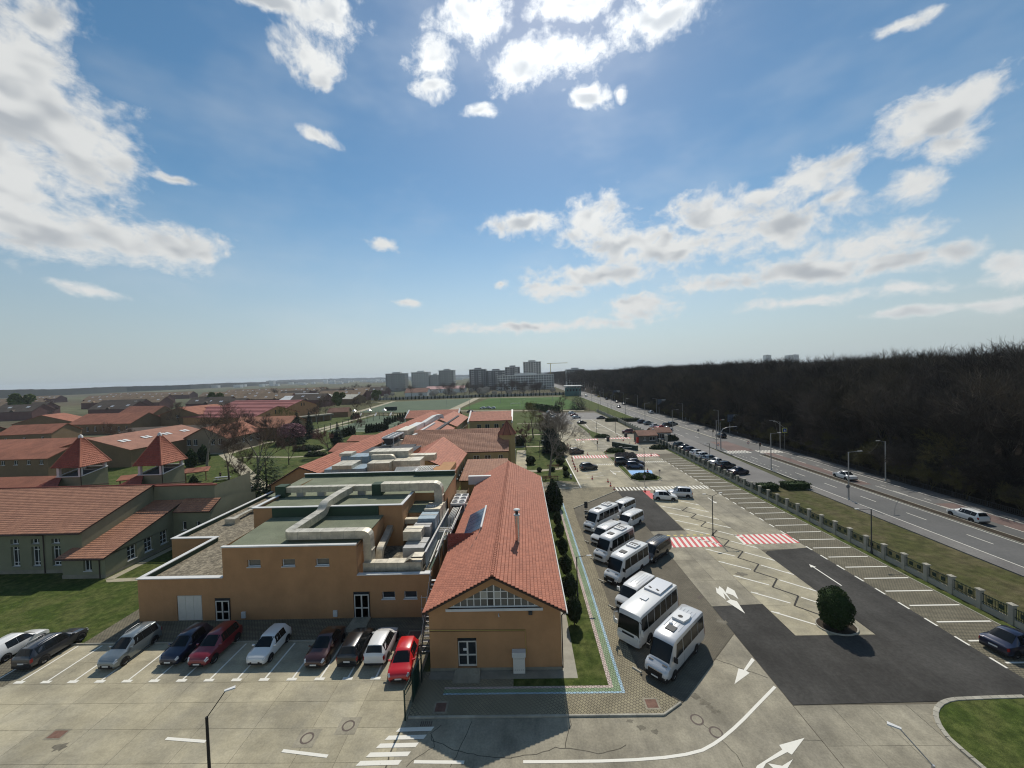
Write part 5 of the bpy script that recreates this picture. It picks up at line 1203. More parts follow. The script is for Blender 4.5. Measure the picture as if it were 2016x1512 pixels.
# housing estate: terraces with roof lights
Gp = 'terraced houses beyond the school'
rows = [(-520 + 46 * k + rnd.uniform(-6, 6), 318 + 44 * (k % 2) + rnd.uniform(-6, 6), rnd.uniform(30, 42), 0) for k in range(8)]
rows += [(-560 + 70 * k, 415 + 34 * (k % 2), rnd.uniform(50, 64), 2) for k in range(6)] + [(-700 + 88 * k, 520 + 40 * (k % 2), rnd.uniform(66, 80), 2) for k in range(6)] + [(-880 + 120 * k, 680 + 50 * (k % 2), 100, 2) for k in range(5)] + [(-262, 540, 44, 0), (-215, 560, 40, 0), (-300, 505, 38, 0)]
ptone = mat('beige_brown_roof', (.235, .165, .105), .85, .25, .12, .25)
for i, (x_, y_, lx, tone) in enumerate(rows):
    t = house('terrace_row', 'row of terraced houses with %s roof and small roof lights' % ('dark brown', '', 'pale brown')[tone], 'houses', (x_, y_), R(rnd.uniform(-9, 5)), lx, 17, 7.0, 12.4, 'x', mat('maroon_render', (.16, .085, .075), .9, .1, .3), (tiles_far3, 0, ptone)[tone], (), (), Gp + (' with dark roofs' if tone < 2 else ' with pale roofs'), int(lx / 12), max(1, int(lx / 24)))
# apartment towers
def apartments(lab, x0, x1, y0, y1, h, fl, bays, m, group=None, glassy=.55):
    t = thing('apartment_block', lab, 'apartment block', ((x0 + x1) / 2, (y0 + y1) / 2, 0), 0, group); hx, hy = (x1 - x0) / 2, (y1 - y0) / 2
    MB().box(-hx, hx, -hy, hy, 0, h).build('wall', m, t); MB().box(-hx - .6, hx + .6, -hy - .6, hy + .6, h, h + .7).build('roof', coping, t); MB().box(-hx * .4, hx * .4, -hy * .5, hy * .5, h + .7, h + 3.2).build('roof_house', m, t)
    g_ = MB(); s_ = MB(); fh_ = h / fl; bw = 2 * hx / bays
    for f in range(fl):
        for b in range(bays):
            g_.box(-hx + bw * (b + .2), -hx + bw * (b + .2 + glassy), -hy - .05, -hy + .2, f * fh_ + .9, f * fh_ + fh_ - .6)
            if b % 3 == 1: s_.box(-hx + bw * b, -hx + bw * (b + 1), -hy - 1.6, -hy - .05, f * fh_ + .1, f * fh_ + 1.1)
        for e in range(3): g_.box(hx - .2, hx + .05, -hy + 2 * hy * (e + .2) / 3, -hy + 2 * hy * (e + .7) / 3, f * fh_ + .9, f * fh_ + fh_ - .6)
    a = g_.build('windows', glass, t); a['kind'] = 'stuff'; b = s_.build('balconies', coping, t); b['kind'] = 'stuff'
agr = mat('apartment_grey', (.44, .44, .42), .9, .08, .05); aw = mat('apartment_white', (.68, .68, .65), .9, .06, .05); adk = mat('apartment_dark', (.24, .245, .25), .9, .1, .05)
apartments('grey ten-storey tower standing apart beside the fields', -256, -219, 720, 742, 33, 10, 8, agr)
apartments('white ten-storey tower next to a lower white block', -207, -175, 720, 742, 34, 10, 7, aw)
apartments('lower white block between two towers', -174, -156, 728, 745, 28, 9, 5, aw)
apartments('pale grey tower with deep balconies beside the lower white block', -155, -127, 720, 742, 36, 11, 6, agr)
apartments('dark apartment block at the start of the terraced complex', -88, -60, 650, 672, 35, 10, 7, adk)
apartments('dark mid block of the terraced complex', -59, -28, 655, 675, 32, 9, 8, adk)
apartments('dark stepped block behind the white terraces', -27, -2, 650, 672, 37, 11, 6, adk)
apartments('tallest stepped block behind the white terraces', 4, 34, 655, 672, 45, 13, 7, agr)
apartments('long white terraced block in front of the tall blocks', -38, 52, 615, 632, 23, 6, 22, aw, None, .62)
apartments('terraced block with pale balconies at the forest edge beside the road', 78, 108, 660, 680, 30, 8, 7, agr)
crn = thing('tower_crane', 'thin yellow tower crane over the terraced complex', 'crane', (52, 680, 0)); MB().box(-.5, .5, -.5, .5, 0, 42).build('mast', ypaint, crn); MB().box(-6, 30, -.3, .3, 42, 42.8).build('jib', ypaint, crn)
for i, (x_, y_, h) in enumerate(((1318, 2080, 54), (1432, 2080, 49), (1462, 2080, 52))):
    apartments('far office tower just above the forest skyline', x_ - 14, x_ + 14, y_, y_ + 25, h + 30, 12, 5, aw, 'far towers over the forest')
# houses by the pitch
house('small_house', 'small house with red hip roof beyond the turf pitch', 'house', (-141, 520), 0, 30, 22, 5, 10.5, 'x', aw, tiles_far2)
house('small_house', 'pink-roofed low house among blossoming trees', 'house', (-118, 600), 0, 60, 20, 6, 10, 'x', aw, mat('pink_roof', (.5, .3, .28), .8, .1, .1))
t = thing('green_pavilion', 'teal two-storey pavilion with white flat roof beside the pitch corner', 'pavilion', (56, 423, 0)); MB().box(-8, 8, -6, 6, 0, 8.5).build('wall', mat('teal_sheet', (.06, .15, .15), .6, .1, .5), t); MB().box(-9.5, 9.5, -7.5, 7.5, 10.2, 11).build('roof', coping, t)
for k in range(5): MB().box(-7.8 + 3.7 * k, -7.5 + 3.7 * k, -6.1, -5.8, 8.5, 10.2).build('post', coping, t); MB().box(-7 + 3.2 * k, -5.4 + 3.2 * k, -6.06, -5.9, 5, 7.2).build('window', glass, t)
# far boundary fence
t = thing('boundary_wall', 'long pale wall with dark pillars behind the sports pitches', 'wall', (0, 0, 0))
for k in range(62):
    x_ = -175 + 3.7 * k; y_ = 442 - .0 * k
    MB().box(x_, x_ + 3.4, y_, y_ + .3, 0, 2.6).build('wall_panel', mat('pale_wall', (.36, .36, .33), .9, .1, .3), t)
    MB().box(x_ + 3.3, x_ + 3.8, y_ - .1, y_ + .4, 0, 3.4).build('pillar', dgrey, t)
# far wooded ridge on the horizon
hp = MB(); n = 160
def far_ridge(name, a0, a1, dist, h, m, jag):
    mb = MB(); vs = []
    for k in range(n + 1):
        a = R(a0 + (a1 - a0) * k / n); hh = h + rnd.uniform(-jag, jag) + 4 * math.sin(k * .09) + 2 * math.sin(k * .31)
        x_, y_ = math.sin(a), math.cos(a)
        vs += [(x_ * dist, y_ * dist, -2), (x_ * dist, y_ * dist, hh), (x_ * (dist + 900), y_ * (dist + 900), hh + 1)]
    mb.add(vs, [f for k in range(n) for f in ((3 * k, 3 * k + 3, 3 * k + 4, 3 * k + 1), (3 * k + 1, 3 * k + 4, 3 * k + 5, 3 * k + 2))])
    o = mb.build(name, m); o['kind'] = 'structure'; return o
mat('far_woods', (.028, .034, .028), .95, .3, .02)
bl = [(-420, 803), (-200, 794), (0, 784.5), (125, 778), (250, 771.5), (375, 766), (504, 759.5), (600, 754), (650, 751)]
rb = MB(); vs = []; m_ = 0
for i in range(len(bl) - 1):
    for k in range(16):
        f = k / 16; p = G(bl[i][0] + (bl[i + 1][0] - bl[i][0]) * f, bl[i][1] + (bl[i + 1][1] - bl[i][1]) * f)
        hh = 23.5 + rnd.uniform(-.8, .8) + 1.5 * math.sin(m_ * .23) + 1.0 * math.sin(m_ * .071); m_ += 1
        vs += [(p[0], p[1], -1), (p[0], p[1], hh), (p[0] * 1.35, p[1] * 1.35, hh + .5)]
rb.add(vs, [f for k in range(m_ - 1) for f in ((3 * k, 3 * k + 3, 3 * k + 4, 3 * k + 1), (3 * k + 1, 3 * k + 4, 3 * k + 5, 3 * k + 2))])
o = rb.build('far_woods', MATS['far_woods']); tag(o, 'dark wooded belt along the horizon beyond the fields', 'woods', kind='stuff')
far_ridge('hills', -34, 25, 6200, 38, MATS['far_woods'], 4)
tw_ = MB()
for k in range(150):
    a = R(rnd.uniform(-40, -4)); d_ = rnd.uniform(2300, 5200); s = rnd.uniform(8, 26); h = rnd.uniform(6, 16) + (14 if rnd.random() < .12 else 0); tw_.box(math.sin(a) * d_ - s, math.sin(a) * d_ + s, math.cos(a) * d_, math.cos(a) * d_ + 20, 0, h)
o = tw_.build('distant_town', aw); tag(o, 'far pale town buildings scattered below the wooded horizon', 'town', kind='stuff')
# ------------------------------------------------------------------ gatehouse
t = thing('gatehouse', 'grey gatehouse with red-brown roofs at the car park entrance', 'gatehouse', (45.5, 138, 0))
w_ = MB(); fh = [(-3.6, -2.6, 1.0, 2.2), (-1.4, .6, .9, 2.1)]
gable_house(t, -5.0, 1.0, -3.2, 3.2, 2.7, 3.9, 'x', mat('gate_render', (.13, .13, .115), .9, .1, .6), tiles_far2, .5, None, fh)
gable_house(t, 1.3, 7.6, 1.0, 6.5, 3.0, 4.2, 'x', mat('gate_pale', (.42, .42, .40), .9, .1, .6), tiles_far2, .5, None, [(2.6, 5.4, .6, 2.4)], nx=3)
MB().box(-5.7, -5.05, -2.8, -1.9, 0, 2.0).build('red_box', redm, t); MB().box(1.0, 1.4, .6, 1.0, 0, 4.4).build('pillar', coping, t)
# ------------------------------------------------------------------ vehicles
def paint(name, col, metal=0.0, rough=0.3):
    return mat('paint_' + name, col, rough, 0.0, 1, metal=metal, spec=0.5, coat=0.9)
P = dict(white=paint('white', (.70, .70, .68)), silver=paint('silver', (.36, .38, .39), .5), steelblue=paint('steelblue', (.20, .235, .25), .45), navy=paint('navy', (.012, .016, .042), .2), crimson=paint('crimson', (.20, .012, .02), .2),
         red=paint('red', (.55, .012, .014)), brown=paint('brown', (.052, .018, .014), .3), black=paint('black', (.008, .008, .010), .1), grey=paint('grey', (.05, .053, .06), .4), blue=paint('blue', (.014, .024, .06), .2), dkred=paint('dkred', (.11, .012, .015), .2), dkgreen=paint('dkgreen', (.02, .035, .03), .2), yellow=paint('yellow', (.5, .36, .04)), pearl=paint('pearl', (.55, .56, .57), .2))
class Loft:
    """vehicle shell lofted through stations; t runs rear (-.5) to front (.5)"""
    def __init__(s, L, W, st): s.L, s.W, s.st = L, W, st
    def ring(s, t):
        st = s.st
        if t <= st[0][0]: a = b = st[0]; f = 0
        elif t >= st[-1][0]: a = b = st[-1]; f = 0
        else:
            for i in range(len(st) - 1):
                if st[i][0] <= t <= st[i + 1][0]: a, b = st[i], st[i + 1]; f = (t - a[0]) / (b[0] - a[0]); break
        ra, rb = s.raw(a), s.raw(b)
        return [p.lerp(q, f) for p, q in zip(ra, rb)]
    def raw(s, q):
        t, ws, z0, zm, zb, zt, wt = q      # width scale, sill, mid, belt, top, top half-width
        w = s.W / 2 * ws; y = t * s.L
        return [Vector(p) for p in ((0, y, z0), (w * .84, y, z0), (w * .97, y, z0 + .10), (w, y, zm), (w * .975, y, zb), (wt, y, zt - .07 if zt - zb > .2 else zb + (zt - zb) * .6), (wt * .86, y, zt - .012), (0, y, zt))]
    def shell(s):
        mb = MB(); n = 14; vs = []
        for q in s.st:
            r = s.raw(q); vs += r + [Vector((-p.x, p.y, p.z)) for p in r[6:0:-1]]
        m = len(s.st)
        mb.add(vs, [(i * n + k, (i + 1) * n + k, (i + 1) * n + (k + 1) % n, i * n + (k + 1) % n) for i in range(m - 1) for k in range(n)], True)
        mb.add(vs[:n], [tuple(range(n))], True); mb.add(vs[-n:], [tuple(range(n - 1, -1, -1))], True)
        me = mb.mesh('body')
        bm = bmesh.new(); bm.from_mesh(me); bmesh.ops.remove_doubles(bm, verts=bm.verts, dist=.001); bmesh.ops.recalc_face_normals(bm, faces=bm.faces); bm.to_mesh(me); bm.free()
        me.set_sharp_from_angle(angle=R(38)); return me
    def at(s, t, k):
        r = s.ring(t); i = min(int(k), 6); f = k - i
        return r[i].lerp(r[i + 1], f)
    def patch(s, name, t0, t1, k0, k1, sx=1, off=.008, nt=4, nk=3, mirror=False, t0b=None, t1b=None):
        """piece of surface lifted off the shell; k runs round the section"""
        ts = sorted({t0 + (t1 - t0) * i / nt for i in range(nt + 1)} | {q[0] for q in s.st if t0 < q[0] < t1})
        mb = MB(); vs = []
        for t in ts:
            f = (t - t0) / (t1 - t0)
            for j in range(nk + 1):
                k = k0 + (k1 - k0) * j / nk
                tt = t
                if t0b is not None: g = j / nk; a = t0 + (t0b - t0) * g; b = t1 + ((t1b if t1b is not None else t1) - t1) * g; tt = a + (b - a) * f
                p = s.at(tt, k); e = 1e-3
                du = s.at(tt + e, k) - s.at(tt - e, k); dv = s.at(tt, min(k + .02, 6.999)) - s.at(tt, max(k - .02, 0))
                nn = du.cross(dv); nn = nn.normalized() if nn.length > 1e-12 else Vector((0, 0, 1))
                if nn.dot(Vector((p.x, 0, p.z - .6))) < 0: nn = -nn
                p = p + nn * off; vs.append(Vector((p.x * sx, p.y, p.z)))
        if mirror:
            half = vs; W_ = nk + 1; vs = []
            for i in range(len(ts)):
                row = half[i * W_:(i + 1) * W_]; vs += row + [Vector((-p.x, p.y, p.z)) for p in reversed(row)]
            W2 = 2 * W_
        else: W2 = nk + 1
        fs = [(i * W2 + j, i * W2 + j + 1, (i + 1) * W2 + j + 1, (i + 1) * W2 + j) for i in range(len(ts) - 1) for j in range(W2 - 1)]
        mb.add(vs, fs, True); me = mb.mesh(name)
        bm = bmesh.new(); bm.from_mesh(me)
        c_ = sum((v.co for v in bm.verts), Vector()) / len(bm.verts)
        for f in bm.faces:
            f.normal_update()
            if f.normal.dot(f.calc_center_median() - Vector((0, c_.y * .5, .55))) < 0: f.normal_flip()
        bm.to_mesh(me); bm.free(); return me
WHEEL = {}
def wheel_mesh(r, w_):
    if (r, w_) not in WHEEL:
        def lx(prof): 
            mb = MB().lathe(prof, 20); mb.v = [(z, x, y) for x, y, z in mb.v]; return mb
        ty = lx([(r * .62, -w_ / 2), (r * .93, -w_ / 2), (r, -w_ * .36), (r, w_ * .36), (r * .93, w_ / 2), (r * .62, w_ / 2)]).mesh('wheel')
        rm = MB(); d = MB().lathe([(r * .64, w_ * .40), (r * .56, w_ * .36), (r * .5, w_ * .2), (0, w_ * .2)], 20); rm.add([(z, x, y) for x, y, z in d.v], d.f, True)
        for k in range(5):
            a = 2 * math.pi * k / 5; c_, s_ = math.cos(a), math.sin(a)
            q = []
            for rr, hw in ((r * .12, .05), (r * .6, .035)):
                for e in (-hw, hw): q.append((w_ * .42, rr * c_ - e * s_, rr * s_ + e * c_))
            rm.add(q + [(w_ * .2, y, z) for _, y, z in q], [(0, 1, 3, 2), (0, 2, 6, 4), (1, 5, 7, 3)])
        bk = MB().lathe([(r * .5, w_ * .19), (0, w_ * .19)], 12)
        WHEEL[(r, w_)] = (ty, rm.mesh('rim'))
    return WHEEL[(r, w_)]
def wheels(t, L, W, r, w_, yf, yr, lod):
    ty, rm = wheel_mesh(r, w_)
    for sx in (-1, 1):
        for y in (yf, yr):
            o = link('wheel', ty, rubber, t, (sx * (W / 2 - w_ / 2 + .02), y, r), 0 if sx > 0 else math.pi)
            if lod == 0: link('rim', rm, rimm, o)
CARS = {}
def car_stations(kind, H):
    w1 = .62 if kind != 'suv' else .64
    b = .595 * H if kind != 'suv' else .61 * H
    z0 = .17 if kind != 'suv' else .24
    c = {'hatch': (-.478, -.39, .055, .255), 'suv': (-.472, -.40, .045, .245), 'estate': (-.482, -.42, .07, .26), 'sedan': (-.34, -.17, .045, .25)}[kind]
    rg, rr, rf, cw = c
    st = [(-.5, .80, z0 + .16, .45, .62 * b + .22, .64 * b + .24, .60), (-.492, .90, z0 + .06, .5, .93 * b, .96 * b, .66)]
    if kind == 'sedan': st += [(-.45, .965, z0 + .02, .55, b * .99, b * 1.05, .70), (rg, .99, z0, .56, b, b * 1.09, .70), (rr, 1, z0, .57, b, H - .03, w1 - .03), (-.02, 1, z0, .57, b, H, w1)]
    else: st += [(rg, .955, z0 + .02, .55, b, b * 1.06, .70), (rr, .985, z0, .56, b, H - .07, w1 - .04), (-.25, 1, z0, .57, b, H - .01, w1), (-.02, 1, z0, .57, b, H, w1)]
    st += [(rf, 1, z0, .57, b, H - .045, w1 - .02), (cw, .99, z0, .56, b * .985, b * 1.07, .70), (.38, .97, z0 + .01, .53, b * .90, b * .985, .66), (.455, .92, z0 + .04, .5, b * .80, b * .86, .60), (.49, .80, z0 + .08, .45, b * .66, b * .70, .54), (.5, .70, z0 + .14, .42, b * .52, b * .56, .46)]
    return st, c
def car(lab, kind, col, loc, rz, L=4.3, W=1.78, H=1.5, lod=0, group=None, rack=False, dark_roof=False, nm='car'):
    L *= .95; W *= 1.05; H *= 1.10
    key = (kind, round(L, 1), round(W, 2), round(H, 2))
    if key not in CARS:
        st, c = car_stations(kind, H); lf = Loft(L, W, st); rg, rr, rf, cw = c; m = {}
        m['body'] = lf.shell()
        m['windscreen'] = lf.patch('windscreen', rf + .012, cw - .012, 5.15, 7, mirror=True)
        m['rear_window'] = lf.patch('rear_window', rg + .008, rr - .006, 5.2, 7, mirror=True)
        a, b = cw - .05, rr + (.03 if kind != 'sedan' else .0)
        cuts = [(-.078, a, 0, -.085), (-.265, -.083, 0, 0)] + ([(rr + .012, -.27, 0, 0)] if kind in ('estate', 'suv') else [])
        m['side'] = [[lf.patch('side_window', q0, q1, 4.06, 4.97, sx, t0b=q0 + (.0 if i else .0), t1b=q1 + q3) for i, (q0, q1, q2, q3) in enumerate(cuts)] for sx in (-1, 1)]
        m['headlight'] = [lf.patch('headlight', .445, .492, 3.55, 4.1 + .5, sx, .012, 3, 2) for sx in (-1, 1)]
        m['tail_light'] = [lf.patch('tail_light', -.4965, -.468, 3.35, 4.05, sx, .012, 3, 2) for sx in (-1, 1)]
        m['roof_skin'] = lf.patch('roof_skin', rr + .02, rf - .01, 6.05, 7, mirror=True, off=.004)
        hb = st[-1][4]
        m['grille'] = MB().box(-.42, .42, L / 2 - .01, L / 2 + .018, hb - .16, hb - .02).mesh('grille')
        m['intake'] = MB().box(-.6, .6, L / 2 - .03, L / 2 + .012, .26, .40).mesh('bumper_intake')
        m['plate_f'] = MB().box(-.26, .26, L / 2 + .013, L / 2 + .03, .40, .51).mesh('number_plate')
        m['plate_r'] = MB().box(-.26, .26, -L / 2 - .02, -L / 2 + .01, .58, .69).mesh('number_plate')
        m['bump_r'] = MB().box(-W * .42, W * .42, -L / 2 - .012, -L / 2 + .05, .24, .42).mesh('rear_bumper')
        m['mirror'] = [MB().add([(sx * (W / 2 - .06), cw * L - .35, st[7][4] + .05), (sx * (W / 2 + .16), cw * L - .37, st[7][4] + .05), (sx * (W / 2 + .16), cw * L - .25, st[7][4] + .07), (sx * (W / 2 - .06), cw * L - .22, st[7][4] + .07), (sx * (W / 2 - .06), cw * L - .35, st[7][4] + .17), (sx * (W / 2 + .15), cw * L - .37, st[7][4] + .18), (sx * (W / 2 + .14), cw * L - .27, st[7][4] + .17), (sx * (W / 2 - .06), cw * L - .22, st[7][4] + .15)], [(0, 3, 2, 1), (4, 5, 6, 7), (0, 1, 5, 4), (1, 2, 6, 5), (2, 3, 7, 6), (3, 0, 4, 7)]).mesh('wing_mirror') for sx in (-1, 1)]
        r = .32 if kind != 'suv' else .36; yf, yr = L * .315, -L * .305
        m['arch'] = []
        for sx in (-1, 1):
            for y in (yf, yr):
                q = [(sx * (W / 2 + .004), y + (r + .075) * math.cos(R(a_)), r + (r + .075) * math.sin(R(a_))) for a_ in range(-25, 206, 21)]
                m['arch'].append(MB().add(q + [(sx * (W / 2 + .004), y, r * .7)], [tuple(range(len(q) + 1)) if sx > 0 else tuple(range(len(q), -1, -1))]).mesh('wheel_arch'))
        m['dims'] = (r, .21, yf, yr)
        rk = MB()
        for sx in (-1, 1): rk.tube([(sx * .56, rr * L + .35, H + .0), (sx * .58, rr * L + .5, H + .07), (sx * .58, rf * L - .5, H + .06), (sx * .56, rf * L - .35, H - .02)], .025, 5)
        m['rack'] = rk.mesh('roof_rails')
        CARS[key] = m
    m = CARS[key]; pm_ = P[col]
    t = thing(nm, lab, 'car', (*loc, 0.012) if len(loc) == 2 else loc, rz, group); t.scale = (1.07,) * 3
    def put(n, me, mm):
        o = bpy.data.objects.new(n, me); COL.objects.link(o); o.parent = t
        if not me.materials: me.materials.append(mm)
        if me.materials[0] != mm: o.material_slots[0].link = 'OBJECT'; o.material_slots[0].material = mm
        return o
    put('body', m['body'], pm_); put('windscreen', m['windscreen'], carglass); put('rear_window', m['rear_window'], carglass)
    for sd_ in m['side']:
        for q in sd_: put('side_window', q, carglass)
    for q in m['arch']: put('wheel_arch', q, black)
    for q in m['headlight']: put('headlight', q, lampclear)
    for q in m['tail_light']: put('tail_light', q, lampred)
    r, ww, yf, yr = m['dims']; wheels(t, L, W, r, ww, yf, yr, lod)
    if lod == 0:
        put('grille', m['grille'], black); put('bumper_intake', m['intake'], black); put('number_plate', m['plate_f'], plate); put('number_plate', m['plate_r'], plate); put('rear_bumper', m['bump_r'], black)
        for q in m['mirror']: put('wing_mirror', q, pm_)
        if rack: put('roof_rails', m['rack'], steel)
        if dark_roof: put('roof_skin', m['roof_skin'], P['black'])
    return t
VANS = {}
def van_parts(kind):
    if kind in VANS: return VANS[kind]
    if kind == 'minibus':   # tall long-wheelbase bus with a short bonnet
        L, W, H = 6.95, 1.98, 2.78; z0 = .30
        st = [(-.5, .95, .45, .7, 1.05, 2.35, .80), (-.495, .985, .36, .7, 1.18, 2.66, .84), (-.46, 1, z0, .7, 1.2, H - .02, .87), (-.1, 1, z0, .7, 1.2, H, .875), (.235, 1, z0, .7, 1.2, H - .03, .86), (.285, 1, z0, .7, 1.2, H - .16, .83), (.30, 1, z0, .7, 1.2, 2.5, .82), (.405, .98, z0, .68, 1.14, 1.30, .80), (.462, .955, z0 + .02, .62, 1.0, 1.12, .76), (.49, .88, z0 + .04, .58, .82, .92, .70), (.5, .80, .40, .5, .66, .70, .62)]
        ws = (.305, .398); sw = [(.10, .285), (-.12, .09), (-.30, -.13), (-.47, -.31)]; kk = (4.12, 4.80)
    elif kind == 'van':     # low-roof passenger van
        L, W, H = 5.2, 1.95, 1.96; z0 = .26
        st = [(-.5, .94, .42, .65, .95, 1.60, .74), (-.494, .98, .34, .65, 1.05, 1.86, .78), (-.45, 1, z0, .65, 1.07, H - .02, .80), (-.1, 1, z0, .65, 1.07, H, .81), (.17, 1, z0, .65, 1.07, H - .04, .79), (.215, 1, z0, .65, 1.07, H - .14, .77), (.375, .98, z0, .62, 1.0, 1.14, .76), (.45, .945, z0 + .02, .58, .88, .98, .70), (.488, .87, z0 + .05, .54, .74, .80, .64), (.5, .78, .36, .48, .58, .62, .56)]
        ws = (.222, .368); sw = [(.06, .235), (-.20, .05), (-.46, -.21)]; kk = (4.12, 4.85)
    else:                   # midi coach, flat front with a deep windscreen
        L, W, H = 7.3, 2.28, 2.95; z0 = .30
        st = [(-.5, .95, .45, .8, 1.30, 2.5, .96), (-.49, .985, .36, .8, 1.34, 2.82, 1.0), (-.46, 1, z0, .8, 1.36, H - .03, 1.03), (0, 1, z0, .8, 1.36, H, 1.04), (.40, 1, z0, .8, 1.36, H - .03, 1.03), (.452, .995, z0, .8, 1.30, H - .14, 1.0), (.470, .985, z0, .78, 1.16, 2.55, .98), (.494, .955, z0 + .02, .74, 1.0, 1.22, .94), (.5, .92, .34, .66, .86, .92, .86)]
        ws = (.4715, .4935); sw = [(.31, .44), (.15, .30), (0, .14), (-.15, -.01), (-.30, -.16), (-.46, -.31)]; kk = (4.05, 4.82)
    lf = Loft(L, W, st); m = {'L': L, 'W': W, 'H': H, 'z0': z0}
    m['body'] = lf.shell(); m['windscreen'] = lf.patch('windscreen', *ws, 5.06 if kind != 'coach' else 4.3, 7, mirror=True, off=.012, nk=5)
    m['side'] = [[lf.patch('side_window', a, b, *kk, sx, off=.010, t1b=(b - .045 if i == 0 and kind != 'coach' else b), t0b=a) for i, (a, b) in enumerate(sw)] for sx in (-1, 1)]
    m['rear'] = MB().box(-W * .36, W * .36, -L / 2 - .02, -L / 2 + .06, st[0][4] + .1, st[0][5] - .12).mesh('rear_window')
    m['head'] = [lf.patch('headlight', (.455 if kind != 'coach' else .488), .4925 if kind != 'coach' else .4985, 3.3, 4.35 if kind != 'coach' else 3.9, sx, .014, 3, 2) for sx in (-1, 1)]
    m['tail'] = [lf.patch('tail_light', -.498, -.485, 3.2, 4.3, sx, .012, 2, 2) for sx in (-1, 1)]
    hb = st[-1][4]
    m['grille'] = MB().box(-.55, .55, L / 2 - .3, L / 2 + .03, hb - .08, hb + .24).mesh('grille')
    m['bumper'] = MB().prism([(-W * .47, L / 2 - .34), (W * .47, L / 2 - .34), (W * .45, L / 2 - .08), (W * .36, L / 2 + .05), (-W * .36, L / 2 + .05), (-W * .45, L / 2 - .08)], .27, hb - .06).mesh('front_bumper')
    m['plate'] = MB().box(-.26, .26, L / 2 + .052, L / 2 + .066, .40, .51).mesh('number_plate')
    yf, yr = (L * .335, -L * .235) if kind != 'coach' else (L * .28, -L * .25); r = .36 if kind != 'coach' else .42
    m['arch'] = []
    for sx in (-1, 1):
        for y in (yf, yr):
            q = [(sx * (W / 2 + .004), y + (r + .08) * math.cos(R(a_)), r + (r + .08) * math.sin(R(a_))) for a_ in range(-25, 206, 21)]
            m['arch'].append(MB().add(q + [(sx * (W / 2 + .004), y, r * .7)], [tuple(range(len(q) + 1)) if sx > 0 else tuple(range(len(q), -1, -1))]).mesh('wheel_arch'))
    m['wh'] = (r, .24, yf, yr)
    m['sill'] = MB().box(-W / 2 - .008, W / 2 + .008, yr + r + .1, yf - r - .1, z0 - .02, z0 + .17).mesh('side_sill')
    mz = st[6][4] + .1
    my = (.27 if kind == 'van' else .33) * L if kind != 'coach' else L * .47
    m['mirror'] = [MB().box(min(sx * (W / 2 - .02), sx * (W / 2 + .27)), max(sx * (W / 2 - .02), sx * (W / 2 + .27)), my, my + .12, mz + .12, mz + .48).mesh('wing_mirror') for sx in (-1, 1)]
    m['seam'] = [MB().box(min(sx * W / 2, sx * (W / 2 + .006)), max(sx * W / 2, sx * (W / 2 + .006)), t_ * L - .008, t_ * L + .008, z0 + .2, st[3][4] - .02).mesh('door_seam') for sx in (-1, 1) for t_ in ((.09, .30) if kind != 'coach' else (.30,))]
    VANS[kind] = m; return m
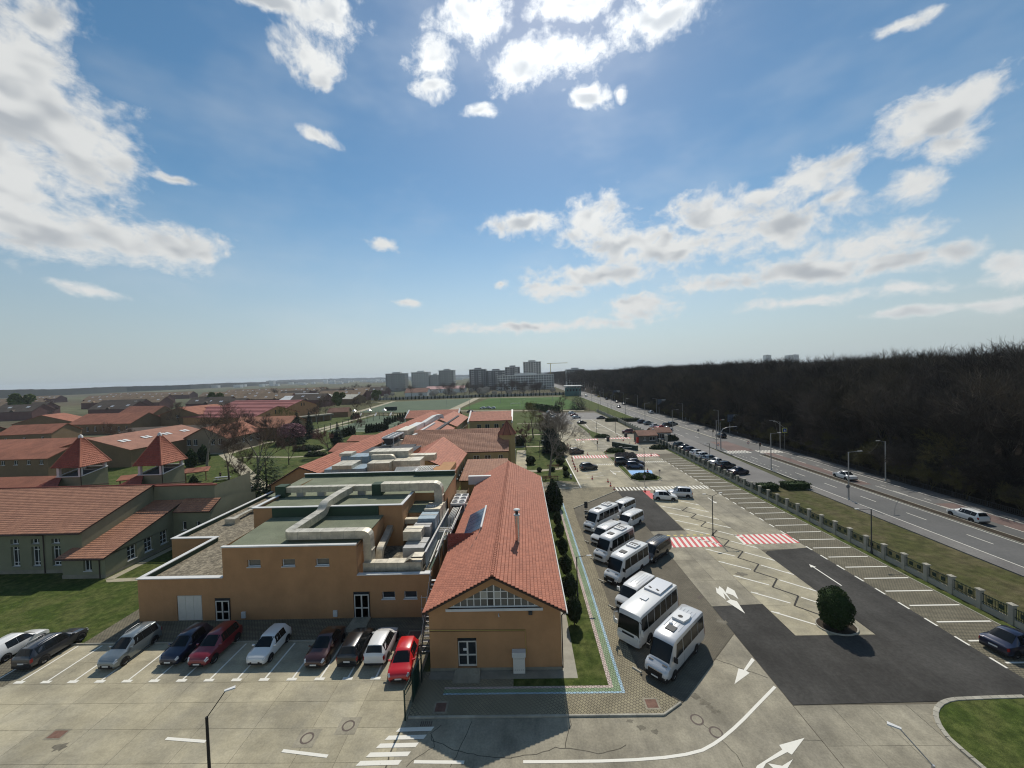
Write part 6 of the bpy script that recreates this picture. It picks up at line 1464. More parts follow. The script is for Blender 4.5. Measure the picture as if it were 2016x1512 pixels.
def van(lab, kind, loc, rz, col='white', ac=None, hatch=False, ribs=0, black_front=True, group=None, nm='van'):
    m = van_parts(kind); t = thing(nm, lab, {'minibus': 'minibus', 'van': 'van', 'coach': 'coach'}[kind], (*loc, .014), rz, group); t.scale = (1.08,) * 3; pm_ = P[col]; H, L, W = m['H'], m['L'], m['W']
    def put(n, me, mm):
        o = bpy.data.objects.new(n, me); COL.objects.link(o); o.parent = t
        if not me.materials: me.materials.append(mm)
        if me.materials[0] != mm: o.material_slots[0].link = 'OBJECT'; o.material_slots[0].material = mm
        return o
    put('body', m['body'], pm_); put('windscreen', m['windscreen'], carglass); put('rear_window', m['rear'], carglass)
    for sd_ in m['side']:
        for q in sd_: put('side_window', q, carglass)
    for q in m['arch']: put('wheel_arch', q, black)
    put('side_sill', m['sill'], black if kind != 'coach' else P['silver'])
    for q in m['head']: put('headlight', q, lampclear)
    for q in m['tail']: put('tail_light', q, lampred)
    put('grille', m['grille'], black); put('front_bumper', m['bumper'], black if black_front else pm_); put('number_plate', m['plate'], plate)
    for q in m['mirror']: put('wing_mirror', q, black if col != 'white' or kind == 'minibus' else pm_)
    for q in m['seam']: put('door_seam', q, mat('door_gap', (.22, .22, .22), .7, 0, 1))
    r, ww, yf, yr = m['wh']; wheels(t, L, W, r, ww, yf, yr, 0)
    if kind == 'minibus':
        for sx in (-1, 1): MB().box(sx * .55 - .18, sx * .55 + .18, L * .425, L * .44, 1.22, 1.245).build('bonnet_vent', black, t)
    if kind != 'coach':
        for sx in (-.42, .42): MB().tube([(sx, L * ws_y(kind), ws_z(kind)), (sx + .35, L * ws_y(kind) - .12, ws_z(kind) + .12)], .012, 4).build('wiper', black, t)
    if hatch: MB().box(-.36, .36, .35, 1.05, H - .01, H + .05).build('roof_hatch', dgrey, t)
    if ac == 'fans':
        a = MB().box(-.62, .62, -2.1, -.9, H - .03, H + .17).build('roof_air_conditioner', P['white'], t)
        for k in range(3): MB().poly(disc((-.32 + .32 * k, -1.3), .13, 0, 12), H + .178).build('fan', black, a)
        MB().box(-.5, .5, -1.95, -1.6, H + .171, H + .178).build('grille', dgrey, a)
    if ac == 'pod':
        mb = MB(); mb.prism([(-.55, -1.8), (.55, -1.8), (.62, -1.2), (.5, -.5), (-.5, -.5), (-.62, -1.2)], H - .03, H + .2); a = mb.build('roof_air_conditioner', P['white'], t); MB().poly(disc((0, -1.0), .2, 0, 14), H + .206).build('fan', black, a)
        MB().lathe([(.16, H - .01), (.15, H + .08), (0, H + .12)], 10, (.25, .2, 0)).build('roof_cowl', P['pearl'], t); 
    if ac == 'coach':
        a = MB().box(-.8, .8, -3.1, -.6, H - .04, H + .16).build('roof_air_conditioner', P['pearl'], t)
        for sx in (-.42, .32):
            for k in range(2): MB().poly(disc((sx + .16 * k, -.98 - .1 * k), .11, 0, 12), H + .166).build('fan', black, a)
        MB().box(-.3, .3, .5, 1.1, H - .01, H + .07).build('roof_hatch', P['pearl'], t)
        MB().box(-W * .40, W * .40, L / 2 - .01, L / 2 + .05, .80, .96).build('front_panel', P['white'], t)
        for sx in (-1, 1): MB().tube([(sx * 1.05, L * .48, 2.5), (sx * 1.32, L * .50, 2.45), (sx * 1.34, L * .50, 1.9)], .035, 6).build('mirror_arm', P['white'] if sx > 0 else black, t)
        for sx in (-1, 1): MB().box(sx * 1.34 - .06, sx * 1.34 + .06, L * .49, L * .50 + .03, 1.6, 2.0).build('wing_mirror', P['white'], t)
    for k in range(ribs):
        MB().box(-.6 + .3 * k, -.57 + .3 * k, -L * .38, L * .1, H - .004, H + .012).build('roof_rib', pm_, t)
    MB().tube([(.0, L * .18, H - .05), (.0, L * .18 - .1, H + .14)], .015, 4).build('aerial', black, t)
    return t
def ws_y(k): return .395 if k == 'minibus' else .365
def ws_z(k): return 1.36 if k == 'minibus' else 1.17
# angled row of minibuses and vans: local +Y is the front, all point down-left
HD = math.atan2(0.72, -0.69)   # heading (-.72,-.69)
def vloc(fx, fy, L):           # front centre on the ground -> object origin
    return (fx + .72 * L * .54, fy + .69 * L * .54)
HB = math.atan2(.72, -.69)
rzv = math.atan2(.72, -.69)    # rotating +Y by this gives (-sin, cos) = (-.72,-.69)
V = 'minibuses and vans parked on the pavers'
van('silver-white long minibus with roof pod, last in the row beside the kerb corner', 'minibus', vloc(10.2, 31.1, 6.95), rzv, 'pearl', 'pod', True, 5, True, V, 'minibus')
van('white midi coach with deep windscreen and beige roof unit', 'coach', vloc(9.15, 35.2, 7.3), rzv, 'white', 'coach', False, 0, False, V, 'coach')
van('white low-roof van squeezed in beside the midi coach', 'van', vloc(9.95, 40.4, 5.2), rzv, 'white', None, False, 4, False, V)
van('white high-roof minibus with black bumper beside the black van', 'minibus', vloc(9.85, 45.5, 6.95), rzv, 'white', 'fans', True, 0, True, V, 'minibus')
van('white high-roof minibus with black front fans unit in mid row', 'minibus', vloc(9.6, 51.0, 6.95), rzv, 'white', 'fans', True, 0, False, V, 'minibus')
van('white low-roof van between two high-roof minibuses', 'van', vloc(10.15, 56.3, 5.2), rzv, 'white', None, False, 4, False, V)
van('white high-roof minibus farthest along the row, next to the sign', 'minibus', vloc(9.85, 60.9, 6.95), rzv, 'white', 'fans', True, 0, False, V, 'minibus')
van('white low-roof van parked nose-in behind the row, beside the asphalt', 'van', vloc(15.2, 61.3, 5.2), rzv, 'white', None, False, 4, False, V)
van('white low-roof van at the top of the bus bays by the slanted kerb', 'van', vloc(15.6, 67.3, 5.2), rzv, 'white', None, False, 4, False, V)
van('dark blue-black van behind the white minibuses', 'van', vloc(15.6, 50.6, 5.2), rzv, 'black', None, False, 5, True, V)
# wheel stops
for k, (x_, y_) in enumerate(((9.05, 32.2), (9.0, 41.0), (8.95, 46.3), (8.95, 51.8), (9.0, 57.2))):
    t = thing('wheel_stop', 'low concrete wheel stop at the nose of a parked minibus', 'wheel stop', (x_, y_, .10), R(-47), 'wheel stops under the minibus noses')
    MB().add([(-.45, -.09, 0), (.45, -.09, 0), (.45, .09, 0), (-.45, .09, 0), (-.41, -.06, .09), (.41, -.06, .09), (.41, .06, .09), (-.41, .06, .09)], [(4, 5, 6, 7), (0, 1, 5, 4), (1, 2, 6, 5), (2, 3, 7, 6), (3, 0, 4, 7)]).build('block', kerbm, t)
# cars in front of the flat-roofed building: rz = pi faces the camera, 0 shows the tail
pi = math.pi
FR = 'cars parked in front of the ochre building'
car('white car half out of the picture beside the black crossover', 'hatch', 'white', (-50.1, 35.6), pi + .0 - pi, 4.3, 1.78, 1.48, 0, FR)
car('black crossover showing its red tail lights on the grass pavers', 'suv', 'grey', (-46.0, 35.4), 0, 4.75, 1.86, 1.58, 0, FR, True)
car('grey-blue estate with silver roof rails parked nose out', 'estate', 'steelblue', (-37.95, 35.1), pi, 4.5, 1.75, 1.64, 0, FR, True)
car('dark navy hatchback parked beside the crimson car', 'hatch', 'navy', (-32.65, 35.3), pi, 4.1, 1.74, 1.54, 0, FR)
car('crimson crossover parked nose out', 'suv', 'crimson', (-29.75, 35.2), pi, 4.45, 1.84, 1.62, 0, FR)
car('white hatchback with black mouth alone between empty bays', 'hatch', 'white', (-24.55, 35.15), pi, 4.05, 1.74, 1.46, 0, FR)
car('dark brown saloon parked nose out beside the black car', 'sedan', 'brown', (-19.05, 34.95), pi, 4.45, 1.78, 1.5, 0, FR)
car('black crossover showing its tail beside the white crossover', 'suv', 'black', (-16.1, 34.95), 0, 4.3, 1.8, 1.58, 0, FR)
car('white crossover with pale roof showing its tail', 'suv', 'white', (-13.75, 35.0), 0, 4.2, 1.8, 1.6, 0, FR)
car('bright red hatchback parked against the green mesh fence', 'hatch', 'red', (-11.1, 33.05), pi + .06, 4.0, 1.76, 1.46, 0, FR)
# east car park
car('black saloon tail-out in the paved bay by the boundary fence', 'sedan', 'navy', (42.6, 34.3), R(-78), 4.7, 1.82, 1.46)
car('black car cut by the picture edge beside the curved lawn', 'hatch', 'black', (43.6, 31.5), R(-78), 4.4, 1.8, 1.48)
car('white hatchback parked nose towards the lamp with two arms', 'hatch', 'white', (27.5, 75.6), R(-105), 4.4, 1.8, 1.48)
car('white seven-seater with tail turned, touching the other white car bay', 'estate', 'pearl', (31.0, 77.2), R(75), 4.5, 1.82, 1.66)
car('dark grey hatchback beside the traffic cones below the bare tree', 'suv', 'grey', (16.9, 100.4), R(-75), 4.5, 1.84, 1.6)
car('dark grey crossover beside the cones near the red crossing', 'suv', 'grey', (16.6, 120.3), R(-75), 4.6, 1.86, 1.62)
car('dark blue car on the blue painted bay', 'hatch', 'blue', (28.9, 100.5), R(-100), 4.3, 1.8, 1.55)
car('black box van-like car behind the blue bay', 'suv', 'black', (26.9, 104.4), R(-95), 4.6, 1.85, 1.8)
car('dark blue car behind the shrub by the blue bay', 'hatch', 'navy', (30.2, 103.8), R(-95), 4.3, 1.8, 1.5)
car('black coupe parked by the long white line in the far bays', 'sedan', 'black', (29.2, 190), R(-70), 4.6, 1.8, 1.42, 1)
car('black car near the far fence bend', 'sedan', 'black', (42.0, 207), R(80), 4.6, 1.8, 1.46, 1)
car('red-brown car half hidden by the gatehouse hedge', 'suv', 'dkred', (42.6, 157), R(75), 4.6, 1.8, 1.6, 1)
FL = 'cars in the far car park'
for i, (x_, y_, c, k, l_) in enumerate(((30.4, 236, 'white', 'hatch', 'white car, farthest of three by the far lot kerb'), (30.0, 224, 'dkred', 'sedan', 'dark red car between two white cars in the far lot'), (29.8, 213, 'pearl', 'hatch', 'white car beside the dark red one in the far lot'), (17.6, 243, 'white', 'hatch', 'white car deepest in the far lot row beyond the bare tree'), (17.8, 236, 'grey', 'hatch', 'grey car in the far lot row beyond the bare tree'), (18.0, 229, 'pearl', 'suv', 'silver car in the far lot row beyond the bare tree'), (18.2, 222, 'black', 'hatch', 'black car in the far lot row beyond the bare tree'), (18.4, 215, 'white', 'sedan', 'white saloon in the far lot row beyond the bare tree'), (18.6, 208, 'silver', 'sedan', 'silver saloon nearest the bare tree in the far lot row'))):
    car(l_, k, c, (x_, y_), R(-75), 4.5, 1.8, 1.5, 1, FL)
OB = 'cars outside along the boundary fence'
for i, (y_, c, k, l_) in enumerate(((126.5, 'dkgreen', 'hatch', 'dark green hatchback first in the row outside the gate pillar'), (122.3, 'black', 'sedan', 'black saloon second outside the fence from the gate pillar'), (118.4, 'navy', 'hatch', 'navy hatchback third outside the fence from the gate pillar'), (113.9, 'white', 'hatch', 'white hatchback beside a navy car outside the fence'), (110.2, 'white', 'estate', 'white estate in the middle of the row outside the fence'), (106.2, 'steelblue', 'hatch', 'grey-blue hatchback between two white cars outside the fence'), (102.4, 'white', 'sedan', 'white saloon beside dark cars outside the fence'), (98.2, 'grey', 'suv', 'dark grey crossover next to last outside the fence'), (92.6, 'navy', 'sedan', 'navy saloon standing apart at the end of the row outside the fence'))):
    car(l_, k, c, (51.3, y_), R(-78), 4.4, 1.8, 1.5 if k != 'suv' else 1.62, 1, OB)
OC = 'cars outside beyond the gatehouse'
for i, (x_, y_, c, k, l_) in enumerate(((57.6, 186, 'navy', 'hatch', 'dark blue hatchback nearest the clipped dark hedges by the road'), (58.6, 180, 'steelblue', 'estate', 'grey-blue estate second from the hedges beyond the gatehouse'), (58.2, 170, 'white', 'hatch', 'white hatchback beyond the gatehouse beside the red car'), (59.2, 165.5, 'red', 'sedan', 'red saloon behind the gatehouse roof'), (60.3, 161.5, 'white', 'sedan', 'white saloon touching the gatehouse roof'), (64.6, 172.5, 'grey', 'suv', 'dark grey crossover at the kerb beyond the gatehouse'), (68.2, 176, 'steelblue', 'suv', 'grey-blue crossover nearest the carriageway beyond the gatehouse'))):
    car(l_, k, c, (x_, y_), R(-80), 4.5, 1.8, 1.55, 1, OC)
RC = 'cars driving on the road'
for i, (x_, y_, c, k, rz, l_) in enumerate(((71.2, 86.7, 'white', 'sedan', 0, 'white saloon driving beside the median below the street lamp'), (70.9, 62.9, 'white', 'estate', 0, 'white estate driving beside the median past the dirt strip'), (72.4, 142, 'black', 'suv', 0, 'black car at the traffic lights'), (75.4, 227, 'pearl', 'hatch', 0, 'silver hatchback climbing the far carriageway'), (77.0 - 1.2, 288, 'grey', 'sedan', 0, 'grey saloon on the far carriageway behind a dark one'), (76.2, 311, 'black', 'sedan', 0, 'black saloon on the far carriageway'), (67.0, 268, 'black', 'sedan', pi, 'dark saloon coming down the near carriageway'), (75.8, 345, 'black', 'hatch', 0, 'black hatchback far along the road'), (75.8, 382, 'yellow', 'hatch', 0, 'yellow taxi far along the road'), (66, 500, 'black', 'hatch', pi, 'tiny dark car at the far end of the road'))):
    car(l_, k, c, (x_, y_, .03), rz, 4.6, 1.82, 1.5, 0 if y_ < 100 else 1, RC, k == 'estate')
van('grey lorry-like van coming down the near carriageway', 'van', (66.6, 400), pi, 'pearl', None, False, 0, False, RC)
# ------------------------------------------------------------------ vegetation
def grow(seed, h, levels=5, spread=.55, r0=.16, fork=3, up=.25, first=.28, twig_n=5, flat=False, rmin=0.016):
    """bare tree: returns (trunk MB, crown MB)"""
    rg = random.Random(seed); tr, cr = MB(), MB()
    def branch(p, d, L_, r, lv):
        n = 3 if lv < 2 else 2; pts = [p]; q = p.copy(); dd = d.copy()
        for i in range(n):
            dd = (dd + Vector((rg.uniform(-1, 1), rg.uniform(-1, 1), rg.uniform(-.4, 1) * up)) * (.13 + .05 * lv)).normalized(); q = q + dd * (L_ / n); pts.append(q.copy())
        rr = [max(rmin, r * (1 - .45 * i / n)) for i in range(n + 1)]
        if flat and lv >= 2:
            sd_ = dd.cross(Vector((rg.uniform(-1, 1), rg.uniform(-1, 1), rg.uniform(-1, 1)))).normalized() * max(r * 1.15, .027)
            cr.add([pts[0] - sd_, pts[0] + sd_, pts[-1] + sd_ * .4, pts[-1] - sd_ * .4], [(0, 1, 2, 3)])
        else: (tr if lv < 2 else cr).tube(pts, rr, (7, 5, 4, 3, 3, 3, 3)[lv], False)
        if lv >= levels: return
        k = fork + (twig_n - fork if lv >= levels - 2 else 0) + (1 if rg.random() < .4 else 0)
        for i in range(k):
            f = rg.uniform(.35 if lv else first + .12, 1.0) if i < k - 1 else 1.0
            x = f * n; j = min(int(x), n - 1); s = pts[j].lerp(pts[j + 1], x - j)
            a = rg.uniform(0, 6.283); o = dd.orthogonal().normalized(); o2 = dd.cross(o); sp = spread * rg.uniform(.6, 1.25)
            nd_ = (dd + (o * math.cos(a) + o2 * math.sin(a)) * sp + Vector((0, 0, up * .4))).normalized()
            branch(s, nd_, L_ * rg.uniform(.58, .80), r * (1 - .45 * f) * rg.uniform(.56, .74), lv + 1)
    branch(Vector((0, 0, -.1)), Vector((rg.uniform(-.04, .04), rg.uniform(-.04, .04), 1)).normalized(), h * .42, r0, 0)
    return tr, cr
TREES = {}
def bare_tree(lab, loc, h, seed, m_t=None, m_c=None, spread=.55, r0=None, rz=0, sc_=1, group=None, levels=5, nm='bare_tree', z=-.03, **kw):
    key = (seed, h, spread, levels, tuple(kw.items()))
    if key not in TREES:
        a, b = grow(seed, h, levels, spread, r0 or h * .021, **kw); TREES[key] = (a.mesh('trunk'), b.mesh('crown'))
    a, b = TREES[key]; t = thing(nm, lab, 'tree', (*loc, z), rz, group); t.scale = (sc_,) * 3
    for n, me, mm in (('trunk', a, m_t or bark), ('crown', b, m_c or twig)):
        o = bpy.data.objects.new(n, me); COL.objects.link(o); o.parent = t
        if not me.materials: me.materials.append(mm)
        if me.materials[0] != mm: o.material_slots[0].link = 'OBJECT'; o.material_slots[0].material = mm
    return t
FOL = {}
def foliage(key, inside, bb, n, size, core=.86, seed=1, up=.2):
    """leaf faces spread through a volume: inside(x,y,z)-> (radius fraction) with bb the half sizes"""
    if key in FOL: return FOL[key]
    rg = random.Random(seed); mb = MB(); k = 0; tries = 0
    while k < n and tries < n * 30:
        tries += 1
        p = Vector((rg.uniform(-bb[0], bb[0]), rg.uniform(-bb[1], bb[1]), rg.uniform(0, bb[2]))); f = inside(p)
        lump = .07 * math.sin(p.x * 4.1 + 1) * math.sin(p.y * 3.7 + 2) + .05 * math.sin(p.z * 5.3 + p.x * 2)
        if f > 1.0 + lump or f < core - .08: continue
        c_ = Vector((0, 0, bb[2] * .45)); d = (p - c_); d = (d.normalized() if d.length > 1e-3 else Vector((0, 0, 1))) + Vector((rg.uniform(-.7, .7), rg.uniform(-.7, .7), rg.uniform(-.5, .7) + up))
        d.normalize(); a = d.orthogonal().normalized(); b = d.cross(a); th = rg.uniform(0, 6.28); u = (a * math.cos(th) + b * math.sin(th)); v = d.cross(u) * .5 + d * .6
        s = size * rg.uniform(.6, 1.3)
        mb.add([p - u * s * .5, p + u * s * .5, p + u * s * .25 + v * s * 1.2, p - u * s * .25 + v * s * 1.2], [(0, 1, 2, 3)]); k += 1
    FOL[key] = mb.mesh('crown'); return FOL[key]
def ell(a, b, c): return lambda p: math.sqrt((p.x / a) ** 2 + (p.y / b) ** 2 + ((p.z - c) / c) ** 2)
def cone(r, h, pw=1.0): return lambda p: math.hypot(p.x, p.y) / max(.02, r * (1 - (p.z / h)) ** pw) if p.z < h else 9
def bullet(r, h): return lambda p: math.hypot(p.x, p.y) / max(.02, r * min(1, (1 - (p.z / h) ** 2.4)) * (.75 + .25 * min(1, p.z / h * 4))) if p.z < h else 9
def boxf(a, b, c): return lambda p: max(abs(p.x) / a, abs(p.y) / b, abs(p.z - c / 2) / (c / 2))
def core_mesh(key, prof, n=14):
    if key not in FOL:
        mb = MB().lathe(prof, n); mb.v = [(x * (1 + .05 * math.sin(9 * x + 5 * z)), y * (1 + .05 * math.sin(8 * y + 4 * z)), z) for x, y, z in mb.v]; FOL[key] = mb.mesh('inner_foliage')
    return FOL[key]
def shrub(nm, lab, cat, loc, z, key, fn, bb, prof, n, size, m, group=None, stem=0, sc_=1, rz=0):
    t = thing(nm, lab, cat, (*loc, z), rz, group); t.scale = (sc_,) * 3
    o = link('crown', foliage(key, fn, bb, n, size), m, t, (0, 0, stem))
    if prof: link('inner_foliage', core_mesh(key + 'c', prof), m, t, (0, 0, stem))
    if o.data.materials[0] != m: o.material_slots[0].link = 'OBJECT'; o.material_slots[0].material = m
    if stem: MB().tube([(0, 0, -.05), (.02, 0, stem + .4)], .06, 6).build('trunk', bark, t)
    return t
def eprof(a, c, q=.9): return [(a * q * math.sin(math.pi * k / 10), c - c * q * math.cos(math.pi * k / 10)) for k in range(11)]
def bprof(r, h, q=.88): return [(r * q * min(1, (1 - (k / 10) ** 2.4)) * (.75 + .25 * min(1, k / 10 * 4)), h * k / 10 * .97) for k in range(11)]
pi_ = math.pi
# clipped ball on the asphalt island and topiary row beside the gabled building
shrub('clipped_thuja', 'big round clipped thuja standing at the end of the herringbone bays', 'shrub', (29.7, 37.4), 0, 'ball', ell(1.4, 1.4, 1.95), (1.5, 1.5, 4.1), eprof(1.4, 1.95), 6500, .11, thujam)
bed = [(29.9 + 1.75 * math.cos(2 * pi_ * k / 18), 37.5 + 1.35 * math.sin(2 * pi_ * k / 18)) for k in range(18)]
bo = struct('planting_bed', MB().prism(bed, -.05, .09), dirt); kerb_run(bed + [bed[0]], bo, .12, .12, .6)
TG = 'clipped thujas along the gabled building'
for i, (x_, y_, h) in enumerate(((4.6, 38.2, 2.65), (4.7, 42.3, 2.75), (4.85, 47.4, 2.5), (5.0, 52.5, 2.45), (5.1, 58, 2.4), (5.25, 63, 2.3))):
    shrub('clipped_thuja', '%s clipped thuja %s on the side lawn' % (('round', 'oval', 'oval', 'oval', 'oval', 'small oval')[i], ('first from the white meter box gable', 'second from the meter box gable', 'third from the meter box gable', 'fourth from the meter box gable', 'fifth from the meter box gable', 'nearest the big cone thuja')[i]), 'shrub', (x_, y_), .1, 'topi', ell(.76, .76, 1.22), (.85, .85, 2.6), eprof(.76, 1.22), 2600, .10, thuja2, TG, .35, h / 2.6, i * 1.1)
shrub('cone_thuja', 'tall broad cone thuja at the corner of the gabled building', 'tree', (5.3, 71.2), .1, 'conet', bullet(1.7, 5.9), (1.8, 1.8, 5.9), bprof(1.7, 5.9), 4200, .2, thuja2)
# conical cypresses on the left lawn
for i, (p, s, l_) in enumerate((((377, 919), 1.0, 'dark cone cypress beside the pavilion tower lawn'), ((401, 912), 1.05, 'dark cone cypress partly behind bare branches'), ((382, 963), .6, 'small cone shrub in the lawn corner by the green hall'))):
    shrub('cone_cypress', l_, 'tree', G(*p), -.04, 'cyp', bullet(1.7, 5.6), (1.8, 1.8, 5.6), bprof(1.7, 5.6), 2200, .28, thujam, None, .4, s)
def hedge(lab, loc, rz, a, b, c, m=thujam, z=0, n=1500, size=.16, rnd_=False):
    key = 'h%.1f_%.1f_%.1f_%d' % (a, b, c, rnd_)
    t = thing('hedge', lab, 'hedge', (*loc, z), rz)
    if rnd_: fn = lambda p: math.sqrt((p.x / a) ** 2 + (p.y / b) ** 2 + (p.z / c) ** 2)
    else: fn = boxf(a, b, c)
    link('crown', foliage(key, fn, (a, b, c), n, size), m, t)
    q = .9
    if rnd_: mb = MB().lathe([(q * math.cos(math.pi / 2 * k / 6), q * math.sin(math.pi / 2 * k / 6)) for k in range(7)], 16); mb.v = [(x * a, y * b, zz * c) for x, y, zz in mb.v]; mb.build('inner_foliage', m, t)
    else: MB().box(-a * q, a * q, -b * q, b * q, 0, c * .93).build('inner_foliage', m, t)
hedge('long clipped box hedge outside the fence beside the road parking', (56.2, 80.8), 0, 2.6, 1.2, 1.25, n=1800)
hedge('short clipped box hedge beside the parking kerb', (50.2, 80.3), 0, 1.9, 1.1, 1.2, n=1400)
hedge('oval clipped bush at the tip of the blue bay island', (28.1, 90.6), 0, 3.0, 1.7, 1.25, thujam, .1, 1800, .17, True)
hedge('oval clipped bush on the island by the red crossing', (28.9, 121.2), 0, 3.0, 2.0, 1.3, thujam, .1, 1600, .18, True)
hedge('low oval bush on the farther island near the second red crossing', (30.5, 148.5), 0, 3.0, 1.7, 1.2, thujam, .1, 1200, .2, True)
hedge('long dark hedge before the gatehouse', (43.6, 124.6), 0, 3.0, 1.6, 1.3, thuja2, 0, 1400, .2, True)
hedge('rounded hedge beside the gatehouse', (53.2, 139), R(30), 3.2, 1.8, 2.0, thuja2, 0, 1400, .22, True)
hedge('second clipped dark hedge behind the far parked cars', (53.5, 194), 0, 5.0, 1.5, 1.6, thuja2, 0, 1000, .3)
hedge('dark hedge block by the far verge', (45.5, 196), 0, 3.4, 1.5, 1.6, thuja2, 0, 800, .3)
for p, s, l_ in (((1045, 913), 1.0, 'round dark shrub pair beside the garden path'), ((1099, 896), 2.0, 'large dark round shrub beside the bare garden tree'), ((1062, 928), .5, 'small ball shrub by the garden bench'), ((1088, 927), .5, 'small ball shrub behind the bench'), ((1113, 926), .55, 'small ball shrub next to the litter bin'), ((1115, 938), .6, 'ball shrub in the garden corner'), ((1103, 914), .9, 'round shrub between benches'), ((1024, 877), 1.6, 'broad dark shrub by the school turret')):
    shrub('round_shrub', l_, 'shrub', G(*p), -.04, 'rsh', ell(1.3, 1.3, 1.1), (1.4, 1.4, 2.3), eprof(1.3, 1.1), 900, .24, thuja2, None, 0, s)
# islands with soil
for nm, pts in (('planted_island', [(25.2, 113.5), (26.6, 113.5), (26.4, 99), (25.9, 93), (31.9, 92.6), (32.3, 90.6), (30.5, 88.4), (26.3, 88.2), (24.9, 90.0)]), ('planted_island', [(25, 118.2), (31.8, 118), (31.5, 123), (27, 124.5), (25, 121)]), ('planted_island', [(26.5, 147), (33, 147), (33, 151), (29.5, 164), (27.5, 190), (26.6, 190), (27, 164)])):
    o = struct(nm, MB().prism(pts, -.05, .11), grassm); kerb_run(pts + [pts[0]], o, .14, .14, 1.2)
# planting strip with pampas-like grey shrubs
for i, (x_, y_) in enumerate(((27, 108.5), (28.8, 108.8), (30.6, 108.2), (27.6, 111), (29.4, 111.4), (31, 110.6))):
    shrub('grey_shrub', 'wispy grey shrub in the bed behind the blue bay', 'shrub', (x_, y_), .02, 'wisp', ell(1.2, 1.2, .9), (1.3, 1.3, 1.9), None, 700, .3, mat('grey_twigs', (.16, .14, .13), .95, .3, 2), 'wispy shrubs behind the blue bay', 0, 1, i)
# garden trees, surveyed from the photograph
bare_tree('large pale-barked bare tree over the garden bench', (6.3, 95.6), 15.5, 11, bark_pale, bark_pale, .62, .34, levels=6, fork=3, twig_n=4)
TR = 'bare trees on the school lawns'
for i, (p, h, sd_, l_, mt, mc) in enumerate((((408, 926), 18, 21, 'tall pale bare tree beside the cone cypresses', bark_pale, twig), ((451, 946), 12, 22, 'dark bare tree over the picnic table', bark, twig), ((507, 958), 18, 23, 'tallest bare tree rising out of the pine', bark_pale, twig), ((240, 903), 13, 24, 'pale bare birch behind the two pavilion towers', bark_pale, twig), ((474, 962), 8, 25, 'thin young bare tree near the wooden hut', bark, twig), ((569, 915), 8, 26, 'young bare tree on the middle lawn', bark, twig), ((470, 880), 12, 27, 'bare tree before the grey-brown gable', bark, twig), ((500, 868), 12, 28, 'bare tree beside the orange hip roof', bark, twig_r), ((540, 870), 12, 29, 'bare tree beside the garden path bend', bark, twig), ((430, 882), 10, 30, 'slim bare tree in front of the wing windows', bark, twig), ((648, 896), 9, 31, 'round-headed reddish bare tree by the long roof', bark, twig_r), ((700, 858), 9, 32, 'bare reddish tree by the court hedge', bark, twig_r), ((562, 850), 12, 33, 'bare tree before the rose-roofed hall', bark, twig_y), ((625, 835), 12, 34, 'bare tree by the arcade', bark, twig), ((700, 822), 12, 35, 'bare tree beside the kiosk', bark, twig), ((640, 820), 14, 36, 'bare tree behind the arcade', bark, twig), ((730, 812), 13, 37, 'bare tree at the playground edge', bark, twig), ((790, 850), 7, 38, 'small bare tree by the thuja screen', bark, twig), ((1050, 862), 14, 39, 'large budding willow in the school garden', bark, twig_y), ((1036, 885), 8, 40, 'purple-twigged bare tree in the school garden', bark, twig_r), ((1064, 850), 9, 41, 'bare tree behind the conifers', bark, twig_r), ((1108, 818), 11, 42, 'slim bare tree at the far lot corner', bark, twig), ((1072, 880), 9, 43, 'bare tree between conifer and path', bark, twig), ((355, 845), 13, 44, 'bare tree beside the hall roofs', bark, twig), ((215, 850), 9, 45, 'bare tree in the courtyard of the brown wings', bark, twig))):
    bare_tree(l_, G(*p), h, sd_, mt, mc, .6, None, 0, 1, TR, levels=5, fork=3, twig_n=6)
# conifers
def spruce(lab, loc, h, r, m=sprucem, pw=.9, n=2400):
    key = 'sp%.1f_%.1f_%.2f' % (h, r, pw); fn = cone(r, h, pw)
    if key not in FOL:
        rg = random.Random(5); mb = MB()
        for k in range(n):
            z = h * (1 - rg.random() ** .6) * .98 + .4; rr = r * max(.03, (1 - z / h)) ** pw * rg.uniform(.45, 1.08) * (1 + .18 * math.sin(z * 5)); a = rg.uniform(0, 6.28)
            p = Vector((rr * math.cos(a), rr * math.sin(a), z)); d = Vector((math.cos(a), math.sin(a), -.35 + rg.uniform(-.3, .4))).normalized(); s_ = Vector((-math.sin(a), math.cos(a), rg.uniform(-.4, .4))); L_ = rg.uniform(.35, .8) * (.5 + .5 * (1 - z / h)) * h / 10
            mb.add([p - s_ * L_ * .35, p + s_ * L_ * .35, p + d * L_ + s_ * L_ * .1, p + d * L_ - s_ * L_ * .1], [(0, 1, 2, 3)])
        FOL[key] = mb.mesh('crown')
    t = thing('conifer', lab, 'tree', (*loc, -.04)); link('crown', FOL[key], m, t); MB().tube([(0, 0, 0), (0, 0, h * .9)], [h * .02, .03], 6).build('trunk', bark, t)
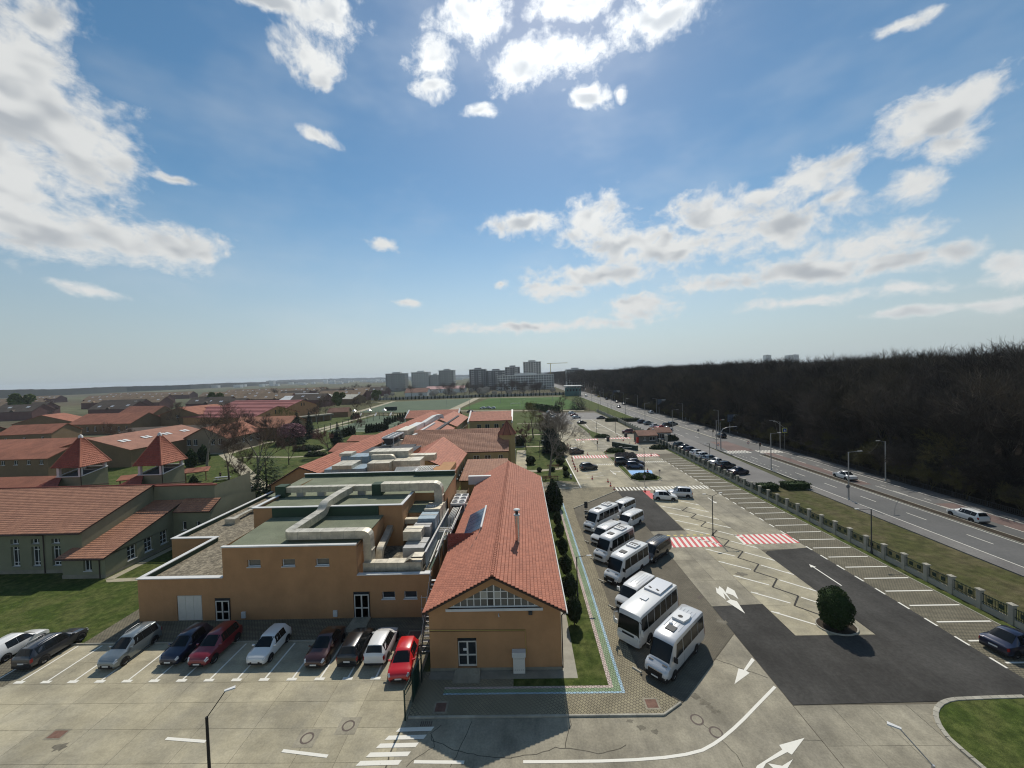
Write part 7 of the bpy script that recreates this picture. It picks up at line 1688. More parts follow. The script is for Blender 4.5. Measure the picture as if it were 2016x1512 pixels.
for p, h, r, l_, m, pw in (((526, 980), 11, 4.2, 'loose green pine behind the gravel roof corner', pinem, .55), ((666, 880), 9.5, 2.2, 'narrow dark spruce by the long red roof', sprucem, .9), ((586, 868), 13, 3.4, 'blue spruce beside the plum tree', sprucem, .9), ((610, 862), 12, 2.4, 'narrow spruce next to the blue spruce', sprucem, .9), ((484, 858), 12, 5, 'spreading dark conifer by the orange roof', sprucem, .5), ((1085, 890), 13, 2.9, 'dark tall conifer behind the bare garden tree', sprucem, .8), ((1092, 880), 10, 2.2, 'dark conifer beside the far lot cars', sprucem, .8), ((1138, 805), 12, 6.0, 'dark spreading conifer at the far lot corner', sprucem, .45), ((1095, 810), 7, 2.0, 'small conifer by the pitch path', sprucem, .8), ((1078, 870), 11, 2.4, 'conifer deep in the garden group', sprucem, .8)):
    spruce(l_, G(*p), h, r, m, pw)
shrub('plum_tree', 'purple flowering plum beside the blue spruce', 'tree', G(575, 872), -.04, 'plum', ell(5, 5, 3.4), (5.2, 5.2, 7), None, 2600, .5, blossom_p, None, 1.2)
hedge('dark spreading bush under the plum tree', G(572, 874), 0, 6, 4, 3.0, thuja2, -.04, 1600, .4, True)
hedge('low dark hedge on the middle lawn', G(606, 886), R(10), 5.5, 2.4, 1.8, thuja2, -.04, 900, .35, True)
hedge('low dark hedge by the lawn path bin', G(622, 897), R(5), 3.8, 1.8, 1.5, thuja2, -.04, 700, .3, True)
hedge('tall clipped hedge wall beside the far lot', (13.5, 262), R(-62), 22, 1.6, 4.2, thujam, -.04, 2200, .5)
LB = [(random.Random(40 + i).uniform(-2.6, 2.6), random.Random(80 + i).uniform(-2.6, 2.6), 2.2 + i * .95, random.Random(90 + i).uniform(1.5, 2.6)) for i in range(8)]
lobes = lambda p: min(math.sqrt((p.x - a) ** 2 + (p.y - b) ** 2 + (p.z - c) ** 2) / r for a, b, c, r in LB)
for p, r_, l_ in (((668, 803), 6, 'fresh green round tree before the cream hall'), ((742, 792), 5.5, 'fresh green round tree beside the turf pitch'), ((45, 845 - 24), 9, 'fresh green willow beside the brown school wings'), ((425, 806), 7, 'fresh green bush by the dark housing rows')):
    x_, y_ = G(*p); shrub('leafing_tree', l_, 'tree', (x_, y_), -.05, 'leaf', lobes, (6, 6, 10.5), None, 3000, .7, springm, None, 1.5, r_ / 5)
# columnar thujas round the courts
TH = 'columnar thujas round the ball courts'
cols_ = [(672 + 5 * k, 862 - 1.5 * k) for k in range(6)] + [(722 + 5.0 * k, 852 - .6 * k) for k in range(9)] + [(692 + 4.5 * k, 826 - 1 * k) for k in range(4)] + [(655 + 4 * k, 870 - 1 * k) for k in range(3)] + [(758 + 5 * k, 838 - 2 * k) for k in range(9)]
for i, p in enumerate(cols_): shrub('columnar_thuja', 'narrow columnar thuja in the screen round the ball courts', 'tree', G(*p), -.05, 'colt', bullet(.75, 4.4), (.8, .8, 4.4), bprof(.75, 4.4), 420, .3, thuja2, TH, 0, rnd.uniform(.8, 1.15), i)
TB = 'columnar thujas along the pale boundary wall'
for i in range(44): shrub('columnar_thuja', 'narrow columnar thuja before the pale boundary wall', 'tree', (-150 + 4.6 * i, 439 + rnd.uniform(-.5, .5)), -.05, 'colt', None, None, bprof(.75, 4.4), 1, 1, thuja2, TB, 0, rnd.uniform(.75, 1.1), i)
# treeline with blossom in front of the apartments
BL = 'blossoming trees before the apartment blocks'
for i in range(46):
    x_ = rnd.uniform(-330, 60); y_ = rnd.uniform(455, 640) if x_ > -230 else rnd.uniform(500, 700)
    shrub('blossom_tree', 'white blossoming tree in the belt before the apartment blocks', 'tree', (x_, y_), -.05, 'blo%d' % (i % 3), ell(4.5, 4.5, 3.6), (4.7, 4.7, 7.4), None, 900, .75, blossom, BL, 1.0, rnd.uniform(.6, 1.15), i)
BK = 'bare trees before the apartment blocks'
for i in range(58):
    x_ = rnd.uniform(-340, 40) if i % 2 else rnd.uniform(-110, 40); y_ = rnd.uniform(460, 620) if x_ > -230 else rnd.uniform(480, 690)
    bare_tree('bare dark tree in the belt before the apartment blocks', (x_, y_), 16, 60 + i % 4, bark, twig, .6, .3, i, rnd.uniform(.7, 1.2), BK, 4, fork=4, twig_n=7, flat=True)
for i in range(26):
    x_ = rnd.uniform(-420, -150); y_ = rnd.uniform(300, 640)
    bare_tree('bare tree among the halls and terraces beyond the playground', (x_, y_), 16, 60 + i % 4, bark, twig, .6, .3, i, rnd.uniform(.45, .8), 'bare trees among the far halls', 4, fork=4, twig_n=7, flat=True)
for x_, y_ in ((86, 352), (88, 330), (84, 420), (83, 395)): shrub('blossom_tree', 'white blossoming tree at the forest edge beside the road', 'tree', (x_, y_), -.05, 'blo1', None, None, None, 1, 1, blossom, 'blossoming trees at the forest edge', 1.0, .8, x_)
# ------------------------------------------------------------------ forest beyond the road
src = bpy.data.collections.new('forest_sources')
fbark = mat('forest_bark', (.055, .047, .040), .95, .3, 2); ftwig = mat('forest_twigs', (.056, .046, .037), .95, .3, .05, col2=(.062, .05, .03), piece=.42); fy = mat('hazel_twigs', (.10, .09, .035), .95, .2, 1)
FT = []
for i in range(5):
    a, b = grow(100 + i, 25, 5, .56, .30, fork=4, up=.30, first=.3, twig_n=6, flat=True)
    a.add(b.v, b.f); me = a.mesh('forest_tree'); me.materials.append(ftwig); FT.append((a, b))
    o = bpy.data.objects.new('forest_tree_source', me); src.objects.link(o)
src2 = bpy.data.collections.new('undergrowth_sources')
for i in range(3):
    a, b = grow(140 + i, 7, 5, .8, .07, fork=5, up=.25, first=.0, twig_n=6, flat=True); a.add(b.v, b.f); me = a.mesh('bush'); me.materials.append((ftwig, fy, ftwig)[i]); o = bpy.data.objects.new('bush_source', me); src2.objects.link(o)
def scatter(name, pts, coll, smin, smax, lab):
    me = bpy.data.meshes.new(name); me.from_pydata(pts, [], []); o = bpy.data.objects.new(name, me); COL.objects.link(o)
    ng = bpy.data.node_groups.new(name, 'GeometryNodeTree'); ng.interface.new_socket('Geometry', in_out='INPUT', socket_type='NodeSocketGeometry'); ng.interface.new_socket('Geometry', in_out='OUTPUT', socket_type='NodeSocketGeometry')
    n = ng.nodes; l = ng.links; gi = n.new('NodeGroupInput'); go = n.new('NodeGroupOutput'); ip = n.new('GeometryNodeInstanceOnPoints'); ci = n.new('GeometryNodeCollectionInfo')
    ci.inputs[0].default_value = coll; ci.inputs['Separate Children'].default_value = True; ci.inputs['Reset Children'].default_value = True
    r1 = n.new('FunctionNodeRandomValue'); r1.data_type = 'FLOAT_VECTOR'; r1.inputs[0].default_value = (-.04, -.04, 0); r1.inputs[1].default_value = (.04, .04, 6.283)
    r2 = n.new('FunctionNodeRandomValue'); r2.data_type = 'FLOAT'; r2.inputs[2].default_value = smin; r2.inputs[3].default_value = smax
    l.new(gi.outputs[0], ip.inputs['Points']); l.new(ci.outputs[0], ip.inputs['Instance']); ip.inputs['Pick Instance'].default_value = True
    l.new(r1.outputs[0], ip.inputs['Rotation']); l.new(r2.outputs[1], ip.inputs['Scale']); l.new(ip.outputs[0], go.inputs[0])
    md_ = o.modifiers.new('scatter', 'NODES'); md_.node_group = ng; return tag(o, lab, 'forest', kind='stuff')
pts = []
def patch_pts(x0, x1, y0, y1, s):
    x = x0
    while x < x1:
        y = y0
        while y < y1: pts.append((x + rnd.uniform(-.42, .42) * s, y + rnd.uniform(-.42, .42) * s, -.05)); y += s
        x += s
patch_pts(103, 124, -5, 420, 5.4); patch_pts(122, 260, -5, 420, 8.5); patch_pts(86, 260, 420, 1300, 11); patch_pts(260, 520, 60, 1400, 17)
scatter('forest', pts, src, .93, 1.1, 'dense dark leafless forest filling the land beyond the road')
pts = []; patch_pts(87, 104, -5, 420, 5.0)
scatter('forest_margin', pts, src, .70, .92, 'lower leafless trees of the forest margin behind the road fence')
pts = []; patch_pts(81.2, 88, 0, 420, 2.1); patch_pts(88, 100, 0, 300, 4.5)
scatter('undergrowth', pts, src2, .5, 1.15, 'tangled leafless bushes along the forest edge')
FE = 'trees at the forest edge'
for i in range(34):
    y_ = 46 + i * 7.4 + rnd.uniform(-2, 2); bare_tree('tall dark bare tree at the forest edge beside the road fence', (83.4 + rnd.uniform(-.8, 2.4), y_), 22, 120 + i % 4, fbark, ftwig, .56, .3, i * 1.3, rnd.uniform(.6, .85), FE, 5, fork=4, up=.3, twig_n=4, flat=True)
bare_tree('yellow-green budding bushy tree leaning over the forest fence', (84.5, 79), 13, 131, fbark, fy, .8, .18, 0, 1, None, 5, fork=4, up=.2, twig_n=5, flat=True)
# ------------------------------------------------------------------ fences
bf = thing('boundary_fence', 'low pale wall with square pillars and dark green railings along the car park', 'fence', (46.35, 0, 0))
pil = MB().box(-.2, .2, -.2, .2, 0, 1.92).mesh('pillar'); capm = MB().add([(-.27, -.27, 1.92), (.27, -.27, 1.92), (.27, .27, 1.92), (-.27, .27, 1.92), (-.27, -.27, 2.0), (.27, -.27, 2.0), (.27, .27, 2.0), (-.27, .27, 2.0), (0, 0, 2.08)], [(0, 3, 2, 1), (0, 1, 5, 4), (1, 2, 6, 5), (2, 3, 7, 6), (3, 0, 4, 7), (4, 5, 8), (5, 6, 8), (6, 7, 8), (7, 4, 8)]).mesh('pillar_cap')
pnl = MB().box(-.1, .1, .2, 2.4, 0, .62).mesh('wall_panel'); rl = MB()
for z_ in (.8, 1.62): rl.box(-.025, .025, .2, 2.4, z_, z_ + .05)
for k in range(17): rl.box(-.016, .016, .32 + .122 * k - .016, .32 + .122 * k + .016, .62, 1.72)
rl = rl.mesh('railing'); pp = MB().box(-.035, .035, -.2, .2, 1.0, 1.42).mesh('railing_plate')
fpale = mat('fence_render', (.36, .34, .28), .9, .12, .8, .05, piece=.06)
for k in range(40):
    y_ = 29.6 + 2.6 * k
    if y_ > 131: break
    a = link('pillar', pil, fpale, bf, (0, y_, 0)); link('pillar_cap', capm, fpale, a); link('wall_panel', pnl, fpale, bf, (0, y_, 0))
    o = link('railing', rl, green_f, bf, (0, y_, 0)); o['kind'] = 'stuff'
    for q in (.85, 1.75): link('railing_plate', pp, green_f, bf, (0, y_ + q, 0))
bf2 = thing('boundary_fence', 'farther stretch of low wall and railings beyond the gatehouse', 'fence', (48.4, 0, 0))
for k in range(26):
    y_ = 152 + 3.6 * k
    a = link('pillar', pil, fpale, bf2, (-.006 * k * k * .3, y_, 0)); link('wall_panel', pnl, dgrey, bf2, (-.006 * k * k * .3, y_, 0)).scale = (1, 1.4, 2.4)
gp1 = thing('gate_pillar', 'taller pale gate pillar at the head of the parked row', 'pillar', (48.6, 131.5, 0)); MB().box(-.4, .4, -.4, .4, 0, 3.0).build('shaft', fpale, gp1); MB().box(-.5, .5, -.5, .5, 3.0, 3.2).build('cap', fpale, gp1)
mf = thing('mesh_fence', 'dark green wire mesh fence with an open gate beside the red hatchback', 'fence')
for x_, y_ in ((-9.4, 27.75), (-9.25, 29.3), (-9.05, 31.2), (-8.75, 33.6)): MB().box(x_ - .05, x_ + .05, y_ - .05, y_ + .05, 0, 2.35).build('post', green_f, mf)
ms = MB()
for k in range(60): y_ = 27.8 + 5.8 * k / 60; x_ = -9.4 + .65 * k / 60; ms.box(x_ - .006, x_ + .006, y_ - .006, y_ + .006, .1, 2.3)
for k in range(24): ms.tube([(-9.4, 27.8, .15 + .09 * k), (-8.75, 33.6, .15 + .09 * k)], .006, 3, False)
o = ms.build('wire_mesh', green_f, mf); o['kind'] = 'stuff'
MB().tube([(-9.35, 27.8, 1.9), (-9.25, 29.3, 1.7)], .04, 5).build('brace', green_f, mf); MB().tube([(-9.4, 27.8, 2.3), (-8.75, 33.6, 2.3)], .03, 5).build('rail', green_f, mf)
MB().box(-9.32, -9.2, 29.35, 31.1, .2, 2.2).build('green_panel', mat('green_sheet', (.02, .07, .05), .5, .1, 1), mf)
rf_ = thing('guard_rail', 'dark steel pedestrian guard rail between road and forest', 'guard rail', (79.3, 0, .09))
for k in range(60):
    y_ = 44 + 2.6 * k; MB().box(-.03, .03, y_ - .03, y_ + .03, 0, 1.1).build('post', dgrey, rf_)
for z_ in (.25, 1.05): MB().box(-.025, .025, 44, 198, z_, z_ + .05).build('rail', dgrey, rf_)
o = MB()
for k in range(600): o.box(-.01, .01, 44.1 + .255 * k, 44.13 + .255 * k, .3, 1.05)
o = o.build('bars', dgrey, rf_); o['kind'] = 'stuff'
# ------------------------------------------------------------------ lamps
def lamp(lab, loc, h, arms, m=dgrey, z=0, r=.06, group=None, head=.55):
    t = thing('lamp_post', lab, 'lamp post', (*loc, z), 0, group)
    MB().tube([(0, 0, 0), (0, 0, h)], [r * 1.25, r], 8).build('pole', m, t); MB().lathe([(r * 2, 0), (r * 2, .3), (r * 1.2, .4)], 8).build('base', m, t)
    for dx, dy, dz in arms:
        a = MB().tube([(0, 0, h - .05), (dx * .85, dy * .85, h + dz)], .03, 6).build('arm', m if head < .6 else steel, t)
        d = Vector((dx, dy, 0)).normalized(); s = Vector((-d.y, d.x, 0)) * .13; p = Vector((dx * .8, dy * .8, h + dz)); q = p + d * head
        u = Vector((0, 0, .06)); MB().add([p - s * .6, p + s * .6, q + s, q - s, p - s * .5 + u, p + s * .5 + u, q + s * .8 + u, q - s * .8 + u], [(0, 3, 2, 1), (4, 5, 6, 7), (0, 1, 5, 4), (1, 2, 6, 5), (2, 3, 7, 6), (3, 0, 4, 7)]).build('lamp_head', coping, t)
    return t
lamp('slim lamp post with two raised arms standing on the zigzag drain', (28.5, 58.75), 6.05, [(-1.3, -.2, .35), (1.3, .2, .35)])
lamp('short lamp post with one arm among the clipped thujas', (5.65, 43.2), 4.5, [(1.4, 0, .1)], z=.1)
lamp('short lamp post with one arm by the big cone thuja', (5.8, 70.1), 4.6, [(1.4, 0, .15)], z=.1)
lamp('dark lamp post standing in the fence line beside the verge', (46.15, 52), 5.95, [(-2.0, 0, .1)])
lamp('dark lamp post in the fence line behind the parked row', (47.1, 98), 6.4, [(-1.0, 0, .1)])
lamp('lamp post at the island with the oval bush', (29.8, 95.4), 6.2, [(-.9, 0, .15), (.9, 0, .15)])
lamp('lamp post with arm leaning over the concrete yard', (-19.4, 22.0), 5.6, [(.95, .6, 1.15)], m=black, r=.075)
lamp('lamp post with arm leaning over the concrete lane below the lawn corner', (20.4, 19.6), 4.9, [(-1.1, .9, 1.2)], m=steel, r=.075)
for i, (p, h) in enumerate((((1144, 847), 6), ((1175, 860), 6), ((1212, 852), 6), ((1063, 900), 5), ((1231, 838), 6), ((1178, 812), 6), ((1197, 812), 6), ((1160, 808), 6))):
    lamp('slim dark lamp post in the upper car park', G(*p), h, [(.8, 0, .1)], group='slim lamp posts of the upper car park')
RL = 'grey road lamps'
for y_, l_ in ((73, 'grey road lamp with round sign beside the white car'), (95.4, 'grey road lamp on the near kerb by the outer parking'), (121.8, 'grey road lamp at the traffic lights on the near kerb'), (157, 'grey road lamp beside the junction on the near kerb')):
    lamp(l_, (60.7, y_), 9.0, [(2.0, 0, .1)], steel, 0, .09, RL, .9)
for y_, l_ in ((84, 'grey road lamp on the forest side beside the budding tree'), (117.6, 'grey road lamp on the forest side by the crossing sign'), (154, 'grey road lamp on the forest side near the billboard')):
    lamp(l_, (77.6, y_), 8.6, [(-1.4, 0, .15)], steel, 0, .09, RL, .8)
for k in range(7): lamp('grey road lamp farther up the road', (60.8, 192 + 36 * k), 9.0, [(2.0, 0, .1)], steel, 0, .09, RL + ' farther up', .9); lamp('grey road lamp farther up the road', (77.6, 188 + 36 * k), 8.8, [(-1.6, 0, .15)], steel, 0, .09, RL + ' farther up', .9)
# ------------------------------------------------------------------ signs and signals
def post_sign(lab, loc, h, shape, m, r=.35, z=0, face=pi, m2=None):
    t = thing('road_sign', lab, 'sign', (*loc, z)); MB().tube([(0, 0, 0), (0, 0, h)], .035, 6).build('post', steel, t)
    if shape == 'round': pts = [(r * math.cos(2 * pi * k / 18), r * math.sin(2 * pi * k / 18)) for k in range(18)]
    elif shape == 'tri': pts = [(0, r), (-r, -r * .7), (r, -r * .7)]
    else: pts = [(-r, -r), (r, -r), (r, r), (-r, r)]
    mb = MB(); n = len(pts); vs = [(x_, -.04, h - r + y_) for x_, y_ in pts] + [(x_, -.06, h - r + y_) for x_, y_ in pts]
    mb.add(vs, [tuple(range(n)), tuple(range(2 * n - 1, n - 1, -1))] + [(i, n + i, n + (i + 1) % n, (i + 1) % n) for i in range(n)]); mb.build('sign_plate', m, t)
    if m2: MB().add([(x_ * .72, -.066, h - r + y_ * .72) for x_, y_ in pts], [tuple(range(n))]).build('sign_face', m2, t)
    return t
sgrey = mat('sign_back', (.16, .16, .165), .5, .05, 1); sblue = mat('sign_blue', (.02, .08, .35), .5, 0, 1); syel = mat('sign_yellow', (.6, .6, .12), .5, 0, 1)
post_sign('round dark sign on the grey road lamp post', (60.45, 72.9), 2.9, 'round', sgrey)
t = post_sign('yellow-framed pedestrian crossing sign over the far kerb', (78.0, 116.2), 7.0, 'square', syel, .75, 0, pi, sblue); MB().tube([(0, 0, 7), (-3, 0, 9.3), (-4.4, 0, 9.3)], .06, 6).build('arm', steel, t)
MB().add([(0, -.075, 6.55), (-.3, -.075, 5.9), (.3, -.075, 5.9)], [(0, 1, 2)]).build('pictogram', plate, t)
post_sign('round grey sign at the white zebra crossing', (26.6, 85.4), 2.2, 'round', sgrey); post_sign('round prohibition sign beside the crossing of the road', (70.0, 121), 2.2, 'round', redm, .4, .1, pi, plate); post_sign('round red-rimmed sign at the traffic lights', (60.0, 119.5), 2.2, 'round', redm, .4, 0, pi, plate); post_sign('small sign on the island tip by the oval bush', (31.7, 90.3), 2.0, 'square', sgrey, .22, .1); post_sign('round sign at the junction corner', (66, 146), 2.6, 'round', sgrey, .45); post_sign('triangular sign by the gate hedge', (47.6, 124), 1.8, 'tri', sblue, .6, 0, pi, plate)
def signal(lab, loc, h, z=0):
    t = thing('traffic_light', lab, 'traffic light', (*loc, z)); MB().tube([(0, 0, 0), (0, 0, h)], .07, 6).build('pole', steel, t); b = MB().box(-.18, .18, -.28, -.06, h - 1.0, h).build('signal_box', black, t)
    for k, m in enumerate((mat('signal_red', (.25, .01, .01), .4, 0, 1), mat('signal_amber', (.25, .12, .01), .4, 0, 1), mat('signal_green', (.01, .12, .05), .4, 0, 1))): MB().lathe([(.11, 0), (.11, .02), (0, .03)], 10).build('lens', m, b).matrix_local = Matrix.Translation((0, -.28, h - .17 - .32 * k)) @ Matrix.Rotation(pi / 2, 4, 'X')
for x_, y_, h, l_ in ((61.5, 121, 9.5, 'tall traffic light mast at the near kerb'), (69.0, 141, 3.2, 'traffic light on the median'), (69.0, 113.5, 3.2, 'traffic light at the median crossing'), (24.4, 127.0, 2.6, 'low signal beside the angled bays in the car park'), (19.6, 145, 2.4, 'low signal beside the second red crossing')): signal(l_, (x_, y_), h)
t = thing('signal_gantry', 'curved overhead signal arm reaching across the road', 'traffic light', (61.9, 121.4, 0)); MB().tube([(0, 0, 0), (0, 0, 5.2), (.6, 0, 6.3), (2, 0, 6.8), (5, 0, 7.0)], .1, 8).build('mast', steel, t); MB().box(4.6, 5.0, -.25, 0, 6.0, 7.0).build('signal_box', black, t)
def billboard(lab, loc, w_, h, z0, rz=0):
    t = thing('billboard', lab, 'billboard', (*loc, 0), rz)
    for sx in (-.3, .3): MB().box(sx * w_ - .1, sx * w_ + .1, -.1, .1, 0, z0).build('leg', steel, t)
    MB().box(-w_ / 2, w_ / 2, -.15, .15, z0, z0 + h).build('frame', dgrey, t); MB().quad((-w_ / 2 + .15, -.16, z0 + .15), (0, -.16, z0 + .15), (0, -.16, z0 + h - .15), (-w_ / 2 + .15, -.16, z0 + h - .15)).build('poster', mat('poster_blue', (.10, .13, .18), .6, .3, 1), t); MB().quad((.02, -.16, z0 + .15), (w_ / 2 - .15, -.16, z0 + .15), (w_ / 2 - .15, -.16, z0 + h - .15), (.02, -.16, z0 + h - .15)).build('poster', mat('poster_white', (.45, .46, .47), .6, .2, 1), t)
billboard('double billboard with blue and white posters at the forest edge', (81.3, 150), 4.6, 3.0, 4.4); billboard('dark billboard with pale scribble farther up the forest edge', (81, 225), 5, 3.4, 5); billboard('small pale billboard by the blossoming tree', (81, 330), 6, 4, 5); billboard('tilted pale sign board behind the guard rail', (81, 190), 3.2, 2.6, 2.2)
t = thing('notice_stand', 'dark free-standing notice board beside the slanted kerb', 'sign', (11.1, 70.0, .1)); MB().box(-.3, .3, -.05, .05, .5, 1.7).build('board', dgrey, t); MB().box(-.3, .3, -.25, .25, 0, .06).build('foot', dgrey, t); MB().box(-.04, .04, -.04, .04, 0, .5).build('post', dgrey, t)
# ------------------------------------------------------------------ cones, bins, benches, small things
cone_b = MB().box(-.2, .2, -.2, .2, 0, .04).mesh('cone_foot'); cone_m = MB().lathe([(.15, .04), (.03, .7), (0, .71)], 12).mesh('cone_body'); cone_w = MB().lathe([(.116, .26), (.085, .42)], 12).mesh('cone_band')
def cone_thing(x_, y_, lab, grp):
    t = thing('traffic_cone', lab, 'traffic cone', (x_, y_, .01), rnd.uniform(0, 3), grp); t.scale = (1.25,) * 3; a = link('cone_body', cone_m, redm, t); link('cone_foot', cone_b, redm, t); o = link('cone_band', cone_w, plate, a); o.scale = (1.03, 1.03, 1)
for i, p in enumerate(((1126, 902), (1127, 908), (1129, 914), (1131, 919), (1133, 924), (1137, 928))): cone_thing(*G(*p), 'red traffic cone in the line beside the dark grey hatchback', 'cones beside the dark hatchback')
for i, p in enumerate(((1119, 884), (1122, 890), (1118, 877))): cone_thing(*G(*p), 'red traffic cone beside the dark grey crossover', 'cones beside the dark crossover')
for i, p in enumerate(((1166, 943), (1197, 949), (1202, 957), (1209, 965))): cone_thing(*G(*p), 'red traffic cone on the way to the slanted kerb', 'cones leading to the slanted kerb')
for p, l_ in (((1270, 968), 'red traffic cone on the red wedge beside the white hatchback'), ((1275, 929), 'red traffic cone beside the blue bay'), ((1157, 896), 'red traffic cone on the near red crossing'), ((1193, 893), 'red traffic cone on the island side of the near red crossing'), ((1282, 897), 'red traffic cone at the gate end of the near red crossing'), ((1161, 855), 'orange cone figure on the far island')): cone_thing(*G(*p), l_, None)
for i, p in enumerate(((1226, 878), (1240, 875), (1251, 873), (1233, 882), (1215, 860), (1227, 868))): cone_thing(*G(*p), 'red traffic cone marking the lanes at the gatehouse', 'cones at the gatehouse')
for i, (p, l_) in enumerate((((1232, 860), 'dark ticket barrier box at the second red crossing'), ((1197, 868), 'dark ticket box on the island by the barrier'), ((1222, 888), 'dark ticket box beside the oval bush'))):
    x_, y_ = G(*p); t = thing('ticket_machine', l_, 'ticket machine', (x_, y_, 0)); MB().box(-.5, .5, -.4, .4, 0, 1.5).build('case', dgrey, t); MB().box(-.3, .3, -.42, -.39, .8, 1.2).build('screen', glass, t); MB().tube([(.5, 0, 1.0), (3.5, 0, 1.05)], .05, 6).build('barrier_arm', plate, t)
t = thing('planter_screen', 'long dark green bin screen on the island by the gate', 'screen', (33.3, 127, 0), R(-56)); 
for k in range(6): MB().box(-5 + 1.7 * k, -3.4 + 1.7 * k, -.5, .5, 0, 1.5).build('panel', green_f, t)
def bench(lab, loc, rz, l=2.0):
    t = thing('bench', lab, 'bench', (*loc, -.03), rz)
    for k in range(3): MB().box(-l / 2, l / 2, -.25 + .17 * k, -.11 + .17 * k, .42, .47).build('seat_slat', wood, t)
    for k in range(2): MB().box(-l / 2, l / 2, .27, .31, .6 + .2 * k, .75 + .2 * k).build('back_slat', wood, t)
    for sx in (-.85, .85): MB().box(sx * l / 2 - .04, sx * l / 2 + .04, -.25, .3, 0, .42).build('leg', dgrey, t); MB().box(sx * l / 2 - .04, sx * l / 2 + .04, .24, .3, .42, .95).build('back_post', dgrey, t)
bench('slatted bench at the court edge under the bare garden tree', G(1086, 945), R(0), 3.4); bench('slatted bench beside the first one in the garden court', G(1066, 946), 0, 2.6); bench('slatted bench by the path among ball shrubs', G(1089, 922), R(0), 3.2)
t = thing('litter_bin', 'grey litter bin at the garden edge', 'bin', (*G(1124, 941), 0)); MB().lathe([(.28, 0), (.3, .9), (.2, .95), (0, .95)], 12).build('body', steel, t); MB().lathe([(.31, .86), (.31, .92)], 12).build('rim', dgrey, t)
t = thing('litter_bin', 'dark litter bin at the lawn path hedge', 'bin', (*G(610, 896), -.03)); MB().lathe([(.5, 0), (.55, 1.3), (.4, 1.4), (0, 1.4)], 12).build('body', dgrey, t); MB().lathe([(.57, 1.2), (.57, 1.3)], 12).build('rim', black, t)
t = thing('picnic_table', 'picnic table with benches under the dark bare tree', 'table', (*G(438, 945), -.04), R(20)); MB().box(-1.6, 1.6, -.5, .5, .8, .9).build('tabletop', steel, t)
for sy in (-1.1, 1.1): MB().box(-1.6, 1.6, sy - .2, sy + .2, .45, .52).build('seat', steel, t)
for sx in (-1.2, 1.2): MB().box(sx - .06, sx + .06, -1.2, 1.2, .3, .4).build('frame', steel, t); MB().box(sx - .06, sx + .06, -.4, -.3, 0, .8).build('leg', steel, t); MB().box(sx - .06, sx + .06, .3, .4, 0, .8).build('leg', steel, t)
t = thing('wooden_hut', 'small orange timber hut with white roof beside the pine', 'hut', (*G(485, 979), -.04)); MB().box(-1.4, 1.4, -1, 1, 0, 1.9).build('wall', mat('orange_wood', (.32, .15, .05), .8, .2, 2), t); MB().slab((-1.6, -1.2, 1.95), (1.6, -1.2, 1.95), (1.6, 1.2, 2.2), (-1.6, 1.2, 2.2), .1).build('roof', coping, t)
for k in range(6): MB().box(-1.35 + .46 * k, -1.31 + .46 * k, -1.03, -1.0, .1, 1.85).build('board_joint', wood, t)
MB().box(-.4, .4, -1.04, -1.0, .05, 1.6).build('door', wood, t)
t = thing('garden_pole', 'thin dark pole standing beside the timber hut', 'pole', (*G(473, 979), 0)); MB().tube([(0, 0, 0), (0, 0, 4.5)], .06, 6).build('pole', dgrey, t); MB().lathe([(.15, 0), (.15, .15), (0, .2)], 8).build('base', dgrey, t)
# playground frames on the court terrace
t = thing('playground_frame', 'grey climbing frame with pointed roofs on the playground', 'climbing frame', (*G(735, 818), 0)); 
for k in range(6):
    x_ = -13 + 5.2 * k
    for sx in (-1, 1): MB().tube([(x_ + sx, 0, 0), (x_ + sx, 0, 3.4)], .12, 6).build('post', steel, t)
    MB().box(x_ - 1.1, x_ + 1.1, -1, 1, 1.6, 1.8).build('deck', wood, t)
    if k % 2 == 0: MB().lathe([(1.9, 3.4), (0, 4.8)], 6, (x_, 0, 0)).build('canopy', steel, t)
    else: MB().slab((x_ - .5, -4, .1), (x_ + .5, -4, .1), (x_ + .5, -1, 1.8), (x_ - .5, -1, 1.8), .1).build('slide', coping, t)
t = thing('court_fence', 'tall wire court fence with dark posts round the ball court', 'fence', (0, 0, 0)); prev = None
line_ = [G(615 + 12 * k, 858 - 3.0 * k) for k in range(11)] + [G(747 + 9 * k, 825 + .2 * k) for k in range(10)]
for i, p in enumerate(line_):
    MB().box(p[0] - .1, p[0] + .1, p[1] - .1, p[1] + .1, 0, 4.0).build('post', green_f, t)
    if prev: 
        for z_ in (2.0, 3.9): MB().tube([(prev[0], prev[1], z_), (p[0], p[1], z_)], .05, 4).build('rail', green_f, t)
    prev = p
t = thing('goal', 'dark green bench shelter on the turf pitch edge', 'shelter', (*G(770, 808), 0)); MB().box(-4.5, 4.5, -.5, 1, 0, 2.6).build('shelter', green_f, t); MB().box(-4.8, 4.8, -.8, 1.2, 2.6, 2.8).build('roof', dgrey, t)
t = thing('football_goal', 'white football goal on the grass pitch', 'goal', (*G(1015, 800), 0)); 
for a, b in (((-3.6, 0, 0), (-3.6, 0, 2.5)), ((3.6, 0, 0), (3.6, 0, 2.5)), ((-3.6, 0, 2.5), (3.6, 0, 2.5))): MB().tube([a, b], .12, 6).build('bar', plate, t)
for k, p in enumerate(((920, 790), (985, 794), (880, 800), (1088, 790), (1030, 806), (925, 806))): lamp('pale floodlight mast at the pitch edge', G(*p), 7, [(.8, 0, .1)], steel, 0, .1, 'floodlight masts at the pitches', .8)
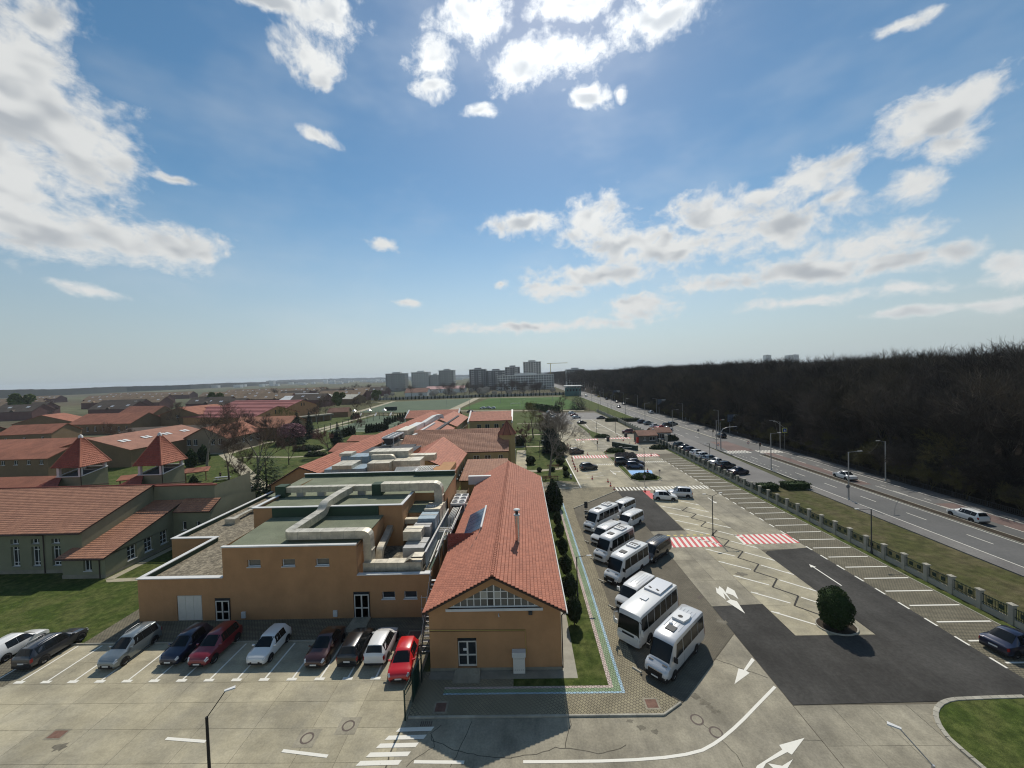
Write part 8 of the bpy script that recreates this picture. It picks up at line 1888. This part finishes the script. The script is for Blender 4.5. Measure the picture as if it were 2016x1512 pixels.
# cars behind the complex
for i, (p, c) in enumerate((((925, 812), 'black'), ((932, 815), 'dkred'), ((938, 818), 'white'), ((950, 805), 'white'), ((960, 804.5), 'silver'), ((970, 805), 'white'))): car(('black', 'dark red', 'white', 'white', 'silver', 'white')[i] + ' car parked behind the school complex by the pitch, number %s from the gap' % ('one', 'two', 'three', 'four', 'five', 'six')[i], 'hatch', c, G(*p), R(80), 4.4, 1.8, 1.5, 1, 'cars behind the school complex')
# outdoor wires by the road
t = thing('overhead_wire', 'sagging overhead wires between the road lamps', 'wire')
for a, b in (((62.5, 73, 8.9), (76.3, 84, 8.6)), ((62.6, 95, 8.9), (62.6, 73, 8.9)), ((76.2, 117.6, 8.7), (62.6, 95, 8.9))):
    A, B = Vector(a), Vector(b); MB().tube([A.lerp(B, k / 8) - Vector((0, 0, 1.2 * (1 - (2 * k / 8 - 1) ** 2))) for k in range(9)], .02, 4).build('wire', black, t)
# ------------------------------------------------------------------ people
skin = mat('skin', (.45, .27, .19), .6, .05, 3); hairm = mat('hair', (.03, .022, .018), .8, .1, 3)
def person(lab, loc, rz, shirt, legs, h=1.72, pose='stand', z=0.0):
    s = h / 1.72; t = thing('person', lab, 'person', (*loc, z), rz); t.scale = (s, s, s)
    lean = {'stand': 0, 'walk': .04, 'run': .16}[pose]; st_ = {'stand': (.02, -.02), 'walk': (.22, -.22), 'run': (.36, -.34)}[pose]
    def sk(name, V_, E_, rad, m, root=0):
        me = bpy.data.meshes.new(name); me.from_pydata(V_, E_, []); me.materials.append(m); o = bpy.data.objects.new(name, me); COL.objects.link(o); o.parent = t
        md = o.modifiers.new('skin', 'SKIN'); md.use_smooth_shade = True
        for i, r in enumerate(rad): me.skin_vertices[0].data[i].radius = (r, r * .85)
        me.skin_vertices[0].data[root].use_root = True
        sb = o.modifiers.new('sub', 'SUBSURF'); sb.levels = 1; sb.render_levels = 1; return o
    l = lean
    V_ = [(0, 0, .92), (0, l * .5, 1.15), (0, l, 1.42), (0, l * 1.1, 1.5), (0, l * 1.3, 1.58), (0, l * 1.35 + .01, 1.68)]
    V_ += [(-.19, l, 1.40), (-.25, l + st_[1] * .4, 1.14), (-.25, l + st_[1] * .9 + .08, .90), (-.25, l + st_[1] + .12, .80), (.19, l, 1.40), (.25, l + st_[0] * .4, 1.14), (.25, l + st_[0] * .9 + .08, .90), (.25, l + st_[0] + .12, .80)]
    E_ = [(0, 1), (1, 2), (2, 3), (3, 4), (4, 5), (2, 6), (6, 7), (7, 8), (8, 9), (2, 10), (10, 11), (11, 12), (12, 13)]
    V_ += [(-.10, 0, .88), (-.10, st_[0] * .5 + .05, .48), (-.10, st_[0], .08), (-.10, st_[0] + .16, .04), (.10, 0, .88), (.10, st_[1] * .5 + .05, .48), (.10, st_[1], .08), (.10, st_[1] + .16, .04)]
    E_ += [(0, 14), (14, 15), (15, 16), (16, 17), (0, 18), (18, 19), (19, 20), (20, 21)]
    sk('body', V_, E_, [.15, .14, .15, .06, .09, .085, .065, .05, .04, .035, .065, .05, .04, .035, .10, .065, .045, .04, .10, .065, .045, .04], skin)
    sk('shirt', [(0, 0, .95), (0, l * .5, 1.15), (0, l, 1.40), (-.19, l, 1.39), (-.25, l + st_[1] * .4, 1.13), (.19, l, 1.39), (.25, l + st_[0] * .4, 1.13), (-.25, l + st_[1] * .9 + .08, .93), (.25, l + st_[0] * .9 + .08, .93)], [(0, 1), (1, 2), (2, 3), (3, 4), (4, 7), (2, 5), (5, 6), (6, 8)], [.175, .165, .17, .085, .07, .085, .07, .058, .058], shirt)
    sk('trousers', [(0, 0, .93), (-.10, 0, .86), (-.10, st_[0] * .5 + .05, .48), (-.10, st_[0], .10), (.10, 0, .86), (.10, st_[1] * .5 + .05, .48), (.10, st_[1], .10)], [(0, 1), (1, 2), (2, 3), (0, 4), (4, 5), (5, 6)], [.17, .12, .085, .065, .12, .085, .065], legs)
    MB().lathe([(.0, 1.80), (.07, 1.785), (.105, 1.72), (.105, 1.64), (.09, 1.60)], 10, (0, l * 1.35 - .012, 0)).build('hair', hairm, t)
cw = mat('cloth_white', (.6, .6, .58), .9, .05, 4); cdk = mat('cloth_dark', (.025, .028, .035), .9, .05, 4); cbl = mat('cloth_blue', (.05, .08, .18), .9, .05, 4); crd = mat('cloth_red', (.3, .05, .05), .9, .05, 4)
person('person in white top standing at the green hall corner', G(412, 973), 0, cw, cdk, 1.7, 'stand', -.05)
person('person in dark clothes running across the lawn', G(440, 962), R(70), cdk, cdk, 1.6, 'run', -.05); person('second runner in dark clothes leaning forward on the lawn', G(448, 963), R(100), cbl, cdk, 1.55, 'run', -.05)
person('person in dark jacket near the picnic table', G(434, 941), R(200), cdk, cdk, 1.7, 'stand', -.05)
person('person in blue jacket standing under the triangular sign by the gate hedge', (46.6, 124.2), R(30), cbl, cdk); person('person in dark jacket walking at the gate pillar', (49.6, 133.6), R(200), cdk, cdk, 1.75, 'walk'); person('person in red top walking towards the gatehouse', (47.4, 131.2), R(-20), crd, cdk, 1.7, 'walk')
# ------------------------------------------------------------------ air
hzm = bpy.data.materials.new('haze_air'); hzm.use_nodes = True
hn = hzm.node_tree.nodes; hn.clear(); ho = hn.new('ShaderNodeOutputMaterial'); pv_ = hn.new('ShaderNodeVolumePrincipled')
pv_.inputs['Color'].default_value = (0.78, 0.87, 0.97, 1); pv_.inputs['Density'].default_value = 1.0e-4; pv_.inputs['Anisotropy'].default_value = 0.2
hzm.node_tree.links.new(pv_.outputs[0], ho.inputs['Volume'])
hb_ = MB().box(-9400, 9400, -9400, 9400, -3.5, 101).build('haze', hzm); hb_['kind'] = 'stuff'
